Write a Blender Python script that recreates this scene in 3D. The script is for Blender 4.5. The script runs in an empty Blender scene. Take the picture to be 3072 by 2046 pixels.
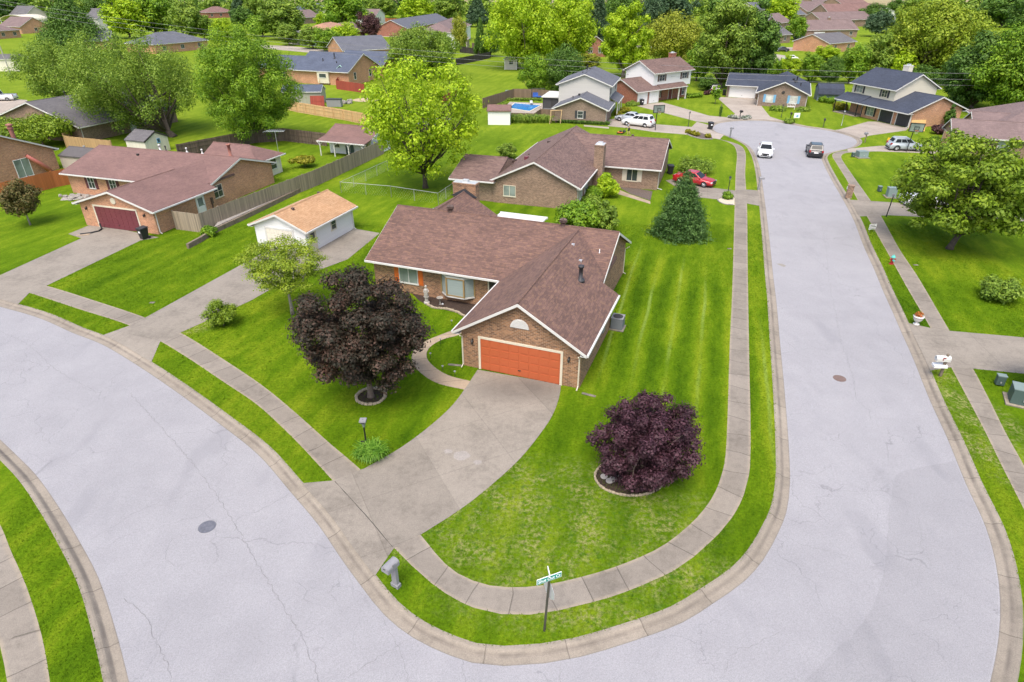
import bpy, bmesh, math, random
import numpy as np
from mathutils import Vector, Matrix, geometry
R = math.radians
random.seed(7)
SC = bpy.context.scene
COL = SC.collection
# ------------------------------------------------------------------ camera
CAM_H = 20.1; FPX = 1890.0; PITCH = math.atan((1023 + 50) / FPX)
cd = bpy.data.cameras.new('camera'); cam = bpy.data.objects.new('camera', cd); COL.objects.link(cam)
cam.location = (0, 0, CAM_H); cam.rotation_euler = (math.pi / 2 - PITCH, 0, 0)
cd.sensor_width = 36; cd.lens = FPX / 3072 * 36; cd.clip_start = .5; cd.clip_end = 6000
SC.camera = cam
# ------------------------------------------------------------------ sky, sun, exposure
SUN_EL, SUN_AZ = 62.0, 196.0       # azimuth measured clockwise from +Y
wd = bpy.data.worlds.new('World'); SC.world = wd; wd.use_nodes = True
wt = wd.node_tree; bg = wt.nodes['Background']
sky = wt.nodes.new('ShaderNodeTexSky'); sky.sky_type = 'NISHITA'; sky.sun_disc = False
sky.sun_elevation = R(SUN_EL); sky.sun_rotation = R(SUN_AZ)
sky.air_density = 1.0; sky.dust_density = 4.5; sky.ozone_density = 1.0
wt.links.new(sky.outputs[0], bg.inputs[0]); bg.inputs[1].default_value = 0.15
sl = bpy.data.lights.new('sun', 'SUN'); sl.energy = 1.25; sl.angle = R(30); sl.color = (1.0, .94, .86)
so = bpy.data.objects.new('sun', sl); COL.objects.link(so)
sd = Vector((math.sin(R(SUN_AZ)) * math.cos(R(SUN_EL)), math.cos(R(SUN_AZ)) * math.cos(R(SUN_EL)), math.sin(R(SUN_EL))))
so.rotation_euler = sd.to_track_quat('Z', 'Y').to_euler(); so.location = (0, 0, 60)
SC.view_settings.view_transform = 'Standard'; SC.view_settings.look = 'None'
SC.view_settings.exposure = 0.93; SC.view_settings.gamma = 1; SC.view_settings.use_curve_mapping = False
# ------------------------------------------------------------------ survey: a bearing read off the photo -> a place on the ground
K = 3072 / 2354.0
def P(px, py, z=0.0):
    u = (px * K - 1536) / FPX; v = (py * K - 1023) / FPX
    d = (u, math.cos(PITCH) - v * math.sin(PITCH), -math.sin(PITCH) - v * math.cos(PITCH))
    t = (CAM_H - z) / -d[2]
    return Vector((d[0] * t, d[1] * t, z))
def HT(p, px, py):                   # height of the point seen at px,py above ground place p
    u = (px * K - 1536) / FPX; v = (py * K - 1023) / FPX
    d = (u, math.cos(PITCH) - v * math.sin(PITCH), -math.sin(PITCH) - v * math.cos(PITCH))
    return CAM_H + d[2] * p[1] / d[1]
def WPX(p, n, z=0):                  # metres spanned by n photo units at place p
    D = p[1] * math.cos(PITCH) + (CAM_H - z) * math.sin(PITCH)
    return n * K * D / FPX
# ------------------------------------------------------------------ object helpers
def tag(o, label=None, cat=None, group=None, kind=None):
    if label: o['label'] = label
    if cat: o['category'] = cat
    if group: o['group'] = group
    if kind: o['kind'] = kind
    return o
def thing(name, label, cat, loc=(0, 0, 0), rz=0.0, group=None):
    o = bpy.data.objects.new(name, None); COL.objects.link(o)
    o.location = loc; o.rotation_euler = (0, 0, rz); o.empty_display_size = .3
    return tag(o, label, cat, group)
def copy_tree(o, parent=None):
    c = o.copy(); COL.objects.link(c)
    if parent: c.parent = parent
    for ch in list(o.children): copy_tree(ch, c)
    return c
def auto_uv(me):
    uv = me.uv_layers.new(name='UVMap')
    n = len(me.loops); co = np.empty(len(me.vertices) * 3, 'f'); me.vertices.foreach_get('co', co); co = co.reshape(-1, 3)
    li = np.empty(n, 'i'); me.loops.foreach_get('vertex_index', li)
    nm = np.empty(len(me.polygons) * 3, 'f'); me.polygons.foreach_get('normal', nm); nm = nm.reshape(-1, 3)
    tot = np.empty(len(me.polygons), 'i'); me.polygons.foreach_get('loop_total', tot)
    N = np.repeat(nm, tot, 0); p = co[li]
    ux = np.stack([-N[:, 1], N[:, 0], np.zeros(n)], 1); l = np.linalg.norm(ux, axis=1)
    flat = l < .08; ux[flat] = (1, 0, 0); l[flat] = 1; ux = ux / l[:, None]
    vx = np.cross(N, ux)
    out = np.stack([(p * ux).sum(1), (p * vx).sum(1)], 1).astype('f')
    uv.data.foreach_set('uv', out.ravel())
class MB:
    def __init__(s): s.v = []; s.f = []
    def face(s, pts):
        i = len(s.v); s.v += [tuple(p) for p in pts]; s.f.append(tuple(range(i, i + len(pts)))); return s
    def mesh(s, vs, fs):
        i = len(s.v); s.v += [tuple(p) for p in vs]; s.f += [tuple(i + k for k in f) for f in fs]; return s
    def box(s, x0, x1, y0, y1, z0, z1, M=None):
        vs = [Vector(p) for p in ((x0, y0, z0), (x1, y0, z0), (x1, y1, z0), (x0, y1, z0), (x0, y0, z1), (x1, y0, z1), (x1, y1, z1), (x0, y1, z1))]
        if M is not None: vs = [M @ p for p in vs]
        return s.mesh(vs, [(3, 2, 1, 0), (4, 5, 6, 7), (0, 1, 5, 4), (1, 2, 6, 5), (2, 3, 7, 6), (3, 0, 4, 7)])
    def extr(s, pts, vec):             # polygon pushed along vec; pts counter-clockwise seen against vec
        n = len(pts); a = [Vector(p) for p in pts]; b = [p + Vector(vec) for p in a]
        return s.mesh(a + b, [tuple(range(n - 1, -1, -1)), tuple(range(n, 2 * n))] + [(i, (i + 1) % n, n + (i + 1) % n, n + i) for i in range(n)])
    def tube(s, pts, rad, n=8, cap=True):
        pts = [Vector(p) for p in pts]; rad = rad if isinstance(rad, (list, tuple)) else [rad] * len(pts)
        vs = []
        for i, p in enumerate(pts):
            t = (pts[min(i + 1, len(pts) - 1)] - pts[max(i - 1, 0)]).normalized()
            a = t.cross(Vector((0, 0, 1)) if abs(t.z) < .9 else Vector((1, 0, 0))).normalized(); b = t.cross(a)
            for k in range(n):
                w = 2 * math.pi * k / n; vs.append(p + (a * math.cos(w) + b * math.sin(w)) * rad[i])
        fs = [(i * n + k, i * n + (k + 1) % n, (i + 1) * n + (k + 1) % n, (i + 1) * n + k) for i in range(len(pts) - 1) for k in range(n)]
        if cap: fs += [tuple(range(n - 1, -1, -1)), tuple((len(pts) - 1) * n + k for k in range(n))]
        return s.mesh(vs, fs)
    def lathe(s, prof, n=14, c=(0, 0, 0)):
        vs = []; c = Vector(c)
        for r, z in prof:
            for k in range(n):
                w = 2 * math.pi * k / n; vs.append(c + Vector((r * math.cos(w), r * math.sin(w), z)))
        fs = [(i * n + k, i * n + (k + 1) % n, (i + 1) * n + (k + 1) % n, (i + 1) * n + k) for i in range(len(prof) - 1) for k in range(n)]
        fs += [tuple(range(n - 1, -1, -1)), tuple((len(prof) - 1) * n + k for k in range(n))]
        return s.mesh(vs, fs)
    def ball(s, c, r, n=10, m=6, jit=0):
        prof = [(max(.001, math.sin(math.pi * i / m)), -math.cos(math.pi * i / m)) for i in range(m + 1)]
        if not isinstance(r, (tuple, list)): r = (r, r, r)
        t = MB(); t.lathe(prof, n)
        vs = [Vector((v[0] * r[0], v[1] * r[1], v[2] * r[2])) * (1 + random.uniform(-jit, jit)) + Vector(c) for v in t.v]
        return s.mesh(vs, t.f)
    def xf(s, M, start=0):
        s.v[start:] = [tuple(M @ Vector(p)) for p in s.v[start:]]; return s
    def build(s, name, mat, parent=None, smooth=False, uv=True, bevel=0, fix=True):
        me = bpy.data.meshes.new(name); me.from_pydata(s.v, [], s.f); me.update()
        if fix and s.f:
            bm = bmesh.new(); bm.from_mesh(me); bmesh.ops.recalc_face_normals(bm, faces=bm.faces); bm.to_mesh(me); bm.free()
        if uv and s.f: auto_uv(me)
        me.materials.append(mat)
        if smooth: me.polygons.foreach_set('use_smooth', [True] * len(me.polygons))
        o = bpy.data.objects.new(name, me); COL.objects.link(o)
        if parent: o.parent = parent
        if bevel:
            b = o.modifiers.new('bevel', 'BEVEL'); b.width = bevel; b.segments = 2; b.limit_method = 'ANGLE'
        return o
# ------------------------------------------------------------------ materials
MATS = {}
class NT:
    def __init__(s, name):
        s.m = bpy.data.materials.new(name); s.m.use_nodes = True; s.t = s.m.node_tree
        s.b = s.t.nodes['Principled BSDF']; s.out = s.t.nodes['Material Output']
    def n(s, typ, **kw):
        d = s.t.nodes.new('ShaderNode' + typ)
        for k, v in kw.items():
            if hasattr(d, k): setattr(d, k, v)
            else: d.inputs[k.replace('_', ' ')].default_value = v
        return d
    def l(s, a, b): s.t.links.new(a, b)
    def coord(s, which='Object'): return s.n('TexCoord').outputs[which]
    def noise(s, scale, detail=3, rough=.55, vec=None, dist=0):
        d = s.n('TexNoise'); d.inputs['Scale'].default_value = scale; d.inputs['Detail'].default_value = detail
        d.inputs['Roughness'].default_value = rough; d.inputs['Distortion'].default_value = dist
        s.l(vec if vec is not None else s.coord(), d.inputs['Vector']); return d.outputs['Fac']
    def ramp(s, fac, stops):
        d = s.n('ValToRGB'); e = d.color_ramp.elements
        while len(e) < len(stops): e.new(.5)
        for q, (p, c) in zip(e, stops):
            q.position = p; q.color = (*c, 1) if isinstance(c, (tuple, list)) else (c, c, c, 1)
        s.l(fac, d.inputs[0]); return d.outputs[0]
    def mix(s, fac, a, b, mode='MIX'):
        d = s.n('MixRGB', blend_type=mode)
        for i, x in enumerate((fac, a, b)):
            if hasattr(x, 'is_linked') or hasattr(x, 'links'): s.l(x, d.inputs[i])
            else: d.inputs[i].default_value = (*x, 1) if isinstance(x, (tuple, list)) else x
        return d.outputs[0]
    def math(s, op, a, b=0.0, c=0.0):
        d = s.n('Math', operation=op)
        for i, x in enumerate((a, b, c)):
            if hasattr(x, 'links'): s.l(x, d.inputs[i])
            else: d.inputs[i].default_value = x
        return d.outputs[0]
    def mapping(s, vec, loc=(0, 0, 0), rot=(0, 0, 0), scale=(1, 1, 1)):
        d = s.n('Mapping'); d.inputs['Location'].default_value = loc; d.inputs['Rotation'].default_value = rot; d.inputs['Scale'].default_value = scale
        s.l(vec, d.inputs['Vector']); return d.outputs[0]
    def bump(s, h, dist=.02, st=.5):
        d = s.n('Bump'); d.inputs['Strength'].default_value = st; d.inputs['Distance'].default_value = dist
        s.l(h, d.inputs['Height']); s.l(d.outputs[0], s.b.inputs['Normal'])
    def done(s, col=None, rough=.8, metal=0, spec=None):
        if col is not None:
            if hasattr(col, 'links'): s.l(col, s.b.inputs['Base Color'])
            else: s.b.inputs['Base Color'].default_value = (*col, 1)
        s.b.inputs['Roughness'].default_value = rough; s.b.inputs['Metallic'].default_value = metal
        if spec is not None: s.b.inputs['Specular IOR Level'].default_value = spec
        MATS[s.m.name] = s.m; return s.m
def mul(c, k): return tuple(min(1, x * k) for x in c)
def paint(name, c, rough=.6, var=.12, scale=1.3, metal=0, spec=None, bump=0):
    t = NT(name); f = t.noise(scale, 4); g = t.noise(scale * 9, 3)
    f = t.math('ADD', t.math('MULTIPLY', f, .6), t.math('MULTIPLY', g, .4))
    m = t.done(t.ramp(f, [(.3, mul(c, 1 - var)), (.7, mul(c, 1 + var))]), rough, metal, spec)
    if bump: t.bump(g, bump)
    return m
def brick(name, c1, c2, mortar, row=.092, w=.25, var=.5):
    t = NT(name); uv = t.coord('UV'); b = t.n('TexBrick'); t.l(uv, b.inputs['Vector'])
    for k, v in (('Scale', 1), ('Mortar Size', .012), ('Mortar Smooth', .3), ('Bias', -.1), ('Brick Width', w), ('Row Height', row)): b.inputs[k].default_value = v
    b.inputs['Color1'].default_value = (*c1, 1); b.inputs['Color2'].default_value = (*c2, 1); b.inputs['Mortar'].default_value = (*mortar, 1)
    n1 = t.noise(.5, 4, vec=uv); n2 = t.noise(5.5, 3, vec=uv)
    c = t.mix(.8, b.outputs['Color'], t.ramp(t.math('ADD', t.math('MULTIPLY', n1, .5), t.math('MULTIPLY', n2, .5)), [(.3, .62), (.7, 1.35)]), 'MULTIPLY')
    t.bump(t.math('SUBTRACT', 1, b.outputs['Fac']), .01, .6)
    return t.done(c, .9)
def shingle(name, c1, c2, c3, row=.19, w=.46):
    t = NT(name); uv = t.coord('UV'); b = t.n('TexBrick', offset=.37, squash=1.0); t.l(uv, b.inputs['Vector'])
    for k, v in (('Scale', 1), ('Mortar Size', .009), ('Mortar Smooth', .6), ('Bias', 0), ('Brick Width', w), ('Row Height', row)): b.inputs[k].default_value = v
    b.inputs['Color1'].default_value = (*c1, 1); b.inputs['Color2'].default_value = (*c2, 1); b.inputs['Mortar'].default_value = (*mul(c1, .5), 1)
    n0 = t.noise(1, 2, vec=t.mapping(uv, scale=(2.6, 6.9, 1))); n1 = t.noise(.35, 4, vec=uv); n2 = t.noise(11, 3, vec=uv)
    c = t.mix(t.ramp(n0, [(.5, 0), (.68, .5)]), b.outputs['Color'], c3)
    c = t.mix(.85, c, t.ramp(t.math('ADD', t.math('MULTIPLY', n1, .55), t.math('MULTIPLY', n2, .45)), [(.3, .68), (.72, 1.28)]), 'MULTIPLY')
    t.bump(t.math('ADD', t.math('SUBTRACT', 1, b.outputs['Fac']), t.math('MULTIPLY', n2, .5)), .012, .6)
    return t.done(c, .92)
def lines(name, c, period=.2, axis=1, dark=.72, var=.1, rough=.6, width=.12):
    """boards or lap siding: a groove every `period` metres along u (axis 0) or v (axis 1)"""
    t = NT(name); uv = t.coord('UV'); s = t.n('SeparateXYZ'); t.l(uv, s.inputs[0])
    q = t.math('DIVIDE', s.outputs[axis], period); fr = t.math('FRACT', q); idx = t.math('FLOOR', q)
    wn = t.n('TexWhiteNoise', noise_dimensions='1D'); t.l(idx, wn.inputs['W'])
    g = t.ramp(fr, [(0, dark), (width, 1), (.93, 1), (1, dark)])
    nz = t.noise(1.4, 4, vec=t.mapping(uv, scale=(1, 1, 1) if axis else (6, .7, 1)))
    f = t.math('ADD', t.math('MULTIPLY', wn.outputs['Value'], .5), t.math('MULTIPLY', nz, .5))
    c2 = t.ramp(f, [(.15, mul(c, 1 - var)), (.85, mul(c, 1 + var))])
    m = t.done(t.mix(1, c2, g, 'MULTIPLY'), rough); t.bump(g, .012, .5); return m
# ------------------------------------------------------------------ ground materials
def mat_grass():
    t = NT('grass'); o = t.coord()
    st = t.mapping(o, rot=(0, 0, R(16.5))); lng = t.mapping(st, scale=(1, .22, 1)); lng2 = t.mapping(st, scale=(1, .45, 1))
    big = t.noise(.09, 4, vec=o); mid = t.noise(.75, 5, .6, vec=lng); med = t.noise(2.2, 5, .68, vec=lng2); fine = t.noise(7, 4, .7, vec=o); hair = t.noise(38, 2, .7, vec=o)
    # mowing lanes run along the court; strongest beside the corner house
    sx = t.n('SeparateXYZ'); t.l(st, sx.inputs[0]); warp = t.noise(.12, 2, vec=o)
    ph = t.math('ADD', t.math('MULTIPLY', sx.outputs[0], 1 / 1.9), t.math('MULTIPLY', warp, .22))
    wv = t.math('ABSOLUTE', t.math('SUBTRACT', t.math('FRACT', ph), .5))
    lane = t.ramp(wv, [(.10, 0), (.25, .5), (.40, 1)])
    def region(c, r, rot=0):
        mp = t.mapping(t.mapping(o, loc=(-c[0], -c[1], 0)), rot=(0, 0, rot), scale=(1 / r[0], 1 / r[1], 0))
        ln = t.n('VectorMath', operation='LENGTH'); t.l(mp, ln.inputs[0])
        return t.ramp(ln.outputs['Value'], [(.62, 1), (1, 0)])
    m1 = region(P(1555, 760), (6.5, 17), R(-17))
    f = t.math('ADD', t.math('ADD', t.math('MULTIPLY', big, .40), t.math('MULTIPLY', mid, .35)), t.math('MULTIPLY', med, .25))
    f = t.math('ADD', f, t.math('MULTIPLY', t.math('SUBTRACT', lane, .5), t.math('ADD', t.math('MULTIPLY', m1, .12), .03)))
    c = t.ramp(f, [(.37, (.046, .104, .003)), (.5, (.096, .174, .005)), (.62, (.178, .246, .011))])
    thin = t.math('MULTIPLY', t.ramp(wv, [(.42, 0), (.48, .6)]), t.ramp(t.noise(.3, 3, .6, vec=lng), [(.42, .1), (.58, 1)]))
    c = t.mix(t.math('MULTIPLY', m1, thin), c, (.235, .335, .075))
    # worn straw-coloured patches in the corner lawn and on the verges
    d1 = region(P(1250, 1180), (8.5, 4.2), R(15)); d2 = region(P(2230, 960), (2.6, 9), R(20)); d3 = region(P(1500, 1370), (9, 2.2), R(12)); d4 = region(P(440, 740), (2.5, 2), 0)
    dm = t.math('MAXIMUM', t.math('MAXIMUM', d1, d2), t.math('MAXIMUM', d3, d4))
    dn = t.math('MULTIPLY', t.ramp(t.noise(4.5, 6, .75, vec=o), [(.46, 0), (.60, 1)]), t.ramp(t.noise(.75, 4, .6, vec=o), [(.42, .15), (.60, 1)]))
    c = t.mix(t.math('MULTIPLY', dm, dn), c, (.27, .27, .10))
    dk = t.math('MULTIPLY', t.ramp(t.noise(3.0, 5, .7, vec=o), [(.52, 0), (.64, .7)]), t.math('MAXIMUM', d1, d3))
    c = t.mix(dk, c, (.045, .120, .010))
    c = t.mix(.8, c, t.ramp(t.math('ADD', t.math('MULTIPLY', fine, .6), t.math('MULTIPLY', hair, .4)), [(.3, .45), (.7, 1.55)]), 'MULTIPLY')
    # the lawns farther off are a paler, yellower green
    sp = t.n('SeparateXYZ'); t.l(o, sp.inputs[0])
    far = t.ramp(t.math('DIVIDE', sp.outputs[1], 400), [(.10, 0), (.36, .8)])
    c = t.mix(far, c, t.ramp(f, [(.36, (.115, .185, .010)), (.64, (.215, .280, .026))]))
    t.bump(t.math('ADD', fine, hair), .05, .7)
    return t.done(c, .95, spec=.04)
def mat_asphalt(name, k=1.0):
    t = NT(name); o = t.coord()
    sp1 = t.noise(26, 3, .75, vec=o); sp2 = t.noise(70, 2, .7, vec=o); big = t.noise(.10, 4, .6, vec=o); mid = t.noise(.6, 4, vec=o)
    base = t.ramp(t.math('ADD', t.math('MULTIPLY', big, .55), t.math('MULTIPLY', mid, .45)), [(.3, mul((.302, .299, .314), k)), (.5, mul((.340, .336, .352), k)), (.7, mul((.372, .367, .382), k))])
    c = t.mix(.75, base, t.ramp(t.math('ADD', t.math('MULTIPLY', sp1, .5), t.math('MULTIPLY', sp2, .5)), [(.32, .52), (.5, 1), (.68, 1.4)]), 'MULTIPLY')
    wr = t.n('TexNoise'); wr.inputs['Scale'].default_value = .7; wr.inputs['Detail'].default_value = 5; t.l(o, wr.inputs['Vector'])
    vm = t.n('VectorMath', operation='MULTIPLY_ADD'); t.l(wr.outputs['Color'], vm.inputs[0]); vm.inputs[1].default_value = (2.2, 2.2, 0); t.l(o, vm.inputs[2])
    def crack(scale, w, lo, hi, mscale, st):
        v = t.n('TexVoronoi', feature='DISTANCE_TO_EDGE'); v.inputs['Scale'].default_value = scale; t.l(vm.outputs[0], v.inputs['Vector'])
        e = t.ramp(v.outputs['Distance'], [(0, 1), (w, 0)])
        return t.math('MULTIPLY', t.math('MULTIPLY', e, t.ramp(t.noise(mscale, 3, vec=o), [(lo, 0), (hi, 1)])), st)
    cr = t.math('MAXIMUM', crack(.13, .0032, .42, .54, .13, .30), crack(.45, .008, .5, .60, .22, .34))
    c = t.mix(cr, c, (.085, .085, .095))
    st = t.ramp(t.noise(.35, 2, vec=t.mapping(o, scale=(1.6, .5, 1))), [(.60, 0), (.72, .35)])
    c = t.mix(st, c, mul((.24, .24, .26), k))
    t.bump(t.math('SUBTRACT', sp1, t.math('MULTIPLY', cr, 1.5)), .02, .45)
    return t.done(c, .93, spec=.2)
def mat_concrete(name, c, joint_u=0, joint_v=1.5, dark=.55, stain=.35, edge=False, gutter=False, stain_at=None):
    t = NT(name); o = t.coord(); uv = t.coord('UV'); s = t.n('SeparateXYZ'); t.l(uv, s.inputs[0])
    n1 = t.noise(.45, 5, .6, vec=o); n2 = t.noise(3.5, 4, .65, vec=o); n3 = t.noise(30, 2, .7, vec=o)
    f = t.math('ADD', t.math('MULTIPLY', n1, .6), t.math('MULTIPLY', n2, .4))
    col = t.ramp(f, [(.3, mul(c, 1 - stain)), (.5, c), (.72, mul(c, 1.18))])
    if joint_v:
        sl = t.n('TexWhiteNoise', noise_dimensions='1D'); t.l(t.math('FLOOR', t.math('DIVIDE', s.outputs[1], joint_v)), sl.inputs['W'])
        col = t.mix(1, col, t.ramp(sl.outputs['Value'], [(0, .9), (1, 1.08)]), 'MULTIPLY')
    col = t.mix(.7, col, t.ramp(n3, [(.3, .72), (.7, 1.25)]), 'MULTIPLY')
    def jl(axis, per):
        fr = t.math('FRACT', t.math('DIVIDE', s.outputs[axis], per)); e = .028 / per
        return t.ramp(fr, [(0, dark), (e, dark), (min(.9, e * 2), 1), (1, 1)])
    if edge:
        eu = t.math('ABSOLUTE', t.math('SUBTRACT', s.outputs[0], .6)); col = t.mix(t.math('MULTIPLY', t.ramp(eu, [(.44, 0), (.59, .75)]), t.ramp(n2, [(.3, .3), (.6, 1)])), col, (.36, .30, .215))
    if stain_at:
        mp = t.mapping(t.mapping(o, loc=(-stain_at[0][0], -stain_at[0][1], 0)), rot=(0, 0, R(20.5)), scale=(1 / stain_at[1], 1 / stain_at[2], 0)); ln = t.n('VectorMath', operation='LENGTH'); t.l(mp, ln.inputs[0])
        col = t.mix(t.math('MULTIPLY', t.ramp(ln.outputs['Value'], [(.3, .62), (1, 0)]), t.ramp(n1, [(.35, .45), (.6, 1)])), col, (.085, .078, .072))
    if gutter:
        gu = t.ramp(t.math('ABSOLUTE', t.math('SUBTRACT', s.outputs[0], .35)), [(.0, 1), (.11, 0)]); col = t.mix(t.math('MULTIPLY', gu, t.ramp(t.noise(.8, 5, .7, vec=o), [(.35, .15), (.6, .7)])), col, (.115, .10, .088))
        ga = t.ramp(s.outputs[0], [(.0, 1), (.05, 0)]); col = t.mix(t.math('MULTIPLY', ga, .5), col, (.13, .12, .11))
    if joint_v: col = t.mix(1, col, jl(1, joint_v), 'MULTIPLY')
    if joint_u: col = t.mix(1, col, jl(0, joint_u), 'MULTIPLY')
    t.bump(n2, .01, .3)
    return t.done(col, .9, spec=.25)
GRASS = mat_grass()
ASPH = mat_asphalt('asphalt', .87); ASPH2 = mat_asphalt('asphalt_patch', .80)
CONC = mat_concrete('concrete_walk', (.234, .207, .174), edge=True); CONC_D = mat_concrete('concrete_drive', (.246, .219, .184), 3.1, 3.6, .84, .34, stain_at=(P(1190, 893), 3.4, 1.7))
CONC_T = mat_concrete('concrete_tan', (.37, .29, .205), 0, 1.4); KERB = mat_concrete('concrete_kerb', (.275, .24, .195), 0, 3.0, .6, .3, gutter=True)
CONC_P = mat_concrete('concrete_pale', (.35, .305, .26), 3.5, 4.0, .8, .25)
MULCH = paint('mulch', (.045, .028, .020), .95, .6, 9, bump=.06); MULCH_G = paint('mulch_grey', (.115, .088, .075), .95, .5, 8, bump=.06)
GRAVEL = paint('gravel', (.34, .31, .28), .95, .55, 11, bump=.08)
FIELD = paint('field', (.30, .245, .12), .95, .12, .02)
STONE = paint('edging_stone', (.36, .30, .21), .9, .35, 6, bump=.02); ROCK = paint('rock', (.30, .28, .25), .9, .35, 5, bump=.03)
# ------------------------------------------------------------------ building materials
BR_MAIN = brick('brick_brown', (.355, .180, .088), (.115, .056, .032), (.36, .275, .195)); BR_SIDE = BR_MAIN
BR_ORANGE = brick('brick_orange', (.56, .262, .135), (.38, .158, .082), (.48, .37, .27)); BR_TAN = brick('brick_tan', (.29, .18, .12), (.15, .09, .062), (.35, .285, .22))
BR_RED = brick('brick_red', (.33, .095, .055), (.20, .055, .035), (.36, .26, .2)); BR_GREYB = brick('brick_greybrown', (.24, .165, .12), (.16, .105, .08), (.30, .25, .2))
SH_MAIN = shingle('shingle_main', (.170, .098, .078), (.110, .064, .054), (.26, .15, .092))
SH_RED = shingle('shingle_red', (.205, .118, .103), (.165, .096, .086), (.225, .130, .108)); SH_BROWN = shingle('shingle_brown', (.180, .115, .098), (.112, .070, .062), (.235, .158, .128))
SH_TAN = shingle('shingle_tan', (.47, .285, .155), (.40, .225, .115), (.56, .36, .20)); SH_BLUE = shingle('shingle_blue', (.088, .106, .152), (.066, .081, .119), (.112, .130, .176))
SH_NAVY = shingle('shingle_navy', (.046, .057, .086), (.035, .043, .066), (.064, .076, .105)); SH_GREY = shingle('shingle_grey', (.135, .128, .134), (.10, .096, .102), (.17, .160, .162))
SH_SLATE = shingle('shingle_slate', (.120, .126, .148), (.092, .097, .118), (.15, .155, .175)); SH_MAUVE = shingle('shingle_mauve', (.195, .138, .130), (.150, .106, .102), (.22, .158, .146))
SH_ORANGE = shingle('shingle_orange', (.40, .22, .14), (.34, .18, .115), (.44, .26, .17))
WHITE = paint('white_trim', (.62, .615, .59), .5, .06); CREAM = paint('cream_trim', (.62, .57, .45), .55, .08)
SID_W = lines('siding_white', (.76, .76, .75), .13, 1, .8, .03); SID_G = lines('siding_grey', (.50, .49, .455), .14, 1, .85, .04); SID_C = lines('siding_cream', (.62, .58, .47), .14, 1, .84, .04)
PANEL_T = lines('panel_taupe', (.46, .41, .36), .3, 0, .88, .05); PANEL_C = lines('panel_cream', (.70, .66, .56), .6, 0, .88, .04); SID_B = lines('siding_blue', (.22, .30, .40), .2, 1, .84, .05)
W_GREY = lines('wood_weathered', (.30, .245, .18), .14, 0, .5, .3, .9); W_DARK = lines('wood_dark', (.125, .092, .068), .15, 0, .5, .3, .9); W_PINE = lines('wood_pine', (.62, .41, .21), .14, 0, .7, .16, .8)
W_TAN = lines('wood_tan', (.44, .285, .135), .14, 0, .6, .2, .8); W_RED = lines('wood_red', (.30, .055, .035), .14, 0, .6, .2, .8); W_ORANGE = lines('wood_orange', (.42, .135, .040), .14, 0, .6, .15, .8)
W_BLACK = lines('wood_black', (.045, .038, .036), .14, 0, .5, .3, .8); W_BROWN = lines('wood_brown', (.19, .135, .09), .15, 0, .5, .25, .9); TIMBER = paint('timber', (.19, .15, .11), .9, .3, 3)
TIMB_L = paint('timber_light', (.52, .36, .19), .85, .2, 3); BARK = paint('bark', (.16, .125, .10), .95, .4, 5, bump=.04); BARK_D = paint('bark_dark', (.085, .065, .052), .95, .4, 5, bump=.04); BARK_P = paint('bark_pale', (.255, .225, .195), .95, .35, 4)
ORANGE = paint('orange_door', (.44, .105, .038), .5, .05, .5); MAROON = paint('maroon_door', (.150, .035, .045), .5, .08, .5); ORANGE2 = paint('orange_shutter', (.60, .135, .025), .5, .06)
BLACK = paint('black_paint', (.018, .018, .020), .5, .2); CHAR = paint('charcoal', (.035, .036, .042), .6, .2); SHUT_M = paint('maroon_shutter', (.10, .025, .03), .6, .1); SHUT_B = paint('blue_shutter', (.16, .36, .56), .6, .08)
SHUT_T = paint('tan_shutter', (.58, .52, .42), .6, .06); GARW = paint('white_door', (.78, .78, .77), .45, .04, .6); GARB = paint('black_door', (.030, .031, .037), .55, .2, .8); PEACH = paint('peach_door', (.62, .36, .22), .55, .05)
METAL = paint('galvanised', (.46, .47, .48), .45, .12, 3, .5); ALU = paint('aluminium', (.60, .62, .63), .4, .1, 3, .4); IRON = paint('dark_iron', (.04, .036, .034), .6, .3); VENTB = paint('vent_brown', (.10, .065, .055), .55, .2)
GREY = paint('grey_plastic', (.25, .25, .265), .5, .06); GREEN_U = paint('utility_green', (.055, .090, .082), .55, .15, 1); GREEN_L = paint('utility_pale', (.19, .25, .245), .55, .1, 1); BLUE_P = paint('blue_plastic', (.045, .12, .40), .45, .1)
SCREEN = paint('dark_screen', (.05, .05, .055), .7, .2); YELLOW = paint('yellow', (.75, .48, .02), .5, .08); RED = paint('red_paint', (.32, .02, .025), .45, .1); TURQ = paint('turquoise', (.10, .48, .42), .45, .1)
PLY = paint('plywood', (.64, .40, .16), .8, .12, 2); PINKB = paint('pink_slide', (.55, .17, .13), .5, .1); STATUE = paint('statue_stone', (.40, .375, .34), .9, .25, 6); TERRA = paint('terracotta_pipe', (.29, .125, .095), .8, .15)
SKIN = paint('skin', (.50, .30, .21), .6, .05); SHIRT = paint('shirt', (.25, .32, .38), .9, .1, 6); SHORTS = paint('shorts', (.025, .028, .035), .9, .1); HAIR = paint('hair', (.05, .035, .025), .9, .1)
def glass(name, c, r=.06):
    t = NT(name); f = t.noise(.8, 2); return t.done(t.ramp(f, [(.35, mul(c, .7)), (.65, mul(c, 1.3))]), r, 0, .6)
GLASS = glass('window_glass', (.045, .055, .060)); GLASS_B = lines('window_blinds', (.30, .355, .355), .07, 1, .72, .05, .12); GLASS_G = glass('curtained_glass', (.20, .24, .22), .12); CURT = glass('curtain_pane', (.50, .50, .47), .15); CARGLASS = glass('car_glass', (.016, .019, .022), .18); CARGLASS.node_tree.nodes['Principled BSDF'].inputs['Specular IOR Level'].default_value = .22
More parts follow.
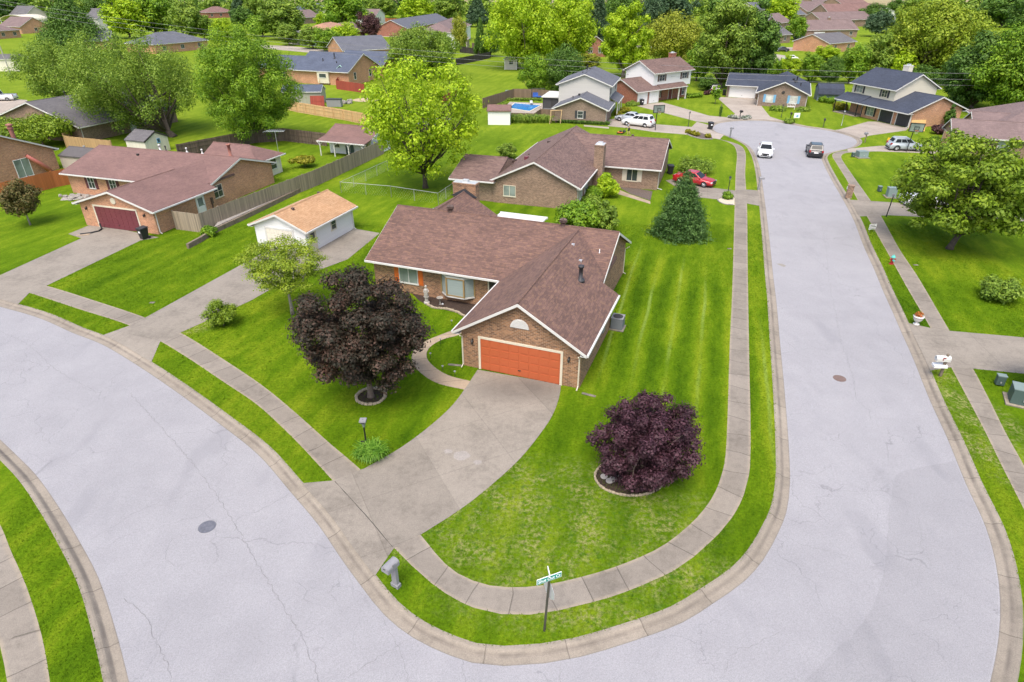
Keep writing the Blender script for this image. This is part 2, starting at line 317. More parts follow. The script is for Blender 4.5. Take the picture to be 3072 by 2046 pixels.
def water():
    t = NT('pool_water'); o = t.coord(); n = t.noise(1.6, 4, .6, vec=o, dist=1)
    t.bump(n, .05, .25); return t.done(t.ramp(n, [(.35, (.008, .16, .50)), (.65, (.02, .27, .62))]), .05, 0, .5)
WATER = water()
def carpaint(name, c): 
    t = NT(name); t.b.inputs['Coat Weight'].default_value = .6; t.b.inputs['Coat Roughness'].default_value = .05
    return t.done(t.ramp(t.noise(2, 2), [(.3, mul(c, .93)), (.7, mul(c, 1.05))]), .35, .15)
TYRE = paint('tyre', (.022, .022, .023), .85, .2); RIM = paint('rim', (.45, .46, .48), .3, .1, 4, .7); LAMP_R = paint('tail_lamp', (.30, .012, .015), .2, .1); LAMP_W = paint('head_lamp', (.62, .64, .66), .15, .1)
def leafmat(name, dark, mid, tip, trans=.28, clump=.55):
    """leaf to leaf and branch to branch variation of one species' own colour"""
    t = NT(name); at = t.n('Attribute', attribute_name='rnd'); o = t.coord()
    n = t.noise(clump, 3, vec=o); f = t.math('ADD', t.math('MULTIPLY', at.outputs['Fac'], .55), t.math('MULTIPLY', n, .5))
    c = t.ramp(f, [(.22, dark), (.5, mid), (.82, tip)])
    t.l(c, t.b.inputs['Base Color']); t.b.inputs['Roughness'].default_value = .55; t.b.inputs['Specular IOR Level'].default_value = .3
    tr = t.n('BsdfTranslucent'); t.l(c, tr.inputs['Color']); mx = t.n('MixShader'); mx.inputs[0].default_value = trans
    t.l(t.b.outputs[0], mx.inputs[1]); t.l(tr.outputs[0], mx.inputs[2]); t.l(mx.outputs[0], t.out.inputs['Surface'])
    MATS[name] = t.m; return t.m
LEAF = {
 'maple': leafmat('leaf_maple', (.070, .155, .008), (.165, .31, .015), (.31, .45, .028)),
 'dark': leafmat('leaf_dark', (.042, .098, .014), (.092, .188, .024), (.165, .28, .038)),
 'lime': leafmat('leaf_lime', (.155, .27, .006), (.325, .49, .010), (.50, .62, .03)),
 'olive': leafmat('leaf_olive', (.078, .135, .008), (.165, .265, .014), (.30, .40, .028)),
 'yellow': leafmat('leaf_yellow', (.13, .175, .012), (.28, .33, .025), (.44, .46, .05)),
 'spring': leafmat('leaf_spring', (.11, .18, .010), (.235, .33, .018), (.38, .45, .04)),
 'soft': leafmat('leaf_soft', (.090, .165, .018), (.185, .295, .030), (.31, .42, .05)),
 'bluegreen': leafmat('leaf_bluegreen', (.034, .072, .032), (.066, .126, .054), (.11, .18, .082)),
 'spruce': leafmat('leaf_spruce', (.032, .080, .020), (.074, .160, .036), (.145, .260, .060), .25),
 'red': leafmat('leaf_redmaple', (.019, .021, .012), (.043, .036, .023), (.115, .060, .042), .25, .9),
 'purple': leafmat('leaf_purple', (.024, .009, .014), (.056, .022, .032), (.125, .054, .074), .2, .9),
 'plum': leafmat('leaf_plum', (.040, .016, .018), (.080, .035, .034), (.13, .06, .05), .2),
 'bronze': leafmat('leaf_bronze', (.060, .075, .014), (.125, .115, .03), (.22, .15, .06)),
 'lily': leafmat('leaf_lily', (.05, .15, .01), (.12, .27, .02), (.22, .38, .05)),
 'gold': leafmat('leaf_gold', (.13, .15, .008), (.26, .26, .014), (.40, .36, .03)),
 'white': leafmat('leaf_white_flower', (.05, .12, .03), (.30, .34, .26), (.75, .75, .72)),
 'flower': leafmat('leaf_red_flower', (.06, .14, .02), (.40, .10, .03), (.75, .30, .05)),
}
# ------------------------------------------------------------------ ground, roads, pavements
def smooth_path(pts, step=.8, closed=False):
    """Catmull-Rom through pts, resampled about every `step` metres"""
    q = [Vector(p) for p in pts]; out = []
    for i in range(len(q) - 1):
        p0 = q[max(i - 1, 0)]; p1 = q[i]; p2 = q[i + 1]; p3 = q[min(i + 2, len(q) - 1)]
        L = (p2 - p1).length; n = max(1, min(60, int(L / step)))
        d1 = max((p1 - p0).length, 1e-4) ** .5; d2 = max(L, 1e-4) ** .5; d3 = max((p3 - p2).length, 1e-4) ** .5
        m1 = (p2 - p1) if i == 0 else ((p1 - p0) / d1 - (p2 - p0) / (d1 + d2) + (p2 - p1) / d2) * d2
        m2 = (p2 - p1) if i == len(q) - 2 else ((p2 - p1) / d2 - (p3 - p1) / (d2 + d3) + (p3 - p2) / d3) * d2
        for k in range(n):
            t = k / n; t2 = t * t; t3 = t2 * t
            out.append(p1 * (2 * t3 - 3 * t2 + 1) + m1 * (t3 - 2 * t2 + t) + p2 * (-2 * t3 + 3 * t2) + m2 * (t3 - t2))
    out.append(q[-1]); return out
def offset(path, d):
    out = []
    for i, p in enumerate(path):
        t = (path[min(i + 1, len(path) - 1)] - path[max(i - 1, 0)]); t.z = 0; t.normalize()
        out.append(p + Vector((-t.y, t.x, 0)) * d)
    return out
EXCL = []
def sheet(name, pts, z, mat, uvrot=None, kind='structure', parent=None):
    if name == 'driveway' and kind: pts = to_kerb(pts)
    pts = [Vector((p[0], p[1], z)) for p in pts]
    if name in ('driveway', 'path', 'garden_bed'): EXCL.append([(p.x, p.y) for p in pts])
    tri = geometry.tessellate_polygon([pts])
    mb = MB(); mb.v = [tuple(p) for p in pts]
    for a, b, c in tri:
        n = (pts[b] - pts[a]).cross(pts[c] - pts[a])
        mb.f.append((a, b, c) if n.z > 0 else (a, c, b))
    o = mb.build(name, mat, parent, fix=False)
    if uvrot is not None:
        u = o.data.uv_layers[0]; cs, sn = math.cos(uvrot), math.sin(uvrot)
        for l in o.data.loops:
            v = o.data.vertices[l.vertex_index].co; u.data[l.index].uv = (v.x * cs + v.y * sn, -v.x * sn + v.y * cs)
    if kind: o['kind'] = kind
    return o
def to_kerb(pts):
    """end a drive exactly at the back of the kerb, following its curve"""
    idx = []
    for p in pts:
        i = min(range(len(ka)), key=lambda k: (ka[k].x - p[0]) ** 2 + (ka[k].y - p[1]) ** 2); q = ka[i]; t = ka[min(i + 1, len(ka) - 1)] - ka[max(i - 1, 0)]; n = Vector((-t.y, t.x, 0)).normalized()
        s = (Vector((p[0], p[1], 0)) - Vector((q.x, q.y, 0))).dot(n); dist = (Vector((p[0], p[1])) - q.to_2d()).length
        idx.append(i if (s < .45 and dist < 2.2) else None)
    out = []; n = len(pts)
    for k in range(n):
        if idx[k] is None: out.append(Vector((pts[k][0], pts[k][1], 0))); continue
        out.append(kb2[idx[k]].copy()); j = idx[(k + 1) % n]
        if j is not None and 1 < abs(j - idx[k]) < 60:
            st = 1 if j > idx[k] else -1; out += [kb2[m].copy() for m in range(idx[k] + st, j, st)]
    return out
def V(L, z=0): return [P(a, b, z) for a, b in L]
RZ = -.13
EDGE_A = [(0, 705), (43, 716.5), (100, 735), (166.7, 765), (233, 791), (300, 830), (400, 897), (500, 971), (593, 1045), (667, 1130), (733, 1208.5), (784.7, 1285), (831, 1348.5), (884.7, 1415), (951, 1467), (1034.7, 1507), (1084.7, 1523.5), (1158, 1531), (1251, 1525), (1334.7, 1510), (1451, 1475), (1569, 1431), (1642.6, 1385), (1712.6, 1335), (1756, 1285), (1789, 1225), (1807.6, 1178.5), (1816, 1112), (1814, 1039), (1803, 891), (1794, 797), (1784.4, 690), (1777.6, 635), (1769, 551.5), (1759, 468), (1749, 398), (1742.6, 371.5), (1736, 355), (1722.6, 336.5), (1696, 321.5), (1666, 310), (1646, 303), (1639, 295), (1649, 285), (1676, 280), (1712.6, 277.5), (1756, 278), (1802.6, 283), (1852.6, 293), (1902.6, 300), (1942.6, 310), (1966, 320), (1969, 330), (1952.6, 340), (1922.6, 346.5), (1897, 354), (1889, 363), (1891.5, 373), (1911, 412.5), (1939, 461), (1964, 509.5), (1985, 565), (2008, 615.6), (2031, 671), (2054, 722), (2073, 766), (2099, 824), (2136.6, 918), (2179.6, 1012), (2219.9, 1111), (2266, 1212), (2289, 1295), (2299, 1378.5), (2296, 1462), (2276, 1568), (2235, 1700), (2150, 1900)]
EDGE_B = [(0, 1010), (36.7, 1045), (83, 1092), (133, 1162), (183, 1245), (226.7, 1328.5), (260, 1428.5), (283, 1512), (296.7, 1568), (315, 1660), (335, 1800), (345, 1950)]
ea = [Vector((-95, 62, RZ)), Vector((-60, 52.5, RZ))] + V(EDGE_A, RZ)
eb = [Vector((-90, 52.6, RZ)), Vector((-62, 45.5, RZ)), Vector((-40, 35.5, RZ))] + V(EDGE_B, RZ)
ea = smooth_path(ea, .7); eb = smooth_path(eb, .7)
KW = .64
ka = offset(ea, KW); kb = offset(eb, -KW)
kb2 = offset(ea, KW - .05)
big = 2600
sheet('ground', [(-big, -200), (big, -200), (big, big), (-big, big)], -.30, GRASS)
sheet('road', ea + [Vector((3, 1, 0)), Vector((-3, 1, 0))] + eb[::-1], RZ, ASPH)
sheet('lawn', ka + [Vector((14, -4, 0)), Vector((60, -60, 0)), Vector((big, -60, 0)), Vector((big, big, 0)), Vector((-big, big, 0)), Vector((-big, 62.7, 0))], 0, GRASS)
sheet('lawn', kb + [Vector((-7, -10, 0)), Vector((-400, -10, 0)), Vector((-400, 52, 0))], 0, GRASS)
# darker, newer half of the junction
seam = V([(2060, 1090), (2050, 1130), (2042.6, 1188), (2036, 1278), (2029, 1322), (1996, 1412), (1952.6, 1465), (1902.6, 1512), (1846, 1568), (1760, 1660), (1640, 1760)], RZ)
seam = smooth_path(seam, .4); random.seed(4)
seam = [p + Vector((random.uniform(-.04, .04), random.uniform(-.04, .04), 0)) for p in seam]
i0 = min(range(len(ea)), key=lambda i: (ea[i] - P(2192, 1060, RZ)).length); i1 = min(range(len(ea)), key=lambda i: (ea[i] - P(2250, 1650, RZ)).length)
edge_r = offset(ea, -.06)[i0:i1 + 1]
sheet('road', [seam[0] + Vector((.6, .3, 0))] + seam + edge_r[::-1], RZ + .004, ASPH2)
DROPS = [(P(0, 690), 6.5), (P(40, 700), 2), (P(255, 790), 2.2), (P(310, 822), 2.6), (P(720, 1170), 3.0), (P(780, 1270), 2.0), (P(820, 1330), 1.6), (P(2090, 790), 1.2), (P(2110, 830), 1.6), (P(1948, 480), 2.6), (P(1763, 480), 2.6), (P(1960, 338), 3), (P(1950, 308), 5), (P(1690, 276), 5), (P(1650, 282), 4), (P(1655, 306), 4), (P(2296, 1420), 3.4)]
def kerb(path, side):
    prof = [(0, -.126), (.30, -.112), (.37, -.075), (.45, -.02), (.52, .004), (KW + .02, .006)]
    low = [(0, -.126), (.30, -.10), (.37, -.085), (.45, -.06), (.52, -.03), (KW + .02, .004)]
    vs, fs, uv = [], [], []; n = len(prof); s = 0
    for i, p in enumerate(path):
        t = path[min(i + 1, len(path) - 1)] - path[max(i - 1, 0)]; t.z = 0; t.normalize(); nn = Vector((-t.y, t.x, 0)) * side
        if i: s += (p - path[i - 1]).length
        k = max([min(1, max(0, (r + .5 - (p - q).to_2d().length) / .7)) for q, r in DROPS])
        for (a, za), (b, zb) in zip(prof, low):
            w = p + nn * a; vs.append((w.x, w.y, za * (1 - k) + zb * k)); uv.append((a, s))
    for i in range(len(path) - 1):
        for k in range(n - 1):
            f = (i * n + k, (i + 1) * n + k, (i + 1) * n + k + 1, i * n + k + 1)
            fs.append(f if side < 0 else f[::-1])
    mb = MB(); mb.mesh(vs, fs); o = mb.build('kerb', KERB, fix=False)
    u = o.data.uv_layers[0]
    for l in o.data.loops: u.data[l.index].uv = uv[l.vertex_index]
    o['kind'] = 'structure'
kerb(ea, 1); kerb(eb, -1)
def strip(name, inner, outer, mat, z=.006, step=.7):
    a = smooth_path(inner, .5); b = smooth_path(outer, .5)
    def res(p, n):
        L = [0]
        for i in range(1, len(p)): L.append(L[-1] + (p[i] - p[i - 1]).length)
        out = []; j = 0
        for k in range(n + 1):
            s = L[-1] * k / n
            while j < len(L) - 2 and L[j + 1] < s: j += 1
            out.append(p[j].lerp(p[j + 1], (s - L[j]) / max(1e-6, L[j + 1] - L[j])))
        return out, L[-1]
    n = int(max(4, sum((a[i + 1] - a[i]).length for i in range(len(a) - 1)) / step))
    a, la = res(a, n)
    # nearest points on b keep the strip square
    b2 = []
    for p in a:
        q = min(b, key=lambda w: (w - p).length); b2.append(q)
    b2[0] = b[0]; b2[-1] = b[-1]
    EXCL.append([(p.x, p.y) for p in a + b2[::-1]])
    vs, fs, uv = [], [], []; s = 0
    for i in range(n + 1):
        if i: s += (((a[i] + b2[i]) - (a[i - 1] + b2[i - 1])) * .5).length
        vs += [(a[i].x, a[i].y, z), (b2[i].x, b2[i].y, z)]; uv += [(0, s), (1.2, s)]
    for i in range(n):
        f = (2 * i, 2 * i + 1, 2 * i + 3, 2 * i + 2)
        v = [Vector(vs[k]) for k in f]
        nz = (v[1] - v[0]).cross(v[2] - v[1]).z + (v[3] - v[2]).cross(v[0] - v[3]).z
        fs.append(f if nz > 0 else f[::-1])
    mb = MB(); mb.mesh(vs, fs); o = mb.build(name, mat, fix=False); u = o.data.uv_layers[0]
    for l in o.data.loops: u.data[l.index].uv = uv[l.vertex_index]
    o['kind'] = 'structure'; return o
strip('sidewalk', V([(-60, 612), (0, 632), (107, 657), (220, 692), (333, 730), (413, 764), (512, 825), (608, 890), (687, 955.6), (756, 1017.4), (838, 1088), (900, 1155), (964.7, 1227), (1031, 1303.5), (1081, 1333), (1134.7, 1348.5), (1184.7, 1351), (1251, 1345), (1334.7, 1327), (1418, 1302), (1518, 1258.5), (1569, 1221), (1612.6, 1178.5), (1642.6, 1135), (1662.6, 1078.5), (1668, 1045), (1677.6, 791), (1682.6, 685), (1688.6, 485), (1691, 401.5), (1692.6, 346.5), (1682.6, 331.5), (1662.6, 323), (1636, 316.5)]),
      V([(-60, 634), (0, 654), (66.7, 673), (180, 710), (296.7, 748), (368, 784), (430, 821.6), (512, 876.6), (588, 928), (649.5, 983), (694, 1027.7), (765, 1105), (830, 1180), (904.7, 1258.5), (991, 1340), (1058, 1383.5), (1121, 1407), (1184.7, 1413.5), (1251, 1410), (1318, 1395), (1401, 1373.5), (1501, 1335), (1569, 1300), (1619, 1258.5), (1669, 1208.5), (1702.6, 1155), (1721, 1095), (1725, 1045), (1721.6, 791), (1719, 635), (1717, 468), (1713, 401.5), (1712.6, 348), (1702.6, 335), (1686, 328), (1646, 318)]), CONC)
strip('sidewalk', V([(1960, 344.5), (1928, 348.5), (1914, 354), (1914, 361), (1920, 371), (1949, 418), (1972.6, 461.5), (1999, 508), (2042.6, 585), (2089, 668), (2139, 754), (2190, 851), (2233, 931.6), (2268, 999), (2300.5, 1066), (2330, 1124), (2380, 1222), (2440, 1340)]),
      V([(1964, 350), (1944, 352), (1935, 356.5), (1934, 363), (1942, 377), (1966, 411.5), (2002.6, 463), (2026, 498), (2069, 575), (2109, 635), (2182.6, 760), (2238.7, 851), (2273.7, 918), (2314, 999), (2351.6, 1066), (2380, 1120), (2440, 1222), (2500, 1330)]), CONC)
strip('sidewalk', V([(-60, 1130), (0, 1205), (23, 1262), (53, 1328.5), (80, 1405), (100, 1478.5), (115, 1568), (130, 1680)]), V([(-160, 1250), (-60, 1380), (0, 1485), (10, 1528.5), (16.7, 1568), (25, 1680)]), CONC)
# driveways and aprons
A2 = R(-20.5)
sheet('driveway', smooth_path(V([(1098, 850), (1068, 895), (1040, 932), (990, 978), (920, 1030), (838, 1077)]), .6)[:-1] + V([(838, 1077), (765, 1105), (690, 1122), (770, 1217), (850, 1330), (905, 1261), (966, 1229)]) + smooth_path(V([(968, 1229), (1060, 1170), (1130, 1115), (1195, 1055), (1240, 1000), (1270, 955), (1285, 915), (1290, 884)]), .6), .012, CONC_D, R(-63))
sheet('driveway', V([(333, 731), (545, 614), (640, 563), (700, 560), (811, 525), (873, 536), (798, 597), (640, 655), (577, 691), (413, 766), (368, 786), (348, 829), (285, 793), (232, 770), (297, 749)]), .012, CONC_D, R(-20.5))
sheet('driveway', V([(-30, 645), (3, 631.5), (187, 548), (157, 538), (217, 513), (365, 546), (323, 553), (107, 657), (66.7, 674), (36, 698), (-40, 684)]), .012, CONC_D, R(-20.5))
sheet('driveway', V([(2083, 743.5), (2138, 754), (2185, 761), (2322, 773), (2460, 786), (2560, 880), (2351.6, 859), (2238.7, 848), (2190, 844), (2136, 848), (2117, 822)]), .012, CONC_D, R(-8))
sheet('driveway', V([(1944, 460), (2069, 466.5), (2220, 474), (2420, 485), (2440, 512), (2200, 503), (2046, 495), (1966, 497.5), (1954, 478)]), .012, CONC_D, R(-8))
sheet('driveway', V([(1961, 343), (2020.7, 335.5), (2123, 333), (2150, 320), (2195, 335), (2151, 353), (2015.7, 348), (1950, 350), (1943, 343.5)]), .012, CONC_P, R(-8))
sheet('driveway', V([(1912, 301), (1928, 298), (1995.7, 279.5), (2018, 279.5), (2088, 295), (2083, 300), (2000.7, 311.5), (1982, 318), (1968, 319), (1945, 310.5)]), .012, CONC_P, R(-70))
sheet('driveway', V([(1762, 474), (1718, 468), (1655, 459), (1590, 452), (1530, 415), (1570, 408), (1640, 432), (1689, 438), (1716, 436), (1756, 440)]), .012, CONC_D, R(-15))
sheet('driveway', V([(1392, 276), (1398, 290), (1440, 294), (1500, 303), (1572, 309), (1625, 316), (1655, 320), (1668, 311), (1648, 303.5), (1639, 295), (1640, 289), (1602, 280), (1590, 292), (1500, 285), (1430, 270)]), .010, CONC_P, R(-10))
sheet('driveway', V([(1462, 243), (1522, 235), (1565, 247), (1630, 266), (1675, 270), (1690, 262), (1647, 223), (1737, 226), (1757, 252), (1770, 268), (1802, 282), (1756, 277.5), (1712, 277), (1676, 279.5), (1648, 285), (1600, 279)]), .012, CONC_P, R(-10))
sheet('path', smooth_path(V([(1067, 896), (1003, 880), (962, 852.5), (947, 828.5), (952, 804), (979.5, 783.8), (1048, 756), (1085, 738)]), .3) + smooth_path(V([(1092, 752), (1055, 770), (1013.8, 782), (986, 801), (981, 821.6), (996.6, 842), (1031, 863), (1085, 877)]), .3), .009, CONC_T, R(10))
sheet('path', smooth_path(V([(1358, 430), (1398, 440), (1440, 452), (1495, 469)]), .4) + smooth_path(V([(1495, 463), (1450, 447), (1412, 433), (1360, 424)]), .4), .008, CONC_T, R(10))
sheet('path', V([(1342, 287), (1400, 292), (1400, 296), (1342, 290.5)]), .007, CONC_P)
sheet('garden_bed', V([(948, 676), (962, 690), (988, 706), (1018, 711), (1051, 720), (1072, 728), (1104, 706), (1098, 694), (985, 672)]), .010, MULCH)
sheet('garden_bed', V([(1418, 428), (1430, 426), (1500, 440), (1495, 461), (1450, 446)]), .010, MULCH_G)
sheet('garden_bed', V([(200, 433), (222, 424), (265, 432), (262, 452), (212, 458), (138, 461), (145, 452), (185, 444)]), .010, GRAVEL)
# far streets seen between the trees
sheet('road', V([(-40, 232), (10, 226), (62, 230), (66, 240), (50, 256), (0, 275), (-40, 285)]), .010, CONC_P)
sheet('road', V([(600, 103), (668, 106), (735, 113), (782, 120), (780, 125), (742, 124), (690, 119), (600, 111)]), .010, CONC_P)
sheet('road', V([(877, 76), (960, 77), (1015, 79), (1015, 85), (920, 85.5), (870, 84)]), .010, CONC_P)
sheet('road', V([(1455, 104), (1520, 106), (1520, 112), (1455, 111)]), .010, CONC_P)
sheet('road', V([(1700, 115), (1742, 109), (1800, 108.8), (1900, 109.3), (1960, 111), (1960, 118.5), (1900, 117), (1800, 117), (1742, 121), (1720, 135), (1765, 122), (1830, 131), (1855, 142), (1800, 145), (1700, 150)]), .010, CONC_P)
sheet('road', V([(1826, 86), (1857, 83), (1880, 86), (1922, 94), (1960, 98), (1955, 101), (1905, 97), (1858, 94)]), .012, CONC_P)
sheet('field', [(-big, 690), (big, 690), (big, 1150), (-big, 1150)], .02, FIELD)
# cast-iron covers and a surface patch in the road
for (x, y), lab, m in (((476, 1211), 'dark iron manhole cover in the road at the lower left', paint('grey_iron', (.12, .125, .15), .7, .4, 7)), ((1930, 870), 'rusty brown manhole cover in the middle of the right street', paint('rust_iron', (.16, .11, .095), .8, .3, 6))):
    c = P(x, y, RZ); t = MB()
    t.lathe([(.36, .002), (.36, .014), (.325, .016), (.32, .010), (.001, .010)], 28)
    for a in range(4):
        for b in range(4): t.box(-.2 + a * .125 - .03, -.2 + a * .125 + .03, -.2 + b * .125 - .03, -.2 + b * .125 + .03, .010, .017)
    o = t.build('manhole_cover', m); o.location = c; tag(o, lab, 'manhole cover')
sheet('road', smooth_path(V([(1785, 606), (1797, 606.5), (1807, 611), (1803, 614), (1790, 609)], RZ), .2), RZ + .006, paint('patch_tan', (.25, .23, .20), .95, .2, 3))

# ------------------------------------------------------------------ cracks, joints and worn spots
CRK = paint('crack_tar', (.155, .152, .16), .95, .3, 3)
def crack(pts, w, z, mat, seed, jag=.06, step=.16):
    rg = random.Random(seed); p = smooth_path(pts, step); q = []
    for i, a in enumerate(p):
        t = p[min(i + 1, len(p) - 1)] - p[max(i - 1, 0)]; n = Vector((-t.y, t.x, 0)).normalized(); q.append((a + n * rg.uniform(-jag, jag), n))
    mb = MB(); vs = []
    for a, n in q: k = w * .62 * rg.uniform(.25, 1.0); vs += [(a.x - n.x * k, a.y - n.y * k, z), (a.x + n.x * k, a.y + n.y * k, z)]
    mb.mesh(vs, [(2 * i, 2 * i + 2, 2 * i + 3, 2 * i + 1) for i in range(len(q) - 1)]); o = mb.build('road', mat, fix=False); o['kind'] = 'structure'; return o
for k, (L, w) in enumerate(((((300, 905), (426, 1045), (470, 1100), (525, 1180), (560, 1240), (600, 1310), (650, 1390), (700, 1475), (745, 1600)), .016), (((286, 1375), (335, 1420), (355, 1465), (385, 1530), (400, 1600)), .016), (((540, 1220), (545, 1195), (590, 1175), (640, 1150), (667, 1135)), .009), (((480, 1215), (400, 1240), (380, 1275), (400, 1300), (450, 1290)), .008), (((210, 1240), (330, 1170), (460, 1125)), .009), (((0, 760), (60, 790), (130, 850), (230, 905)), .012),
    (((1915, 690), (1925, 740), (1935, 790), (1950, 830), (1965, 885), (1968, 915), (1998, 945), (2000, 965)), .012), (((1890, 520), (1900, 580), (1905, 640), (1915, 690)), .010), (((1660, 1560), (1690, 1500), (1740, 1480), (1790, 1450)), .009), (((1789, 1225), (1830, 1245), (1880, 1262), (1960, 1280)), .008), (((1290, 1522), (1286, 1600), (1280, 1700)), .008), (((880, 1418), (905, 1470), (930, 1530), (940, 1600)), .008), (((940, 1470), (870, 1510), (800, 1560)), .009), (((2110, 1190), (2120, 1280), (2105, 1350)), .008), (((1998, 960), (2060, 965), (2130, 968)), .008), (((1870, 1120), (1950, 1130), (2040, 1128)), .007))): crack(V(L, RZ), w, RZ + .009, CRK, 40 + k)
crack(V([(770, 1107), (838, 1182), (903, 1258)]), .035, .0165, paint('joint_dark', (.05, .045, .04), .95, .3, 5), 60, .008, .4)
PALE = mat_concrete('concrete_pale_spot', (.30, .275, .25), 0, 0, .8, .25); random.seed(6)
for x, y, a, b in ((1061, 1048, .42, .34), (1030, 1038, .2, .17), (1098, 1063, .2, .16)):
    sheet('driveway', [Vector(p) + Vector((random.uniform(-.04, .04), random.uniform(-.04, .04), 0)) for p in [(P(x, y).x + a * math.cos(w), P(x, y).y + b * math.sin(w), 0) for w in [2 * math.pi * k / 20 for k in range(20)]]], .0165, PALE)
# ------------------------------------------------------------------ real blades on the near lawns, and clover in the lower left verge
def inside(pts, poly):
    x, y = pts[:, 0], pts[:, 1]; r = np.zeros(len(pts), bool); q = np.array(poly); n = len(q); j = n - 1
    for i in range(n):
        c = (q[i, 1] > y) != (q[j, 1] > y)
        if c.any(): r ^= c & (x < (q[j, 0] - q[i, 0]) * (y - q[i, 1]) / (q[j, 1] - q[i, 1] + 1e-12) + q[i, 0])
        j = i
    return r
def blades(name, pts, w, h, mat, seed, z=0.0):
    rg = np.random.default_rng(seed); N = len(pts); a = rg.uniform(0, 6.283, N); s = np.stack([np.cos(a), np.sin(a), np.zeros(N)], 1) * (w * rg.uniform(.6, 1.3, N))[:, None]
    p = np.stack([pts[:, 0], pts[:, 1], np.full(N, z)], 1); b = rg.uniform(0, 6.283, N); hh = h * rg.uniform(.5, 1.25, N)
    tip = p + np.stack([np.cos(b) * hh * .75, np.sin(b) * hh * .75, hh * .8], 1)
    vs = np.stack([p - s, p + s, tip], 1).reshape(-1, 3).astype('f')
    me = bpy.data.meshes.new(name); me.vertices.add(3 * N); me.vertices.foreach_set('co', vs.ravel()); me.loops.add(3 * N); me.loops.foreach_set('vertex_index', np.arange(3 * N, dtype='i'))
    me.polygons.add(N); me.polygons.foreach_set('loop_start', np.arange(0, 3 * N, 3, dtype='i')); me.polygons.foreach_set('loop_total', np.full(N, 3, 'i')); me.update(calc_edges=True); me.materials.append(mat)
    o = bpy.data.objects.new(name, me); COL.objects.link(o); o['kind'] = 'stuff'; return o
rg = np.random.default_rng(5)
LA = [(p.x, p.y) for p in offset(ea, KW - .05)] + [(14, -4), (60, -60), (300, -60), (300, 300), (-300, 300), (-300, 62.7)]; LB = [(p.x, p.y) for p in offset(eb, -KW + .05)] + [(-7, -10), (-400, -10), (-400, 52)]
HOUSE_FOOT = [[(-2.98 + math.cos(R(-20.5)) * a - math.sin(R(-20.5)) * b, 32.46 + math.sin(R(-20.5)) * a + math.cos(R(-20.5)) * b) for a, b in q] for q in ([(0, 0), (7.3, 0), (7.3, 8), (0, 8)], [(-10.8, 7.8), (6.25, 7.8), (6.25, 17.3), (-10.8, 17.3)])]
def lawn_points(x0, x1, y0, y1, per):
    q = np.stack([rg.uniform(x0, x1, int((x1 - x0) * (y1 - y0) * per)), rg.uniform(y0, y1, int((x1 - x0) * (y1 - y0) * per))], 1)
    q = q[np.abs(q[:, 0]) < q[:, 1] * .95 + 4]; ok = inside(q, LA) | inside(q, LB)
    for e in EXCL + HOUSE_FOOT: ok &= ~inside(q, e)
    return q[ok]
blades('grass', lawn_points(-22, 24, 9, 30, 190), .017, .075, GRASS, 1)
blades('grass', lawn_points(-36, 40, 30, 58, 95), .024, .085, GRASS, 2)
q = lawn_points(-13, -6, 9, 17, 60); q = q[inside(q, LB)]; cl_ = rg.uniform(0, 1, len(q)) < .55 * (np.sin(q[:, 0] * 2.1 + q[:, 1] * 1.3) * .5 + .5) ** 2
blades('clover', q[cl_], .022, .07, paint('clover_white', (.62, .64, .50), .9, .1), 3, .03)

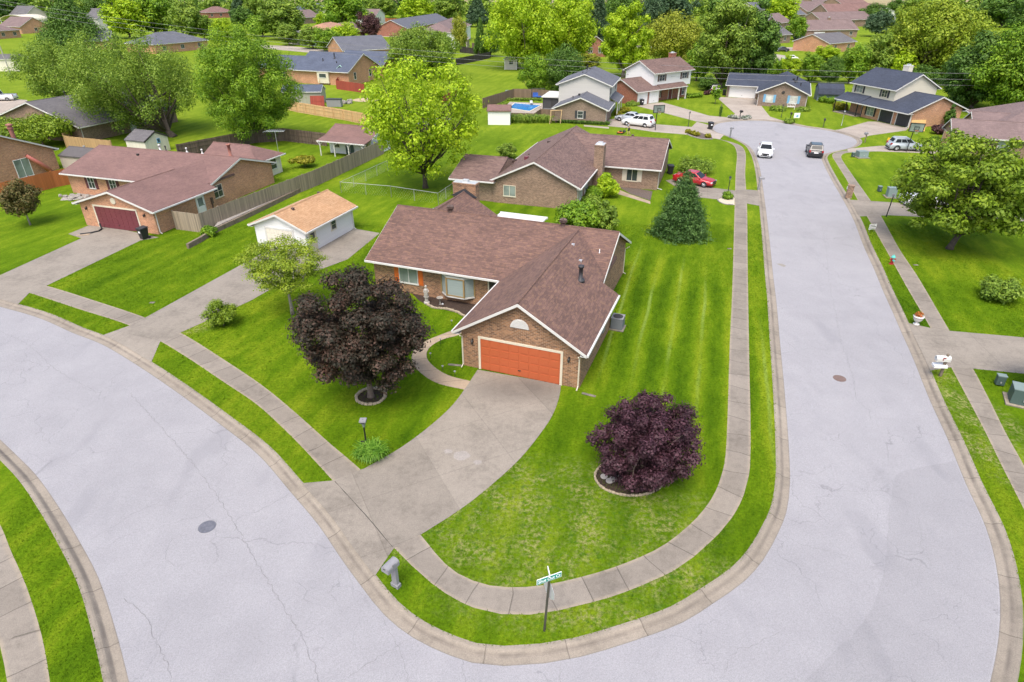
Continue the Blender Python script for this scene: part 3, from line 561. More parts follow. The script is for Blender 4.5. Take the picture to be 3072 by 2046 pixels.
# ------------------------------------------------------------------ building kit
def FX(d, x, y, z):
    ax = {'f': ((1, 0, 0), (0, 1, 0)), 'r': ((0, 1, 0), (-1, 0, 0)), 'b': ((-1, 0, 0), (0, -1, 0)), 'l': ((0, -1, 0), (1, 0, 0))}[d]
    X, Y = ax
    return Matrix(((X[0], Y[0], 0, x), (X[1], Y[1], 0, y), (0, 0, 1, z), (0, 0, 0, 1)))
class House:
    def __init__(s, name, label, cat, loc, ang, group=None):
        s.o = thing(name, label, cat, (loc[0], loc[1], 0), R(ang), group); s.parts = {}
    def mb(s, name, mat):
        k = (name, mat.name)
        if k not in s.parts: s.parts[k] = (MB(), mat)
        return s.parts[k][0]
    def finish(s):
        for (n, _), (m, mat) in s.parts.items(): m.build(n, mat, s.o)
        return s
    def _put(s, mb, tmp, axis):
        if axis == 'y': mb.mesh(tmp.v, tmp.f)
        else: mb.mesh([(v[1], v[0], v[2]) for v in tmp.v], [f[::-1] for f in tmp.f])
    def gable(s, x0, x1, y0, y1, ze, zr, axis, wall, roof, trim=None, ov=.4, gov=.3, th=.16, ends=(1, 1), z0=-.1, gut=True):
        if axis == 'x': a0, a1, b0, b1 = y0, y1, x0, x1
        else: a0, a1, b0, b1 = x0, x1, y0, y1
        am = (a0 + a1) / 2; hf = (a1 - a0) / 2; m = (zr - ze) / (hf + ov); zw = zr - m * hf - th
        g0, g1 = (gov if ends[0] else 0), (gov if ends[1] else 0)
        if wall:
            t = MB(); t.extr([(a0, b0, z0), (a1, b0, z0), (a1, b0, zw), (am, b0, zr - th), (a0, b0, zw)], (0, b1 - b0, 0))
            s._put(s.mb('wall', wall), t, axis)
        hexp = lambda zt, zb, e=0: [(a0 - ov - e, 0, ze - zb), (am, 0, zr - zb), (a1 + ov + e, 0, ze - zb), (a1 + ov + e, 0, ze - zt), (am, 0, zr - zt), (a0 - ov - e, 0, ze - zt)]
        t = MB(); t.extr([(p[0], b0 - g0, p[2]) for p in hexp(0, th)], (0, b1 - b0 + g0 + g1, 0)); s._put(s.mb('roof', roof), t, axis)
        t = MB(); t.tube([(am, b0 - g0, zr - .01), (am, b1 + g1, zr - .01)], .07, 6); s._put(s.mb('roof', roof), t, axis)
        if trim:
            t = MB()
            for e, bb in ((ends[0], b0 - g0 - .04), (ends[1], b1 + g1)):
                if e: t.extr([(p[0], bb, p[2]) for p in hexp(.04, .21)], (0, .04, 0))
            if gut:
                for sgn, a in ((-1, a0 - ov), (1, a1 + ov)):
                    q = sorted((a + sgn * .003, a + sgn * .115)); t.box(q[0], q[1], b0 - g0, b1 + g1, ze - .17, ze - .045)
                    q = sorted((a - sgn * ov + sgn * .002, a)); t.box(q[0], q[1], b0 - g0 + .01, b1 + g1 - .01, ze - th - .05, ze - th - .012)
            s._put(s.mb('fascia', trim), t, axis)
        return m
    def hip(s, x0, x1, y0, y1, ze, zr, axis, wall, roof, trim=None, ov=.4, h0=True, h1=True, th=.16, z0=-.1, inset=None):
        if axis == 'x': a0, a1, b0, b1 = y0, y1, x0, x1
        else: a0, a1, b0, b1 = x0, x1, y0, y1
        am = (a0 + a1) / 2; I = inset or ((a1 - a0) / 2 + ov)
        if wall: t = MB(); t.box(a0, a1, b0, b1, z0, ze - .05); s._put(s.mb('wall', wall), t, axis)
        A0, A1, B0, B1 = a0 - ov, a1 + ov, b0 - ov, b1 + ov
        r0 = B0 + I if h0 else B0; r1 = B1 - I if h1 else B1
        t = MB(); z = ze - th
        t.mesh([(A0, B0, z), (A1, B0, z), (A1, B1, z), (A0, B1, z), (A0, B0, ze), (A1, B0, ze), (A1, B1, ze), (A0, B1, ze), (am, r0, zr), (am, r1, zr)],
               [(3, 2, 1, 0), (0, 1, 5, 4), (1, 2, 6, 5), (2, 3, 7, 6), (3, 0, 4, 7), (4, 5, 8), (5, 6, 9, 8), (6, 7, 9), (7, 4, 8, 9)])
        t.tube([(am, r0, zr), (am, r1, zr)], .07, 6)
        s._put(s.mb('roof', roof), t, axis)
        if trim:
            t = MB(); e = .11
            t.box(A0 - e, A0 - .003, B0, B1, ze - .17, ze - .045); t.box(A1 + .003, A1 + e, B0, B1, ze - .17, ze - .045)
            t.box(A0 - e, A1 + e, B0 - e, B0 - .003, ze - .17, ze - .045); t.box(A0 - e, A1 + e, B1 + .003, B1 + e, ze - .17, ze - .045)
            s._put(s.mb('fascia', trim), t, axis)
    def lean(s, x0, x1, y0, y1, zl, zh, roof, trim=None, low='f', name='porch_roof', th=.13):
        t = MB(); z = {'f': (zl, zl, zh, zh), 'b': (zh, zh, zl, zl), 'r': (zh, zl, zl, zh), 'l': (zl, zh, zh, zl)}[low]
        xy = ((x0, y0), (x1, y0), (x1, y1), (x0, y1))
        t.mesh([(p[0], p[1], q - th) for p, q in zip(xy, z)] + [(p[0], p[1], q) for p, q in zip(xy, z)], [(3, 2, 1, 0), (4, 5, 6, 7), (0, 1, 5, 4), (1, 2, 6, 5), (2, 3, 7, 6), (3, 0, 4, 7)])
        s.mb(name, roof).mesh(t.v, t.f)
        if trim:
            f = s.mb('fascia', trim); e = .1
            if low == 'f': f.box(x0, x1, y0 - e, y0 - .003, zl - .16, zl - .03)
            if low == 'r': f.box(x1 + .003, x1 + e, y0, y1, zl - .16, zl - .03)
            if low == 'l': f.box(x0 - e, x0 - .003, y0, y1, zl - .16, zl - .03)
    def window(s, d, x, y, z, w, h, frame=None, pane=None, shut=None, cols=2, rows=2, name='window', sw=.38):
        frame = frame or WHITE; pane = pane or GLASS; M = FX(d, x, y, z); t = MB(); f = .05
        for b in ((-w / 2, -w / 2 + f, 0, h), (w / 2 - f, w / 2, 0, h), (-w / 2 + f, w / 2 - f, h - f, h), (-w / 2 - .04, w / 2 + .04, -.06, f)):
            t.box(b[0], b[1], -.07, .03, b[2], b[3])
        for i in range(1, cols): q = -w / 2 + w * i / cols; t.box(q - .022, q + .022, -.055, .02, f, h - f)
        for i in range(1, rows): q = h * i / rows; t.box(-w / 2 + f, w / 2 - f, -.05, .02, q - .014, q + .014)
        o = t.xf(M).build(name, frame, s.o)
        MB().box(-w / 2 + f, w / 2 - f, -.025, .012, f, h - f).xf(M).build('pane', pane, o)
        if shut:
            for sg in (-1, 1):
                t = MB(); c = sg * (w / 2 + sw / 2 + .02); t.box(c - sw / 2, c + sw / 2, -.035, .02, -.03, h + .03)
                for k in range(2):
                    t.box(c - sw / 2 + .05, c + sw / 2 - .05, -.05, -.02, .06 + k * h / 2, h / 2 - .04 + k * h / 2)
                t.xf(M).build('shutter', shut, s.o)
        return o
    def garage(s, d, x, y, w, h, mat, trim=None, rows=4, cols=8, z=0):
        M = FX(d, x, y, z); t = MB(); t.box(-w / 2, w / 2, -.03, .04, 0.02, h)
        rh = h / rows; cw = w / cols
        for r in range(rows):
            for c in range(cols):
                t.box(-w / 2 + c * cw + .06, -w / 2 + (c + 1) * cw - .06, -.052, -.02, r * rh + .07, (r + 1) * rh - .05)
        o = t.xf(M).build('garage_door', mat, s.o)
        t = MB(); f = .14
        t.box(-w / 2 - f, -w / 2 - .003, -.06, .03, 0, h + f); t.box(w / 2 + .003, w / 2 + f, -.06, .03, 0, h + f); t.box(-w / 2 - .003, w / 2 + .003, -.06, .03, h + .003, h + f)
        t.xf(M).build('door_frame', trim or CREAM, o)
        t = MB(); t.box(-.09, .09, -.08, -.05, .42, .47); t.xf(M).build('handle', IRON, o)
        return o
    def door(s, d, x, y, w, h, mat, trim=None, z=0, lite=None):
        M = FX(d, x, y, z); t = MB(); t.box(-w / 2, w / 2, -.04, .03, 0, h)
        for a in (.12, .55): t.box(-w / 2 + .1, w / 2 - .1, -.055, -.03, h * a, h * (a + .33))
        o = t.xf(M).build('door', mat, s.o)
        t = MB(); f = .09
        t.box(-w / 2 - f, -w / 2, -.06, .02, 0, h + f); t.box(w / 2, w / 2 + f, -.06, .02, 0, h + f); t.box(-w / 2, w / 2, -.06, .02, h, h + f)
        t.xf(M).build('door_frame', trim or WHITE, o)
        MB().ball((w / 2 - .1, -.08, 1.0), .04, 8, 5).xf(M).build('handle', IRON, o)
        if lite: MB().box(-w / 2 + .14, w / 2 - .14, -.062, -.05, h * .5, h * .9).xf(M).build('pane', lite, o)
        return o
    def chimney(s, x0, x1, y0, y1, z0, z1, mat, cap='cowl'):
        t = MB(); t.box(x0, x1, y0, y1, z0, z1 - .16); t.box(x0 - .05, x1 + .05, y0 - .05, y1 + .05, z1 - .16, z1 - .05)
        o = t.build('chimney', mat, s.o); cx, cy = (x0 + x1) / 2, (y0 + y1) / 2
        t = MB(); t.box(x0 + .03, x1 - .03, y0 + .03, y1 - .03, z1 - .05, z1)
        t.lathe([(.15, z1), (.15, z1 + .22), (.24, z1 + .24), (.24, z1 + .30), (.001, z1 + .38)], 12, (cx, cy, 0)) if cap == 'cowl' else t.box(cx - .25, cx + .25, cy - .2, cy + .2, z1, z1 + .2)
        t.build('chimney_cap', ALU, o); return o
    def pipe(s, x, y, z, h, r=.09, mat=None, cap=True, name='vent_pipe'):
        t = MB(); t.lathe([(r * 2.2, z - .1), (r * 2.0, z + .05), (r, z + .08), (r, z + h)] + ([(r * 1.5, z + h + .01), (r * 1.5, z + h + .13), (r * .6, z + h + .17)] if cap else []), 12, (x, y, 0))
        return t.build(name, mat or VENTB, s.o, True)
    def boxvent(s, x, y, z, mat=None, k=1):
        t = MB(); t.box(x - .17 * k, x + .17 * k, y - .17 * k, y + .17 * k, z - .15, z + .10 * k); t.box(x - .2 * k, x + .2 * k, y - .2 * k, y + .2 * k, z + .10 * k, z + .15 * k)
        return t.build('roof_vent', mat or VENTB, s.o)
    def turbine(s, x, y, z):
        t = MB(); t.lathe([(.22, z - .2), (.17, z), (.17, z + .16)], 14, (x, y, 0))
        for k in range(16):
            a = 2 * math.pi * k / 16; c, n = math.cos(a), math.sin(a)
            t.tube([(x + .15 * c, y + .15 * n, z + .16), (x + .27 * c, y + .27 * n, z + .3), (x + .24 * c, y + .24 * n, z + .44), (x + .05 * c, y + .05 * n, z + .53)], .035, 4)
        t.lathe([(.12, z + .14), (.20, z + .3), (.16, z + .46), (.02, z + .55)], 12, (x, y, 0))
        return t.build('roof_vent', VENTB, s.o)
    def spout(s, x, y, z1, d='f', mat=None, kick=.5):
        M = FX(d, x, y, 0); t = MB(); t.box(-.035, .035, -.075, -.01, .12, z1 - .35); t.tube([(0, -.045, z1 - .37), (0, -.36, z1 - .15)], .035, 6); t.tube([(0, -.045, .15), (0, -.045 - kick, .05)], .035, 6)
        return t.xf(M).build('downspout', mat or WHITE, s.o)
    def lamp(s, d, x, y, z):
        M = FX(d, x, y, z); t = MB(); t.box(-.05, .05, -.03, 0, -.1, .14); t.tube([(0, -.02, .1), (0, -.14, .14), (0, -.15, .06)], .016, 6)
        t.lathe([(.05, -.16), (.085, .02), (.09, .04), (.02, .11)], 8, (0, -.15, 0)); return t.xf(M).build('wall_lamp', IRON, s.o)
    def post(s, x, y, h, mat=None, r=.06, name='post', braces=False):
        t = MB(); t.box(x - r, x + r, y - r, y + r, 0, h)
        if braces:
            for sg in (-1, 1): t.tube([(x + sg * .02, y, h - .55), (x + sg * .5, y, h - .03)], .045, 4)
        return t.build(name, mat or WHITE, s.o)
# ------------------------------------------------------------------ trees and shrubs
def leaf_mesh(name, clumps, nleaf, leaf, seed, up=.3, zs=1.0, fill=.62, long=1.7):
    rg = np.random.default_rng(seed); cl = np.array(clumps, float)   # x y z r
    w = cl[:, 3] ** 2; n = np.maximum(6, (nleaf * w / w.sum()).astype(int)); idx = np.repeat(np.arange(len(cl)), n); N = len(idx)
    d = rg.normal(size=(N, 3)); d /= np.linalg.norm(d, axis=1)[:, None]
    rad = cl[idx, 3] * (fill + (1 - fill) * rg.random(N) ** .6) * (1 + .18 * rg.normal(size=N))
    p = cl[idx, :3] + d * rad[:, None] * np.array([1, 1, zs])
    nrm = d * .95 + rg.normal(size=(N, 3)) * .30 + np.array([0, 0, up]); nrm /= np.linalg.norm(nrm, axis=1)[:, None]
    t = np.cross(nrm, rg.normal(size=(N, 3))); t /= np.linalg.norm(t, axis=1)[:, None] + 1e-9; b = np.cross(nrm, t)
    s = leaf * rg.uniform(.6, 1.35, N)[:, None]
    vs = np.empty((N, 4, 3)); vs[:, 0] = p - t * s; vs[:, 1] = p - b * s / long + nrm * s * .22; vs[:, 2] = p + t * s; vs[:, 3] = p + b * s / long + nrm * s * .22
    me = bpy.data.meshes.new(name)
    me.vertices.add(N * 4); me.vertices.foreach_set('co', vs.astype('f').ravel())
    me.loops.add(N * 4); me.loops.foreach_set('vertex_index', np.arange(N * 4, dtype='i'))
    me.polygons.add(N); me.polygons.foreach_set('loop_start', np.arange(0, N * 4, 4, dtype='i')); me.polygons.foreach_set('loop_total', np.full(N, 4, 'i'))
    at = me.attributes.new('rnd', 'FLOAT', 'FACE'); at.data.foreach_set('value', np.clip(rg.random(N) * .75 + rg.random(len(cl))[idx] * .25, 0, 1).astype('f'))
    me.update(calc_edges=True); return me
LOBE = 1.0
def clumps_for(shape, rx, ry, z0, z1, n, seed, cr=(.24, .38)):
    """clump centres of one crown between z0 and z1; shapes: round, tall, spread, cone, vase"""
    rg = random.Random(seed); out = []; h = z1 - z0; rm = (rx + ry) / 2
    if shape == 'spruce':
        T = 12
        for k in range(T):
            t = k / (T - 1); rr = (1 - t) ** .58 * .94 + .02; m = max(3, int(n * (rr ** 1.1) / 6)); zc = z0 + .02 * h + t * h * .93
            for i in range(m):
                a = 6.283 * (i + (k % 2) * .5) / m + rg.uniform(-.18, .18); q = rr * rg.uniform(.78, 1.04); r = rm * (.10 + .12 * rr) * rg.uniform(.8, 1.2)
                out.append((math.cos(a) * rx * (q - .16), math.sin(a) * ry * (q - .16), zc - .02 * h * rr, r)); out.append((math.cos(a) * rx * q * .5, math.sin(a) * ry * q * .5, zc + .03 * h, r * 1.15))
        out.append((0, 0, z1 - .12, .12)); return out
    if shape == 'cone':
        for i in range(n):
            t = ((i + .5) / n) ** 1.25; rr = (1 - t) ** .85
            a = i * 2.39996 + rg.uniform(-.3, .3); q = rg.uniform(.62, .95)
            r = max(.10 * rm, (.30 - .16 * t) * rm * rg.uniform(.8, 1.2))
            out.append((math.cos(a) * rx * rr * q, math.sin(a) * ry * rr * q, z0 + r * .5 + t * (h - r), r))
        return out
    lob = []
    for _ in range(6):
        a = rg.uniform(0, 6.283); z = rg.uniform(-.5, .9); s = math.sqrt(1 - z * z); lob.append((math.cos(a) * s, math.sin(a) * s, z, rg.uniform(-.30, .22) * LOBE))
    for i in range(n):
        u = 1 - 2 * (i + .5) / n; a = i * 2.39996 + rg.uniform(-.35, .35)
        u = max(-1, min(1, u + rg.uniform(-.12, .12))); s = math.sqrt(max(0, 1 - u * u)); q = rg.uniform(.52, .88)
        if i % 6 == 0: q = rg.uniform(.80, .98)
        if i % 7 == 3: q *= .5
        k = rg.uniform(*cr); dd = (math.cos(a) * s, math.sin(a) * s, u); q *= 1 + sum(w * max(0, dd[0] * lx + dd[1] * ly + dd[2] * lz) ** 3 for lx, ly, lz, w in lob)
        x, y, z = math.cos(a) * s * q, math.sin(a) * s * q, u * q
        if shape == 'vase': f = .55 + .45 * (z + 1) / 2; x *= f * 1.15; y *= f * 1.15
        if shape == 'tall': k *= .9
        r = k * rm
        rv = min(r, h * .3)
        if shape == 'spread': z = max(z, -.75)
        out.append((x * rx, y * ry, (z0 + z1) / 2 + z * (h / 2 - rv * .5) * 1.0, r))
    ex = [sorted(c[0] + c[3] for c in out)[-2], sorted(c[0] - c[3] for c in out)[1], sorted(c[1] + c[3] for c in out)[-2], sorted(c[1] - c[3] for c in out)[1]]
    cx, cy = (ex[0] + ex[1]) / 2, (ex[2] + ex[3]) / 2; kx, ky = 2.06 * rx / (ex[0] - ex[1]), 2.06 * ry / (ex[2] - ex[3])
    zt, zb = max(c[2] + c[3] * .8 for c in out), min(c[2] - c[3] * .8 for c in out); kz = (z1 - z0) / (zt - zb)
    return [((c[0] - cx) * kx, (c[1] - cy) * ky, z0 + (c[2] - zb) * kz, c[3] * (kx + ky) / 2) for c in out]
def wood(cl, base_h, rt, lean=(0, 0), nb=9, seed=1, top=None):
    rg = random.Random(seed); t = MB(); zt = max(c[2] for c in cl); z0 = min(c[2] for c in cl); top = top or (z0 + (zt - z0) * .62)
    pts = [(0, 0, -.1), (lean[0] * .1, lean[1] * .1, base_h * .25), (lean[0] * .35, lean[1] * .35, base_h * .7), (lean[0] * .6, lean[1] * .6, base_h), (lean[0], lean[1], top)]
    t.tube(pts, [rt * 1.45, rt * 1.02, rt * .9, rt * .8, rt * .3], 9)
    for c in rg.sample(cl, min(nb, len(cl))):
        k = rg.uniform(.55, 1.0); a = Vector(pts[2]).lerp(Vector(pts[3]), k) if rg.random() < .6 else Vector(pts[3]).lerp(Vector(pts[4]), rg.uniform(0, .6))
        e = Vector(c[:3]); m = a.lerp(e, .5) + Vector((rg.uniform(-.1, .1), rg.uniform(-.1, .1), -.06)) * (e - a).length
        t.tube([a, m, e], [rt * .42, rt * .26, rt * .07], 6)
        for _ in range(2):
            q = m.lerp(e, rg.uniform(.1, .6)); f = q + Vector((rg.uniform(-1, 1), rg.uniform(-1, 1), rg.uniform(0, .8))) * c[3] * .9
            t.tube([q, f], [rt * .13, rt * .03], 5)
    return t
def tree(name, label, base, h, rx, kind, shape='round', z0=None, n=40, leaves=6000, leaf=.16, seed=1, cat='tree', group=None, ry=None, rt=None, bark=None, lean=(0, 0), nb=9, cr=(.24, .38), zs=.9, up=.3, fill=.6, stem='trunk', long=1.7, coff=(0, 0), extra=()):
    z0 = h * .25 if z0 is None else z0; ry = ry or rx
    cl = clumps_for(shape, rx, ry, z0, h, n, seed, cr)
    if lean != (0, 0): cl = [(c[0] + lean[0], c[1] + lean[1], c[2], c[3]) for c in cl]
    if coff != (0, 0): cl = [(c[0] + coff[0], c[1] + coff[1], c[2], c[3]) for c in cl]
    cl = cl + list(extra)
    o = thing(name, label, cat, base, 0, group)
    me = leaf_mesh('crown', cl, leaves, leaf, seed, up, zs, fill, long); me.materials.append(LEAF[kind])
    c = bpy.data.objects.new('crown' if stem == 'trunk' else 'foliage', me); COL.objects.link(c); c.parent = o
    wood(cl, max(z0 * 1.0, .3), rt or max(.05, h * .022), lean, nb, seed).build(stem, bark or BARK, o, True, False)
    return o
def tpx(bx, by, top, x0, x1, ztop_bias=0):
    """base on the ground, height and half width of a tree from its bearings"""
    b = P(bx, by); h = HT(b, bx, top); r = WPX(b, (x1 - x0) / 2, h * .6)
    return b, h, r
# ------------------------------------------------------------------ the corner house
H = House('brick_house', 'brown brick corner house with orange garage door and long purple-brown shingle roof', 'house', (-2.98, 32.46), -20.5)
H.gable(0, 7.27, 0, 7.86, 2.5, 4.95, 'y', BR_MAIN, SH_MAIN, WHITE, .38, .36, ends=(1, 0))
mm = (4.95 - 2.5) / (7.27 / 2 + .38)
# the garage roof runs on into the main slope, cut back to the end wall on the right
t = MB(); zr6 = 4.95 - mm * (6.5 - 3.635)
t.extr([(-.38, 7.86, 2.34), (3.635, 7.86, 4.79), (6.5, 7.86, zr6 - .16), (6.5, 7.86, zr6), (3.635, 7.86, 4.95), (-.38, 7.86, 2.5)], (0, 4.6, 0)); H.mb('roof', SH_MAIN).mesh(t.v, t.f)
t = MB(); t.tube([(3.635, 7.8, 4.94), (3.635, 12.3, 4.94)], .07, 6); H.mb('roof', SH_MAIN).mesh(t.v, t.f)
H.gable(-10.75, 6.2, 7.87, 17.2, 2.5, 5.03, 'x', BR_MAIN, SH_MAIN, None, .6, .3)
f = H.mb('fascia', WHITE); f.box(-11.05, .0, 7.155, 7.267, 2.33, 2.455); f.box(-11.05, 6.5, 17.803, 17.915, 2.33, 2.455)
for xx in (-11.09, 6.50):
    ym = 12.535; hf = 4.665 + .6
    f.extr([(xx, ym - hf, 2.5 - .21), (xx, ym - hf, 2.5 - .04), (xx, ym, 5.03 - .04), (xx, ym + hf, 2.5 - .04), (xx, ym + hf, 2.5 - .21), (xx, ym, 5.03 - .21)], (.04, 0, 0))
f.box(-10.7, -.01, 7.3, 7.86, 2.28, 2.33)
H.gable(-11.2, -6.0, 12.5, 19.5, 2.6, 4.4, 'y', BR_MAIN, SH_MAIN, WHITE, .45, .3, ends=(0, 1))
H.chimney(-9.75, -7.6, 19.85, 20.65, 0, 5.1, BR_MAIN, 'box')
t = MB(); t.extr([(-9.9, 19.66, 3.95), (-7.45, 19.66, 3.95), (-8.6, 19.66, 4.65)], (0, .15, 0)); t.build('roof_flashing', CHAR, H.o)
t = MB(); t.box(-5.7, -1.4, 17.95, 20.9, 2.42, 2.52); t.box(-5.75, -1.35, 20.9, 20.98, 2.36, 2.56); t.box(-5.75, -1.35, 17.87, 17.95, 2.36, 2.56)
pr = t.build('patio_roof', WHITE, H.o)
for x in (-5.4, -1.7): H.post(x, 20.7, 2.42, WHITE, .05)
H.garage('f', 3.665, 0, 4.88, 2.1, ORANGE, CREAM, 4, 8)
H.lamp('f', .72, 0, 1.85); H.lamp('f', 6.6, 0, 1.85)
# half-round louvre in the gable
t = MB(); M = FX('f', 3.64, 0, 3.22); n = 14
prof = [(.56 * math.cos(math.pi * k / n), .56 * math.sin(math.pi * k / n)) for k in range(n + 1)]
t.extr([(a, -.05, b) for a, b in prof], (0, .06, 0))
for k in range(6):
    zz = .05 + k * .085; ww = math.sqrt(max(.01, .52 ** 2 - zz ** 2)); t.box(-ww, ww, -.085, -.05, zz, zz + .035)
t.xf(M).build('gable_vent', WHITE, H.o)
H.window('f', -7.85, 7.87, .85, 1.55, 1.3, WHITE, GLASS_G, ORANGE2, 2, 1)
# bay window with tan posts and blinds
plan = [(-5.2, 7.87), (-4.55, 7.36), (-3.2, 7.36), (-2.6, 7.87)]
bay = MB().extr([(p[0], p[1], .50) for p in plan], (0, 0, .12)).build('bay_window', WHITE, H.o); MB().extr([(p[0], p[1], 2.02) for p in plan], (0, 0, .14)).build('head', WHITE, bay)
t = MB()
for px_, py_ in plan[:]: t.box(px_ - .05, px_ + .05, py_ - .045, py_ + .055, .62, 2.02)
for a in (.62, 1.94): t.box(-4.5, -3.25, 7.345, 7.40, a, a + .08)
t.build('frame', paint('tan_frame', (.30, .205, .085), .6, .08), bay)
for (a, b) in zip(plan, plan[1:]):
    A = Vector((a[0], a[1], .64)); B = Vector((b[0], b[1], .64)); d = (B - A).normalized(); nn = Vector((d.y, -d.x, 0))
    t = MB(); t.extr([A + d * .06 - nn * .02, B - d * .06 - nn * .02, B - d * .06 - nn * .02 + Vector((0, 0, 1.36)), A + d * .06 - nn * .02 + Vector((0, 0, 1.36))], -nn * .03); t.build('pane', GLASS_B, bay)
t = MB(); t.box(-4.5, -3.25, 7.32, 7.36, 1.0, 1.02); 
H.door('f', -1.0, 7.87, .92, 2.0, IRON, CREAM)
for q in ((.06, 0, 2.4, 'f'), (7.2, 0, 2.4, 'f')): H.spout(*q, mat=CREAM, kick=.3)
H.spout(6.2, 17.0, 2.5, 'r', CREAM, .2)
H.turbine(-6.5, 12.54, 5.0); H.turbine(2.4, 12.54, 5.0)
H.pipe(5.45, 6.25, 4.95 - mm * 1.8, .85, .13, CHAR)
H.boxvent(3.95, 9.7, 4.75, ALU, .5); H.boxvent(4.85, 8.4, 4.22, ALU, .5); H.pipe(5.6, 10.6, 4.05, .3, .03, ALU, False)
t = MB(); t.box(7.28, 7.36, 5.2, 5.7, .9, 1.5); t.build('meter_box', GREY, H.o)
H.finish(); MAIN = H
MX = Matrix.Translation((-2.98, 32.46, 0)) @ Matrix.Rotation(R(-20.5), 4, 'Z')
def ML(x, y, z=0): return MX @ Vector((x, y, z))
# ------------------------------------------------------------------ its detached garage
H = House('detached_garage', 'white sided detached garage with tan shingle roof beside the long wooden fence', 'garage', (-16.77, 51.54), -20.5)
H.gable(-5.3, -.1, -1.35, 5.75, 2.15, 3.35, 'y', SID_W, SH_TAN, WHITE, .38, .28)
H.garage('f', -2.75, -1.35, 2.7, 1.9, PANEL_C, WHITE, 4, 6); H.door('r', -.1, -.5, .85, 1.85, CREAM, CREAM, 0, GLASS); H.window('r', -.1, 2.6, .95, .75, .95, CREAM, GLASS, None, 1, 2)
H.boxvent(-2.3, .3, 3.27, VENTB, .6); H.boxvent(-3.0, 5.0, 3.3, VENTB, .6); H.spout(-.1, 5.55, 2.15, 'r', kick=.25); H.finish()
# ------------------------------------------------------------------ neighbour on the left
H = House('brick_house', 'orange brick house with maroon garage door and dusty red roof beside the board fence', 'house', (-32.32, 54.6), -18)
H.gable(-8.95, -.35, .55, 8.4, 2.3, 3.75, 'y', BR_ORANGE, SH_RED, WHITE, .42, .35, ends=(1, 0))
t = MB(); z6 = 3.75 - (1.45 / 4.72) * (3.75)
t.extr([(-9.37, 8.4, 2.14), (-4.65, 8.4, 3.59), (-.9, 8.4, z6 - .16), (-.9, 8.4, z6), (-4.65, 8.4, 3.75), (-9.37, 8.4, 2.3)], (0, 4.0, 0)); H.mb('roof', SH_RED).mesh(t.v, t.f)
H.gable(-19.7, -1.0, 8.35, 18.6, 2.3, 4.05, 'x', BR_ORANGE, SH_RED, WHITE, .55, .3)
H.hip(-10.2, -3.1, 18.6, 23.1, 2.2, 3.5, 'x', PANEL_C, SH_RED, WHITE, .4, False, True)
H.garage('f', -4.75, .55, 4.9, 2.05, MAROON, CREAM, 4, 8)
H.lamp('f', -8.2, .55, 1.75); H.lamp('f', -1.35, .55, 1.75)
t = MB(); t.lathe([(.30, 0), (.30, .05), (.2, .06)], 20); t.xf(FX('f', -4.65, .55, 2.75) @ Matrix.Rotation(R(90), 4, 'X')).build('gable_vent', CREAM, H.o)
H.window('f', -16.5, 8.35, .75, .9, 1.35, WHITE, GLASS, SHUT_M); H.window('f', -13.5, 8.35, .75, .9, 1.35, WHITE, GLASS, SHUT_M)
H.door('r', -.35, 6.3, .95, 2.0, GARW, WHITE, 0, GLASS_G); H.window('r', -1.0, 9.6, .85, 1.35, 1.3, CREAM, GLASS, None, 2, 2)
H.window('r', -3.1, 20.2, .7, 1.1, 1.3, WHITE, GLASS, None, 1, 2); H.window('r', -3.1, 21.6, .7, 1.1, 1.3, WHITE, GLASS, None, 1, 2)
t = MB(); t.box(-.34, -.2, 7.65, 7.9, .8, 1.4); t.box(-.34, -.24, 7.7, 7.8, 0, .8); t.build('meter_box', VENTB, H.o)
H.spout(-.35, .75, 2.3, 'r', kick=.2); H.pipe(-5.2, 17.2, 3.0, 1.25, .17, TERRA); H.pipe(-12.2, 14.4, 3.8, .5, .1, WHITE); H.pipe(-11.6, 14.6, 3.8, .35, .06, IRON); H.pipe(-9.0, 14.9, 3.7, .35, .07, WHITE); H.pipe(-6.9, 14.9, 3.7, .35, .07, WHITE); H.boxvent(-13.2, 12.2, 3.75, IRON, .6)
H.finish()
# ------------------------------------------------------------------ far-left brick house
H = House('brick_house', 'brick house at the left edge with white french doors in its tall gable wall', 'house', (-56.65, 79.27), -17)
H.gable(-13, .3, -12.2, -.2, 2.45, 5.3, 'x', BR_ORANGE, SH_BROWN, WHITE, .4, .35)
H.window('r', .3, -4.6, .1, 1.9, 2.1, GARW, GLASS_G, None, 2, 1, 'french_door')
t = MB(); t.lathe([(.24, 2.6), (.24, 5.1)], 14, (-2.2, -2.6, 0)); t.lathe([(.33, 5.1), (.33, 5.28), (.22, 5.3), (.22, 5.42), (.36, 5.44), (.36, 5.6), (.1, 5.7)], 14, (-2.2, -2.6, 0)); t.build('chimney_pipe', TERRA, H.o, False)
H.finish()
# ------------------------------------------------------------------ grey-roofed house behind the left trees
H = House('brick_house', 'tan brick house with grey roof half hidden behind the big spreading tree on the left', 'house', (-64.53, 96.92), -20.5)
H.gable(-13.9, 3.7, -2.4, 15, 2.3, 5.2, 'y', BR_TAN, SH_GREY, WHITE, .5, .35)
H.pipe(-7.2, 5.0, 4.6, .8, .12, IRON); H.window('r', 3.7, 9, .9, 1.3, 1.2, WHITE, GLASS, None); H.door('r', 3.7, 6.3, .9, 2.0, GARW); H.spout(3.7, -2.2, 2.3, 'r'); H.finish()
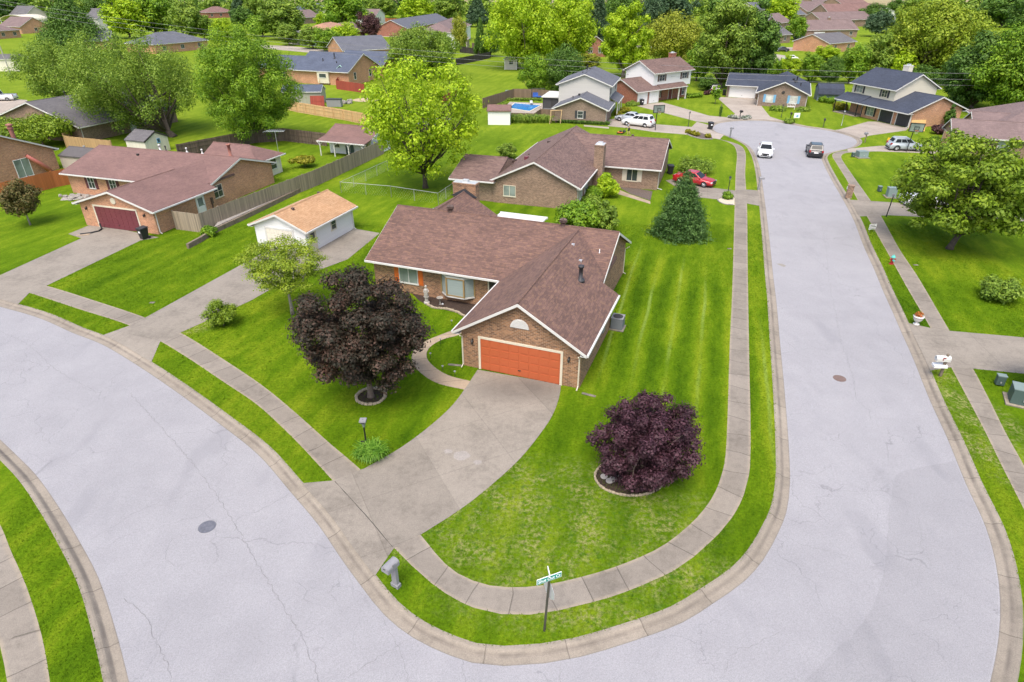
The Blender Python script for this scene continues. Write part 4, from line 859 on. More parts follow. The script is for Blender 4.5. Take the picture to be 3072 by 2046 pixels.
# ------------------------------------------------------------------ house directly behind the corner house
H = House('brick_house', 'brown brick house with cross-gabled brown roof and tall chimney behind the corner house', 'house', (6.4, 62.41), -18)
H.gable(-8.8, .15, 0, 18.3, 2.4, 4.68, 'y', BR_TAN, SH_BROWN, WHITE, .42, .38)
H.gable(-4, 7.1, 9.8, 20.6, 2.4, 4.5, 'x', BR_TAN, SH_BROWN, WHITE, .5, .3, ends=(0, 1))
H.gable(-13.2, -8.5, .15, 8.0, 2.35, 3.75, 'x', BR_TAN, SH_BROWN, WHITE, .8, .3, ends=(1, 0))
H.chimney(.17, 1.2, 7.7, 9.0, 0, 4.95, BR_TAN, 'box')
H.window('f', -7.0, 0, .8, 1.35, 1.15, CREAM, GLASS_G, None, 2, 1); H.window('f', -11.0, .15, .8, .75, 1.15, CREAM, GLASS_G, None, 1, 1)
H.window('f', 4.2, 9.8, .8, 1.25, 1.35, CREAM, GLASS, SHUT_T, 2, 1, sw=.45); H.window('r', .15, 1.6, .7, 1.3, 1.4, WHITE, GLASS_G, None, 2, 1); H.window('r', .15, 4.2, .7, 1.1, 1.4, WHITE, GLASS_G, None, 2, 1)
H.spout(.15, .2, 2.4, 'r'); H.spout(7.1, 10.0, 2.4, 'r')
H.boxvent(-6.2, 12.5, 3.8, VENTB, 1); H.boxvent(-7.3, 8.0, 3.3, VENTB, .7); H.boxvent(-6.6, 4.6, 3.7, MAROON, 1.1); H.pipe(-7.6, 3.0, 3.2, .5, .08); H.boxvent(3, 16.5, 4.35, VENTB, .8)
H.finish()
# ------------------------------------------------------------------ little outbuilding with a porch
H = House('outbuilding', 'white garden house with red shingle roof and three porch posts inside the left back yard', 'outbuilding', (-25.04, 86.62), -20.5)
H.gable(-.1, 6.5, 1.0, 5.7, 2.35, 3.35, 'x', SID_W, SH_RED, WHITE, .3, .35)
H.lean(-.45, 6.85, -1.15, .72, 2.05, 2.36, SH_RED, WHITE)
for x in (-.2, 2.0, 4.2, 6.4): H.post(x, -.95, 1.95, WHITE, .055, braces=True)
H.window('f', 1.1, 1.0, .8, .8, 1.0, CREAM, GLASS, None, 2, 3); H.window('f', 5.5, 1.0, .8, 1.0, 1.0, CREAM, GLASS_G, None, 2, 3); H.door('f', 2.75, 1.0, .6, 1.9, GREEN_U); H.door('f', 3.45, 1.0, .6, 1.9, GREEN_U); H.finish()
# ------------------------------------------------------------------ sheds
H = House('garden_shed', 'cream shed with dark grey roof and a small blue window, behind the dusty red roof', 'shed', (-51.07, 89.58), -20.5)
H.gable(.1, 3.5, -2.8, 1.0, 1.9, 2.85, 'x', PANEL_C, SH_GREY, IRON, .12, .06, gut=False); H.window('r', 3.5, -.6, 1.3, .5, .55, SHUT_B, GLASS, None, 1, 3); H.finish()
H = House('garden_shed', 'low pale shed with flat charcoal roof beside the tan board fence', 'shed', (-56.03, 81.09), -18)
H.gable(.6, 4.6, -1.9, 1.6, 1.65, 2.35, 'x', PANEL_T, paint('felt_roof', (.10, .092, .092), .9, .15), IRON, .1, .06, gut=False); H.boxvent(2.2, .5, 2.3, ALU, .5); H.finish()
q = P((840 + 745 * .17) / 1.305, (200 + 670 * .17) / 1.305)
H = House('garden_shed', 'grey-green barn shed with blue-grey roof behind the new pine fence', 'shed', q, 3)
H.gable(-7.2, 0, .2, 4.2, 2.35, 3.3, 'x', lines('siding_sage', (.36, .36, .29), .25, 0, .8, .08), SH_BLUE, WHITE, .15, .1); H.finish()
q = P(1160, 160)
H = House('garden_shed', 'small grey shed with white corner boards alone on the far lawn', 'shed', q, -6)
H.gable(0, 3.2, 0, 4.6, 2.55, 3.35, 'y', lines('siding_warmgrey', (.46, .43, .38), .2, 1, .85, .05), SH_NAVY, WHITE, .25, .2); H.window('f', 1.75, 0, 1.25, 1.1, .9, WHITE, GLASS, None, 2, 1)
for x in (.02, 3.18): H.mb('corner_board', WHITE).box(x - .09, x + .09, -.03, .06, 0, 2.35)
H.finish()
q = P(1877, 231)
H = House('garden_shed', 'blue-grey gambrel shed with dark roof between the two navy roofed houses', 'shed', q, -12)
H.gable(0, 4.6, 0, 3, 2.2, 3.0, 'x', lines('siding_steel', (.20, .255, .31), .3, 0, .85, .05), SH_NAVY, None, .05, .1); H.lean(-.1, 4.7, -.5, -.02, 1.3, 2.25, SH_NAVY, None, 'f', 'lower_roof'); H.finish()
q = P(1122, 287)
H = House('pool_shed', 'white block pool shed with faded red roof at the low brown fence', 'shed', q, -2)
H.gable(0, 3.6, 0, 3.4, 2.25, 2.85, 'x', SID_W, SH_RED, BLACK, .2, .15, gut=False); H.finish()
# ------------------------------------------------------------------ pool house: grey two-storey
H = House('two_storey_house', 'grey two-storey house with brick side wing and slate roofs beside the swimming pool', 'house', (7.1, 108.93), -14.9)
H.gable(0, 8.37, .1, 7.6, 2.35, 4.15, 'y', BR_GREYB, SH_SLATE, WHITE, .45, .38, ends=(1, 0))
H.gable(-.7, 8.0, 6.3, 17.2, 5.2, 6.95, 'y', SID_G, SH_SLATE, WHITE, .45, .35)
H.lean(8.0, 9.5, 7.4, 15.2, 2.4, 3.2, SH_SLATE, WHITE, 'r')
for y in (8.2, 11.2, 14.6): H.post(9.3, y, 2.3, WHITE, .07)
H.window('f', 4.2, .1, .85, .95, 1.15, WHITE, GLASS, CHAR, 1, 2, sw=.42); H.window('r', 8.0, 7.6, 3.6, .8, 1.05, WHITE, SCREEN, CHAR, 1, 2); H.window('r', 8.0, 15.2, 3.6, .8, 1.05, WHITE, SCREEN, CHAR, 1, 2); H.door('r', 8.0, 10.2, .95, 2.0, MAROON)
H.spout(8.37, .3, 2.35, 'r'); H.boxvent(2.6, 11.0, 6.5, BLACK, 1); H.boxvent(2.4, 8.0, 6.3, BLACK, .6); H.boxvent(3.2, 15.0, 6.8, BLACK, 1); H.pipe(3.0, 13, 6.7, .7, .09, BLACK); H.boxvent(3.3, 3.6, 4.0, BLACK, .9); H.pipe(2.4, 2.8, 3.4, .3, .06, BLACK); H.finish()
H = House('patio_cover', 'flat white patio roof on dark screened walls against the grey two-storey house', 'patio cover', (7.1, 108.93), -14.9)
t = H.mb('patio_roof', WHITE); t.box(-4.5, -.8, 9.6, 16.6, 2.38, 2.52)
for x in (-4.2, -2.6, -1.0):
    for y in (9.9, 13.2, 16.2): H.post(x, y, 2.38, IRON, .05)
t = H.mb('screen', SCREEN); t.box(-4.22, -1.0, 9.92, 9.95, .6, 2.36); t.box(-4.22, -4.19, 9.98, 16.2, .6, 2.36)
t = H.mb('counter', GREY); t.box(-4.2, -1.2, 10.0, 10.5, 0, .6); H.finish()
# ------------------------------------------------------------------ white two-storey
H = House('two_storey_house', 'white two-storey house with brown roof and red brick double garage', 'house', (23.46, 125.57), 37.1)
H.gable(0, 6.3, 0, 8.2, 2.45, 4.3, 'x', BR_RED, SH_BROWN, WHITE, .45, .35, ends=(1, 0))
H.gable(5.2, 16.2, .9, 8.2, 5.25, 7.2, 'x', SID_W, SH_BROWN, WHITE, .5, .4, z0=2.5)
t = H.mb('wall', BR_RED); t.box(6.3, 16.15, 1.5, 8.1, -.1, 2.6)
H.lean(6.35, 14.0, -.45, .88, 2.45, 3.1, SH_BROWN, WHITE)
for x in (11.7, 13.8): H.post(x, -.25, 2.35, WHITE, .1)
H.garage('f', 1.55, 0, 2.5, 2.1, GARW, WHITE, 4, 4); H.garage('f', 4.75, 0, 2.5, 2.1, GARW, WHITE, 4, 4)
H.window('f', 7.6, .9, 3.65, 1.5, 1.15, WHITE, GLASS, VENTB, 2, 2, sw=.45); H.window('f', 14.2, .9, 3.65, 1.5, 1.15, WHITE, GLASS, VENTB, 2, 2, sw=.45); H.window('f', 7.7, 1.5, .6, 1.3, 1.4, WHITE, GLASS, SHUT_M, 2, 2); H.window('f', 15.1, 1.5, .5, .8, 1.5, WHITE, GLASS, SHUT_M, 1, 2); H.door('f', 11.2, 1.5, .95, 2.0, MAROON, WHITE)
H.chimney(14.2, 15.5, 4.6, 5.5, 5.5, 8.0, BR_RED, 'box'); H.finish()
# ------------------------------------------------------------------ blue-roofed one-storey
H = House('brick_house', 'one-storey brown brick house with navy roof, white garage door and bright blue shutters', 'house', (48.6, 133.98), -22)
H.gable(-5.5, 4.5, 0, 7.2, 2.4, 4.2, 'x', BR_GREYB, SH_NAVY, WHITE, .8, .3, ends=(1, 0)); H.gable(.9, 9.5, -8.7, 8, 2.4, 4.45, 'y', BR_GREYB, SH_NAVY, WHITE, .45, .4, ends=(1, 1))
H.garage('f', -2.45, 0, 4.88, 2.1, GARW, WHITE, 4, 8); H.window('f', 3.0, -8.7, .75, 1.3, 1.3, WHITE, CURT, SHUT_B, 2, 2, sw=.42); H.window('f', 7.2, -8.7, .75, 1.3, 1.3, WHITE, CURT, SHUT_B, 2, 2, sw=.42)
t = MB(); t.lathe([(.28, 0), (.28, .05), (.1, .08)], 16); t.xf(FX('f', 5.2, -8.7, 2.55) @ Matrix.Rotation(R(90), 4, 'X')).build('gable_vent', IRON, H.o)
H.spout(9.4, -8.7, 2.4, 'f'); H.spout(1.0, -8.7, 2.4, 'f'); H.boxvent(6.6, -1.0, 4.0, BLACK, 1.2); H.boxvent(6.9, -3.2, 3.9, BLACK, 1.2); H.pipe(7.2, -1.6, 3.6, .9, .1, BLACK); H.pipe(8.0, -4.0, 3.2, .4, .08, BLACK); H.finish()
# ------------------------------------------------------------------ navy two-storey
H = House('two_storey_house', 'two-storey house with navy roofs, cream upper floor and two black garage doors', 'house', (61.52, 110.39), -73.5)
H.gable(-3.9, 6.3, 0, 10, 2.3, 4.55, 'x', BR_ORANGE, SH_NAVY, WHITE, 1.2, .35, ends=(0, 1))
H.gable(-8.6, .9, 1.2, 9.6, 4.95, 7.25, 'x', SID_C, SH_NAVY, WHITE, .5, .35, z0=2.4); H.mb('wall', BR_ORANGE).box(-8.5, -3.95, 1.6, 9.5, -.1, 2.6)
H.lean(-9.6, -3.92, -1.25, 1.18, 2.3, 3.3, SH_NAVY, WHITE); H.lean(-9.6, -8.62, 1.2, 9, 2.3, 3.0, SH_NAVY, WHITE, 'l')
for x in (-9.4, -6.7, -4.1): H.post(x, -1.05, 2.2, BLACK, .07)
H.garage('f', 1.35, 0, 2.6, 2.1, GARB, WHITE, 4, 4); H.garage('f', 4.9, 0, 2.6, 2.1, GARB, WHITE, 4, 4); H.window('f', -2.1, 0, .5, 1.5, 1.45, CREAM, GLASS_G, BLACK, 2, 2); H.window('f', -6.9, 1.2, 3.5, 1.5, 1.1, CREAM, GLASS_G, CHAR, 2, 2); H.window('f', -1.3, 1.2, 3.5, 1.2, 1.1, CREAM, GLASS, CHAR, 2, 2); H.door('f', -5.2, 1.6, .95, 2.0, BLACK)
H.chimney(-4.6, -3.4, 7.0, 7.9, 5.5, 8.0, PANEL_C, 'box'); H.spout(6.2, 0, 2.3, 'f')
H.mb('porch_floor', CONC).box(-9.4, -4.0, -1.2, 1.55, 0, .12); H.finish(); NAVY = H.o
# ------------------------------------------------------------------ mauve-roofed house on the right edge
H = House('brick_house', 'tan brick house with large mauve roofs at the right edge behind the spreading tree', 'house', (61.07, 91.97), -20.5)
H.gable(0, 15, -5.4, .2, 2.4, 4.1, 'x', BR_TAN, SH_MAUVE, WHITE, .45, .3, ends=(1, 0)); H.gable(3.6, 8, .3, 6.5, 2.6, 4.3, 'x', BR_TAN, SH_MAUVE, WHITE, .4, .3, ends=(1, 0)); H.hip(5.5, 22, -1, 13, 3.0, 6.2, 'x', BR_TAN, SH_MAUVE, WHITE)
H.garage('l', 0, -2.4, 4.6, 2.1, PEACH, CREAM, 4, 8); H.window('f', 6, -5.4, .8, 1.5, 1.3, WHITE, GLASS_G, None); H.pipe(11, 2, 4.4, .5, .08); H.finish()
H = House('brick_house', 'pale house mostly hidden behind the spreading tree on the right', 'house', (61, 62), -16)
H.gable(0, 12, 0, 9, 2.4, 4.3, 'y', PANEL_T, SH_GREY, WHITE, .4, .3); H.window('l', 0, 4, .8, 1.5, 1.3, WHITE, GLASS, None); H.door('l', 0, 7, .95, 2.0, GARW); H.finish()
# ------------------------------------------------------------------ blue-roofed house across the back yards
H = House('brick_house', 'long brick house with slate blue roof behind the red board fence', 'house', (-36.57, 151.71), -20.5)
H.gable(-14, 0, 0, 13, 2.9, 6.2, 'x', BR_ORANGE, SH_BLUE, WHITE, .5, .35); H.gable(-30, -13.5, 1.5, 12, 2.9, 5.1, 'x', BR_ORANGE, SH_BLUE, WHITE, .5, .3, ends=(1, 0)); H.gable(-12, 1.0, 13, 24, 2.9, 5.6, 'x', BR_ORANGE, SH_BLUE, WHITE, .5, .3)
H.mb('bay', CREAM).box(-8.0, -5.0, -.5, .0, .35, 2.8); H.window('f', -6.5, -.5, 1.5, 1.9, .9, WHITE, GLASS, None, 1, 1); H.window('r', 0, 2.6, 1.1, .95, 1.5, WHITE, GLASS, None, 1, 2); H.window('r', 0, 9, 1.1, .95, 1.5, WHITE, GLASS, None, 1, 2); H.window('f', -19, 1.5, 1.0, 1.3, 1.4, WHITE, GLASS, None)
H.pipe(-6, 4.2, 5.1, 1.1, .12, BLACK); H.pipe(-8.5, 3.2, 4.6, .4, .1, BLACK); H.pipe(-4.5, 2.6, 4.2, .4, .1, BLACK); H.finish()
# ------------------------------------------------------------------ fences
def fence(name, label, pts, h, mat, cat='fence', post_side=0, gap=2.4, rails=True, pmat=None, group=None, hs=None):
    """boards between posts along a path on the ground; rails and posts show on post_side (+1 left, -1 right of the path)"""
    o = thing(name, label, cat, pts[0], 0, group); P0 = Vector(pts[0]); pts = [Vector(p) - P0 for p in pts]
    bd = MB(); rl = MB(); k = 0
    for a, b in zip(pts, pts[1:]):
        d = (b - a); L = d.length; d.normalize(); nn = Vector((-d.y, d.x, 0)); n = max(1, round(L / gap))
        # boards with slightly uneven tops
        m = max(1, int(L / .42)); 
        for i in range(m):
            p = a + d * (L * i / m); q = a + d * (L * (i + 1) / m - .006); hh = h * (1 + random.uniform(-.012, .012))
            bd.extr([p - nn * .012, q - nn * .012, q + nn * .012, p + nn * .012], (0, 0, hh))
        sd = post_side or 1
        if rails:
            for z in (.3, h * .55, h - .25): rl.extr([a + nn * sd * .013 + Vector((0, 0, z)), b + nn * sd * .013 + Vector((0, 0, z)), b + nn * sd * .055 + Vector((0, 0, z)), a + nn * sd * .055 + Vector((0, 0, z))], (0, 0, .09))
        for i in range(n + 1):
            if i == 0 and a is not pts[0]: continue
            p = a + d * (L * i / n) + nn * sd * .075
            t = MB(); t.box(-.05, .05, -.05, .05, 0, h + .03); t.xf(Matrix.Translation(p) @ Matrix.Rotation(math.atan2(d.y, d.x), 4, 'Z')).build('post', pmat or mat, o); k += 1
    bd.build('board_panel', mat, o)
    if rails: rl.build('rail', pmat or mat, o)
    return o
random.seed(3)
fence('board_fence', 'long weathered grey board fence between the left neighbour and the white detached garage', V([(405, 527), (466, 535), (733, 425), (883, 353)]), 1.8, W_GREY, post_side=1)
fence('board_fence', 'dark stained board fence running behind the left neighbour towards the white garden house', V([(412, 364), (500, 346), (590, 328), (654, 324), (752, 336)]), 1.8, W_DARK, post_side=-1)
fence('board_fence', 'new pale pine fence across the far back yard', V([(660, 252), (684, 258), (790, 276), (878, 294), (850, 310)]), 1.75, W_PINE, post_side=-1)
fence('board_fence', 'red board fence enclosing the corner of the blue roofed brick house', V([(783, 191), (774, 205), (812, 210), (838, 214)]), 1.8, W_RED, rails=False)
fence('board_fence', 'short red fence seen past the yellow-green maple on its right', V([(1018, 241), (1048, 224), (1076, 208)]), 1.5, W_RED, rails=False)
fence('board_fence', 'black board fence around a yard far behind, under the round tree', V([(1049, 150), (1090, 142), (1126, 134), (1128, 128), (1058, 121)]), 1.8, W_BLACK)
fence('board_fence', 'tall brown board fence around the swimming pool', V([(1111, 249), (1181, 226), (1232, 227), (1276, 231)]), 1.8, W_BROWN, rails=False)
fence('board_fence', 'low brown fence with a stepped corner in front of the swimming pool', V([(1166, 275), (1228, 277), (1243, 266), (1279, 268)]), 1.15, W_BROWN)
fence('board_fence', 'orange stained board fence in front of the french door brick house', V([(-40, 470), (30, 455), (80, 443), (130, 430), (180, 420), (184, 412)]), 1.8, W_ORANGE, rails=False)
fence('board_fence', 'tan board fence bending behind the low charcoal roofed shed', V([(182, 318), (153, 340), (159, 345), (262, 356)]), 1.9, W_TAN, rails=False)
fence('board_fence', 'orange board fence on the far lawn beside the purple tree', V([(885, 50), (898, 52), (913, 52)]), 2.2, W_ORANGE, rails=False)
fence('board_fence', 'dark fence below the white house with the raised deck', V([(1085, 112), (1110, 114), (1130, 112)]), 1.9, W_DARK, rails=False)
def chain_link(label, pts, h=1.2):
    o = thing('chain_link_fence', label, 'fence', pts[0]); P0 = Vector(pts[0]); q = [Vector(p) - P0 for p in pts]; r = MB(); w = MB()
    for a, b in zip(q, q[1:]):
        d = b - a; L = d.length; n = max(1, round(L / 2.6)); r.tube([a + Vector((0, 0, h)), b + Vector((0, 0, h))], .022, 6)
        for i in range(n + 1): MB().tube([a + d * (i / n), a + d * (i / n) + Vector((0, 0, h + .05))], .028, 6).build('post', METAL, o)
        m = int(L / .30); u = d.normalized()
        for i in range(m):
            for s in (-1, 1):
                p = a + d * (i / m); e = p + u * .30 * 3 * s
                if 0 <= (e - a).dot(u) <= L: w.tube([p + Vector((0, 0, .03)), e + Vector((0, 0, h - .02))], .0025, 3, False)
    r.build('rail', METAL, o); w.build('wire_mesh', METAL, o); return o
chain_link('thin chain link fence across the lawn behind the tan roofed garage', V([(892, 392), (785, 443), (900, 453), (1008, 470), (1042, 446)]))
# ------------------------------------------------------------------ retaining wall and gravel by the long fence
rw = V([(432, 572), (462, 556), (493, 536), (560, 505), (640, 466), (700, 437), (733, 424)])
t = MB()
for lay in range(3):
    for a, b in zip(rw, rw[1:]):
        d = (b - a); n = max(1, int(d.length / 1.1)); nn = Vector((-d.y, d.x, 0)).normalized()
        for i in range(n):
            p = a + d * ((i + .02) / n); q = a + d * ((i + .98) / n); k = random.uniform(-.015, .015)
            t.extr([p - nn * (.11 + k), q - nn * (.11 - k), q + nn * .11, p + nn * .11], (0, 0, .145)); 
            for v in range(len(t.v) - 8, len(t.v)): t.v[v] = (t.v[v][0], t.v[v][1], t.v[v][2] + lay * .15)
o = t.build('retaining_wall', TIMBER); tag(o, 'low stacked timber retaining wall holding the gravel strip by the long fence', 'retaining wall')
o = sheet('gravel_strip', V([(493, 532), (733, 420), (727, 415), (620, 462), (505, 517)]), .40, GRAVEL, kind='stuff')
t = MB(); g0 = V([(493, 532), (733, 420)]); g1 = V([(505, 517), (727, 415)])
t.face([g0[0], g0[1], g0[1] + Vector((0, 0, .4)), g0[0] + Vector((0, 0, .4))]); t.face([g0[0], g1[0], g1[0] + Vector((0, 0, .4)), g0[0] + Vector((0, 0, .4))])
oo = t.build('gravel_strip', GRAVEL); oo['kind'] = 'stuff'
# ------------------------------------------------------------------ edging stones
def stones(label, pts, n, r=.15, mat=None, hgt=.12, group=None):
    t = MB()
    L = [0]
    for i in range(1, len(pts)): L.append(L[-1] + (pts[i] - pts[i - 1]).length)
    j = 0
    for k in range(n):
        s = L[-1] * k / n
        while L[j + 1] < s: j += 1
        p = pts[j].lerp(pts[j + 1], (s - L[j]) / (L[j + 1] - L[j])); d = pts[j + 1] - pts[j]
        m = Matrix.Translation((p.x, p.y, .0)) @ Matrix.Rotation(math.atan2(d.y, d.x) + random.uniform(-.2, .2), 4, 'Z'); w = L[-1] / n * .47
        q = MB(); q.box(-w, w, -r * random.uniform(.4, .6), r * random.uniform(.4, .6), 0, hgt * random.uniform(.8, 1.15)); q.xf(m); t.mesh(q.v, q.f)
    o = t.build('stone_edging', mat or STONE, bevel=.025); return tag(o, label, 'edging', group)
def ellipse(c, a, b, rot=0, n=40):
    return [Vector((c[0] + a * math.cos(w) * math.cos(rot) - b * math.sin(w) * math.sin(rot), c[1] + a * math.cos(w) * math.sin(rot) + b * math.sin(w) * math.cos(rot), 0)) for w in [2 * math.pi * k / n for k in range(n + 1)]]
c = P(853, 912); E = ellipse(c, .80, .80); sheet('garden_bed', E[:-1], .012, MULCH); stones('ring of tan stones around the dark red maple trunk', E, 22, .16)
c = P(1447, 1097); E = ellipse(c, 1.62, 1.25, R(5)); sheet('garden_bed', E[:-1], .012, MULCH); stones('ring of small tan stones around the purple lace-leaf maple', E, 52, .11, hgt=.09)
stones('curved row of flat tan stones edging the front flower bed', smooth_path(V([(984, 702), (1000, 709), (1025, 711), (1050, 718), (1070, 730)]), .15), 20, .17)
for (x, y, r), lab in (((1388.5, 1096, .17), 'round grey stepping stone nearest the left rim of the purple maple bed'), ((1401, 1106, .17), 'round grey stepping stone in front of the square slab')):
    t = MB(); t.lathe([(r, 0), (r, .04), (r * .9, .055), (.001, .055)], 18); o = t.build('stepping_stone', STATUE); o.location = P(x, y, .012); tag(o, lab, 'stepping stone', 'stones in the purple maple bed')
t = MB(); t.box(-.24, .24, -.17, .17, 0, .07); o = t.build('stepping_stone', STATUE, bevel=.01); o.location = P(1416, 1101, .012); o.rotation_euler = (0, 0, R(20)); tag(o, 'square pale slab under the purple maple branches', 'stepping stone', 'stones in the purple maple bed')
c = P(1674, 463); E = [P(1688.5, 455), P(1670, 452.5), P(1657, 455), P(1650, 459), P(1656, 466), P(1670, 470.5), P(1688.5, 471.5)]
sheet('garden_bed', E, .014, paint('pale_gravel', (.50, .44, .34), .95, .3, 12)); stones('pale stone rim of the small shrub island at the driveway corner', smooth_path(E, .15), 26, .12, ROCK, .1)
E = V([(1578, 308), (1590, 314), (1615, 320), (1640, 320.5), (1635, 313), (1605, 303), (1585, 303)]); sheet('garden_bed', E, .012, MULCH_G); stones('pale stone border of the yellow shrub bed by the cul-de-sac', smooth_path(E[:4], .2), 22, .14, ROCK)
t = MB(); random.seed(5)
for _ in range(14):
    p = P(random.uniform(138, 215), random.uniform(450, 462)) - P(175, 456); t.ball((p.x, p.y, .12), (random.uniform(.18, .38), random.uniform(.15, .3), random.uniform(.12, .22)), 8, 5, .12)
o = t.build('rock_border', ROCK); o.location = P(175, 456); tag(o, 'heap of pale landscape rocks edging the bed at the red roofed neighbour', 'rocks')
# ------------------------------------------------------------------ post and sign things
def mailbox(label, base, rz, body, post=None, h=1.05, style='dome', group='mailboxes along the street', name='mailbox'):
    o = thing(name, label, 'mailbox', base, rz, group); post = post or body
    if style == 'pedestal':
        t = MB(); t.box(-.09, .09, -.07, .07, 0, h - .1); t.box(-.13, .13, -.10, .10, 0, .18); t.build('post', post, o, bevel=.01)
    else:
        t = MB(); t.box(-.05, .05, -.05, .05, 0, h); t.box(-.045, .045, -.32, .05, h - .12, h - .03); t.build('post', post, o)
    t = MB(); n = 10; prof = [(-.13, 0), (.13, 0), (.13, .16)] + [(.13 * math.cos(math.pi * k / n), .16 + .13 * math.sin(math.pi * k / n)) for k in range(1, n)] + [(-.13, .16)]
    t.extr([(a, -.42, h - .03 + b) for a, b in prof], (0, .56, 0)); b = t.build('box', body, o, False)
    t = MB(); t.extr([(a * .93, -.435, h - .03 + .01 + b * .93) for a, b in prof], (0, .013, 0)); d = t.build('door', body, b)
    t = MB(); t.box(-.03, .03, -.45, -.436, h + .16, h + .19); t.build('handle', IRON, d)
    t = MB(); t.box(.132, .142, -.2, -.17, h + .05, h + .26); t.box(.132, .142, -.2, -.08, h + .2, h + .26); t.build('flag', RED if body is not GREY else GREY, b)
    return o
o = mailbox('grey moulded plastic mailbox on a pedestal post in the front verge', P(910.7, 1347), R(-34), GREY, GREY, 1.18, 'pedestal'); o.scale = (1.4, 1.05, 1.0)
o = mailbox('two-tier white mailbox leaning on a dark wooden post at the right driveway', P(2161, 864.7), R(-82), WHITE, TIMBER, 1.1); o.rotation_euler = (R(3), R(4), R(-100)); o.scale = (1.3, 1.3, 1.05)
t = MB(); t.box(-.15, .15, -.45, .1, .66, .80); t.build('newspaper_box', GARW, o)
t = MB(); t.box(-.04, .04, -.04, .04, 1.05, 1.5); t.build('post_top', TIMBER, o)
mailbox('grey pedestal mailbox beside the left kerb at the red car driveway', P(1743, 436), R(90), GREY, GREY, 1.2, 'pedestal')
mailbox('pale grey mailbox at the left rim of the cul-de-sac', P(1678, 316.5), R(120), GREY, GREY, 1.25, 'pedestal')
mailbox('black mailbox among white flowers between two driveways', P(1700, 274), R(30), BLACK, BLACK, 1.2)
mailbox('black mailbox in a small planting beside the white yard sign', P(1815.5, 279), R(-10), BLACK, BLACK, 1.2)
mailbox('dark mailbox on a thin post in front of the navy roofed house', P(1892, 293), R(-20), CHAR, IRON, 1.15)
mailbox('pale mailbox on the grass triangle near the silver car driveway', P(1987.7, 328), R(-70), GREY, TIMBER, 1.2)
o = thing('mailbox_pillar', 'brown brick mailbox pillar beside the right kerb', 'mailbox', P(1950, 454), R(-22), 'mailboxes along the street')
t = MB(); t.box(-.3, .3, -.3, .3, 0, 1.25); t.box(-.34, .34, -.34, .34, 1.25, 1.35); t.build('pillar', BR_TAN, o)
t = MB(); t.box(-.37, -.30, -.13, .13, .9, 1.15); t.build('box', WHITE, o)
def text_mesh(txt, size, mat, M, parent, name='lettering'):
    cu = bpy.data.curves.new(name, 'FONT'); cu.body = txt; cu.size = size; cu.align_x = 'CENTER'; cu.align_y = 'CENTER'; cu.extrude = .001; cu.offset = size * .022
    ob = bpy.data.objects.new(name, cu); COL.objects.link(ob); dg = bpy.context.evaluated_depsgraph_get(); me = bpy.data.meshes.new_from_object(ob.evaluated_get(dg))
    bpy.data.objects.remove(ob); me.transform(M); me.materials.clear(); me.materials.append(mat); o = bpy.data.objects.new(name, me); COL.objects.link(o); o.parent = parent; return o
SIGN_G = paint('sign_green', (.0, .27, .20), .4, .05); SIGN_W = paint('sign_white', (.85, .86, .86), .4, .03)
b = P(1251, 1450); o = thing('street_sign', 'green Shut Out Ct street name sign on a dark post in the corner verge', 'street sign', b, 0)
MB().tube([(0, 0, -.1), (.10, .0, 2.62)], .042, 8).build('post', TIMBER if False else paint('post_olive', (.055, .055, .04), .7, .3, 4), o)
M0 = Matrix.Translation((.10, 0, 2.74)) @ Matrix.Rotation(R(23), 4, 'Z')
t = MB(); t.box(-.46, .46, -.012, .012, -.125, .125); bl = t.xf(M0).build('name_blade', SIGN_W, o, bevel=.004)
t = MB(); t.box(-.445, .445, -.0145, .0145, -.11, .11); t.xf(M0).build('blade_face', SIGN_G, bl)
text_mesh('Shut Out Ct', .21, SIGN_W, M0 @ Matrix.Translation((0, -.017, -.005)) @ Matrix.Rotation(R(90), 4, 'X') @ Matrix.Diagonal((.78, 1, 1, 1)), bl)
M1 = Matrix.Translation((.10, 0, 2.92)) @ Matrix.Rotation(R(98), 4, 'Z')
t = MB(); t.box(-.10, .30, -.010, .010, -.06, .08); t.xf(M1).build('cross_blade', SIGN_W, o)
t = MB(); n = 8; pr = [(.38 * math.cos(math.pi / 8 + 2 * math.pi * k / n), .38 * math.sin(math.pi / 8 + 2 * math.pi * k / n)) for k in range(n)]
t.extr([(a, -.004, bb) for a, bb in pr], (0, .008, 0)); st = t.xf(Matrix.Translation((.115, .06, 2.12)) @ Matrix.Rotation(R(-64), 4, 'Z')).build('stop_sign_back', ALU, o)
# lamp posts
def lamp_post(label, b, h, mat=BLACK, group=None, head='lantern'):
    o = thing('lamp_post', label, 'lamp post', b, 0, group); t = MB(); t.lathe([(.075, 0), (.075, .12), (.045, .16), (.038, h - .3), (.06, h - .28)], 10); t.build('post', mat, o, True)
    t = MB(); t.lathe([(.06, h - .28), (.12, h - .02), (.12, h)], 6); t.build('lantern', GLASS_G, o); t = MB(); t.lathe([(.17, h), (.16, h + .03), (.03, h + .12), (.001, h + .18)], 6); t.build('lamp_cap', mat, o); return o
o = lamp_post('black square-headed lamp post beside the yellow-green day lilies', P(843.7, 1032), 1.65)
t = MB(); t.box(-.16, .16, -.16, .16, 1.72, 1.80); t.box(-.12, .12, -.12, .12, 1.66, 1.72); t.build('solar_cap', GREY, o)
t = MB(); t.box(-.26, -.07, -.015, .015, .12, .5); t.build('number_plate', CHAR, o)
lamp_post('thin black lamp post on the shrub island at the red car driveway', P(1673, 444), 1.75)
lamp_post('thin black lamp post on the lawn near the blue shuttered house', P(1795.5, 270), 2.0)
lamp_post('black lamp post at the end of the white house driveway', P(1582, 291), 2.2)
lamp_post('slim grey lamp post on the lawn before the navy roofed house', P(1934, 289), 2.2, METAL)
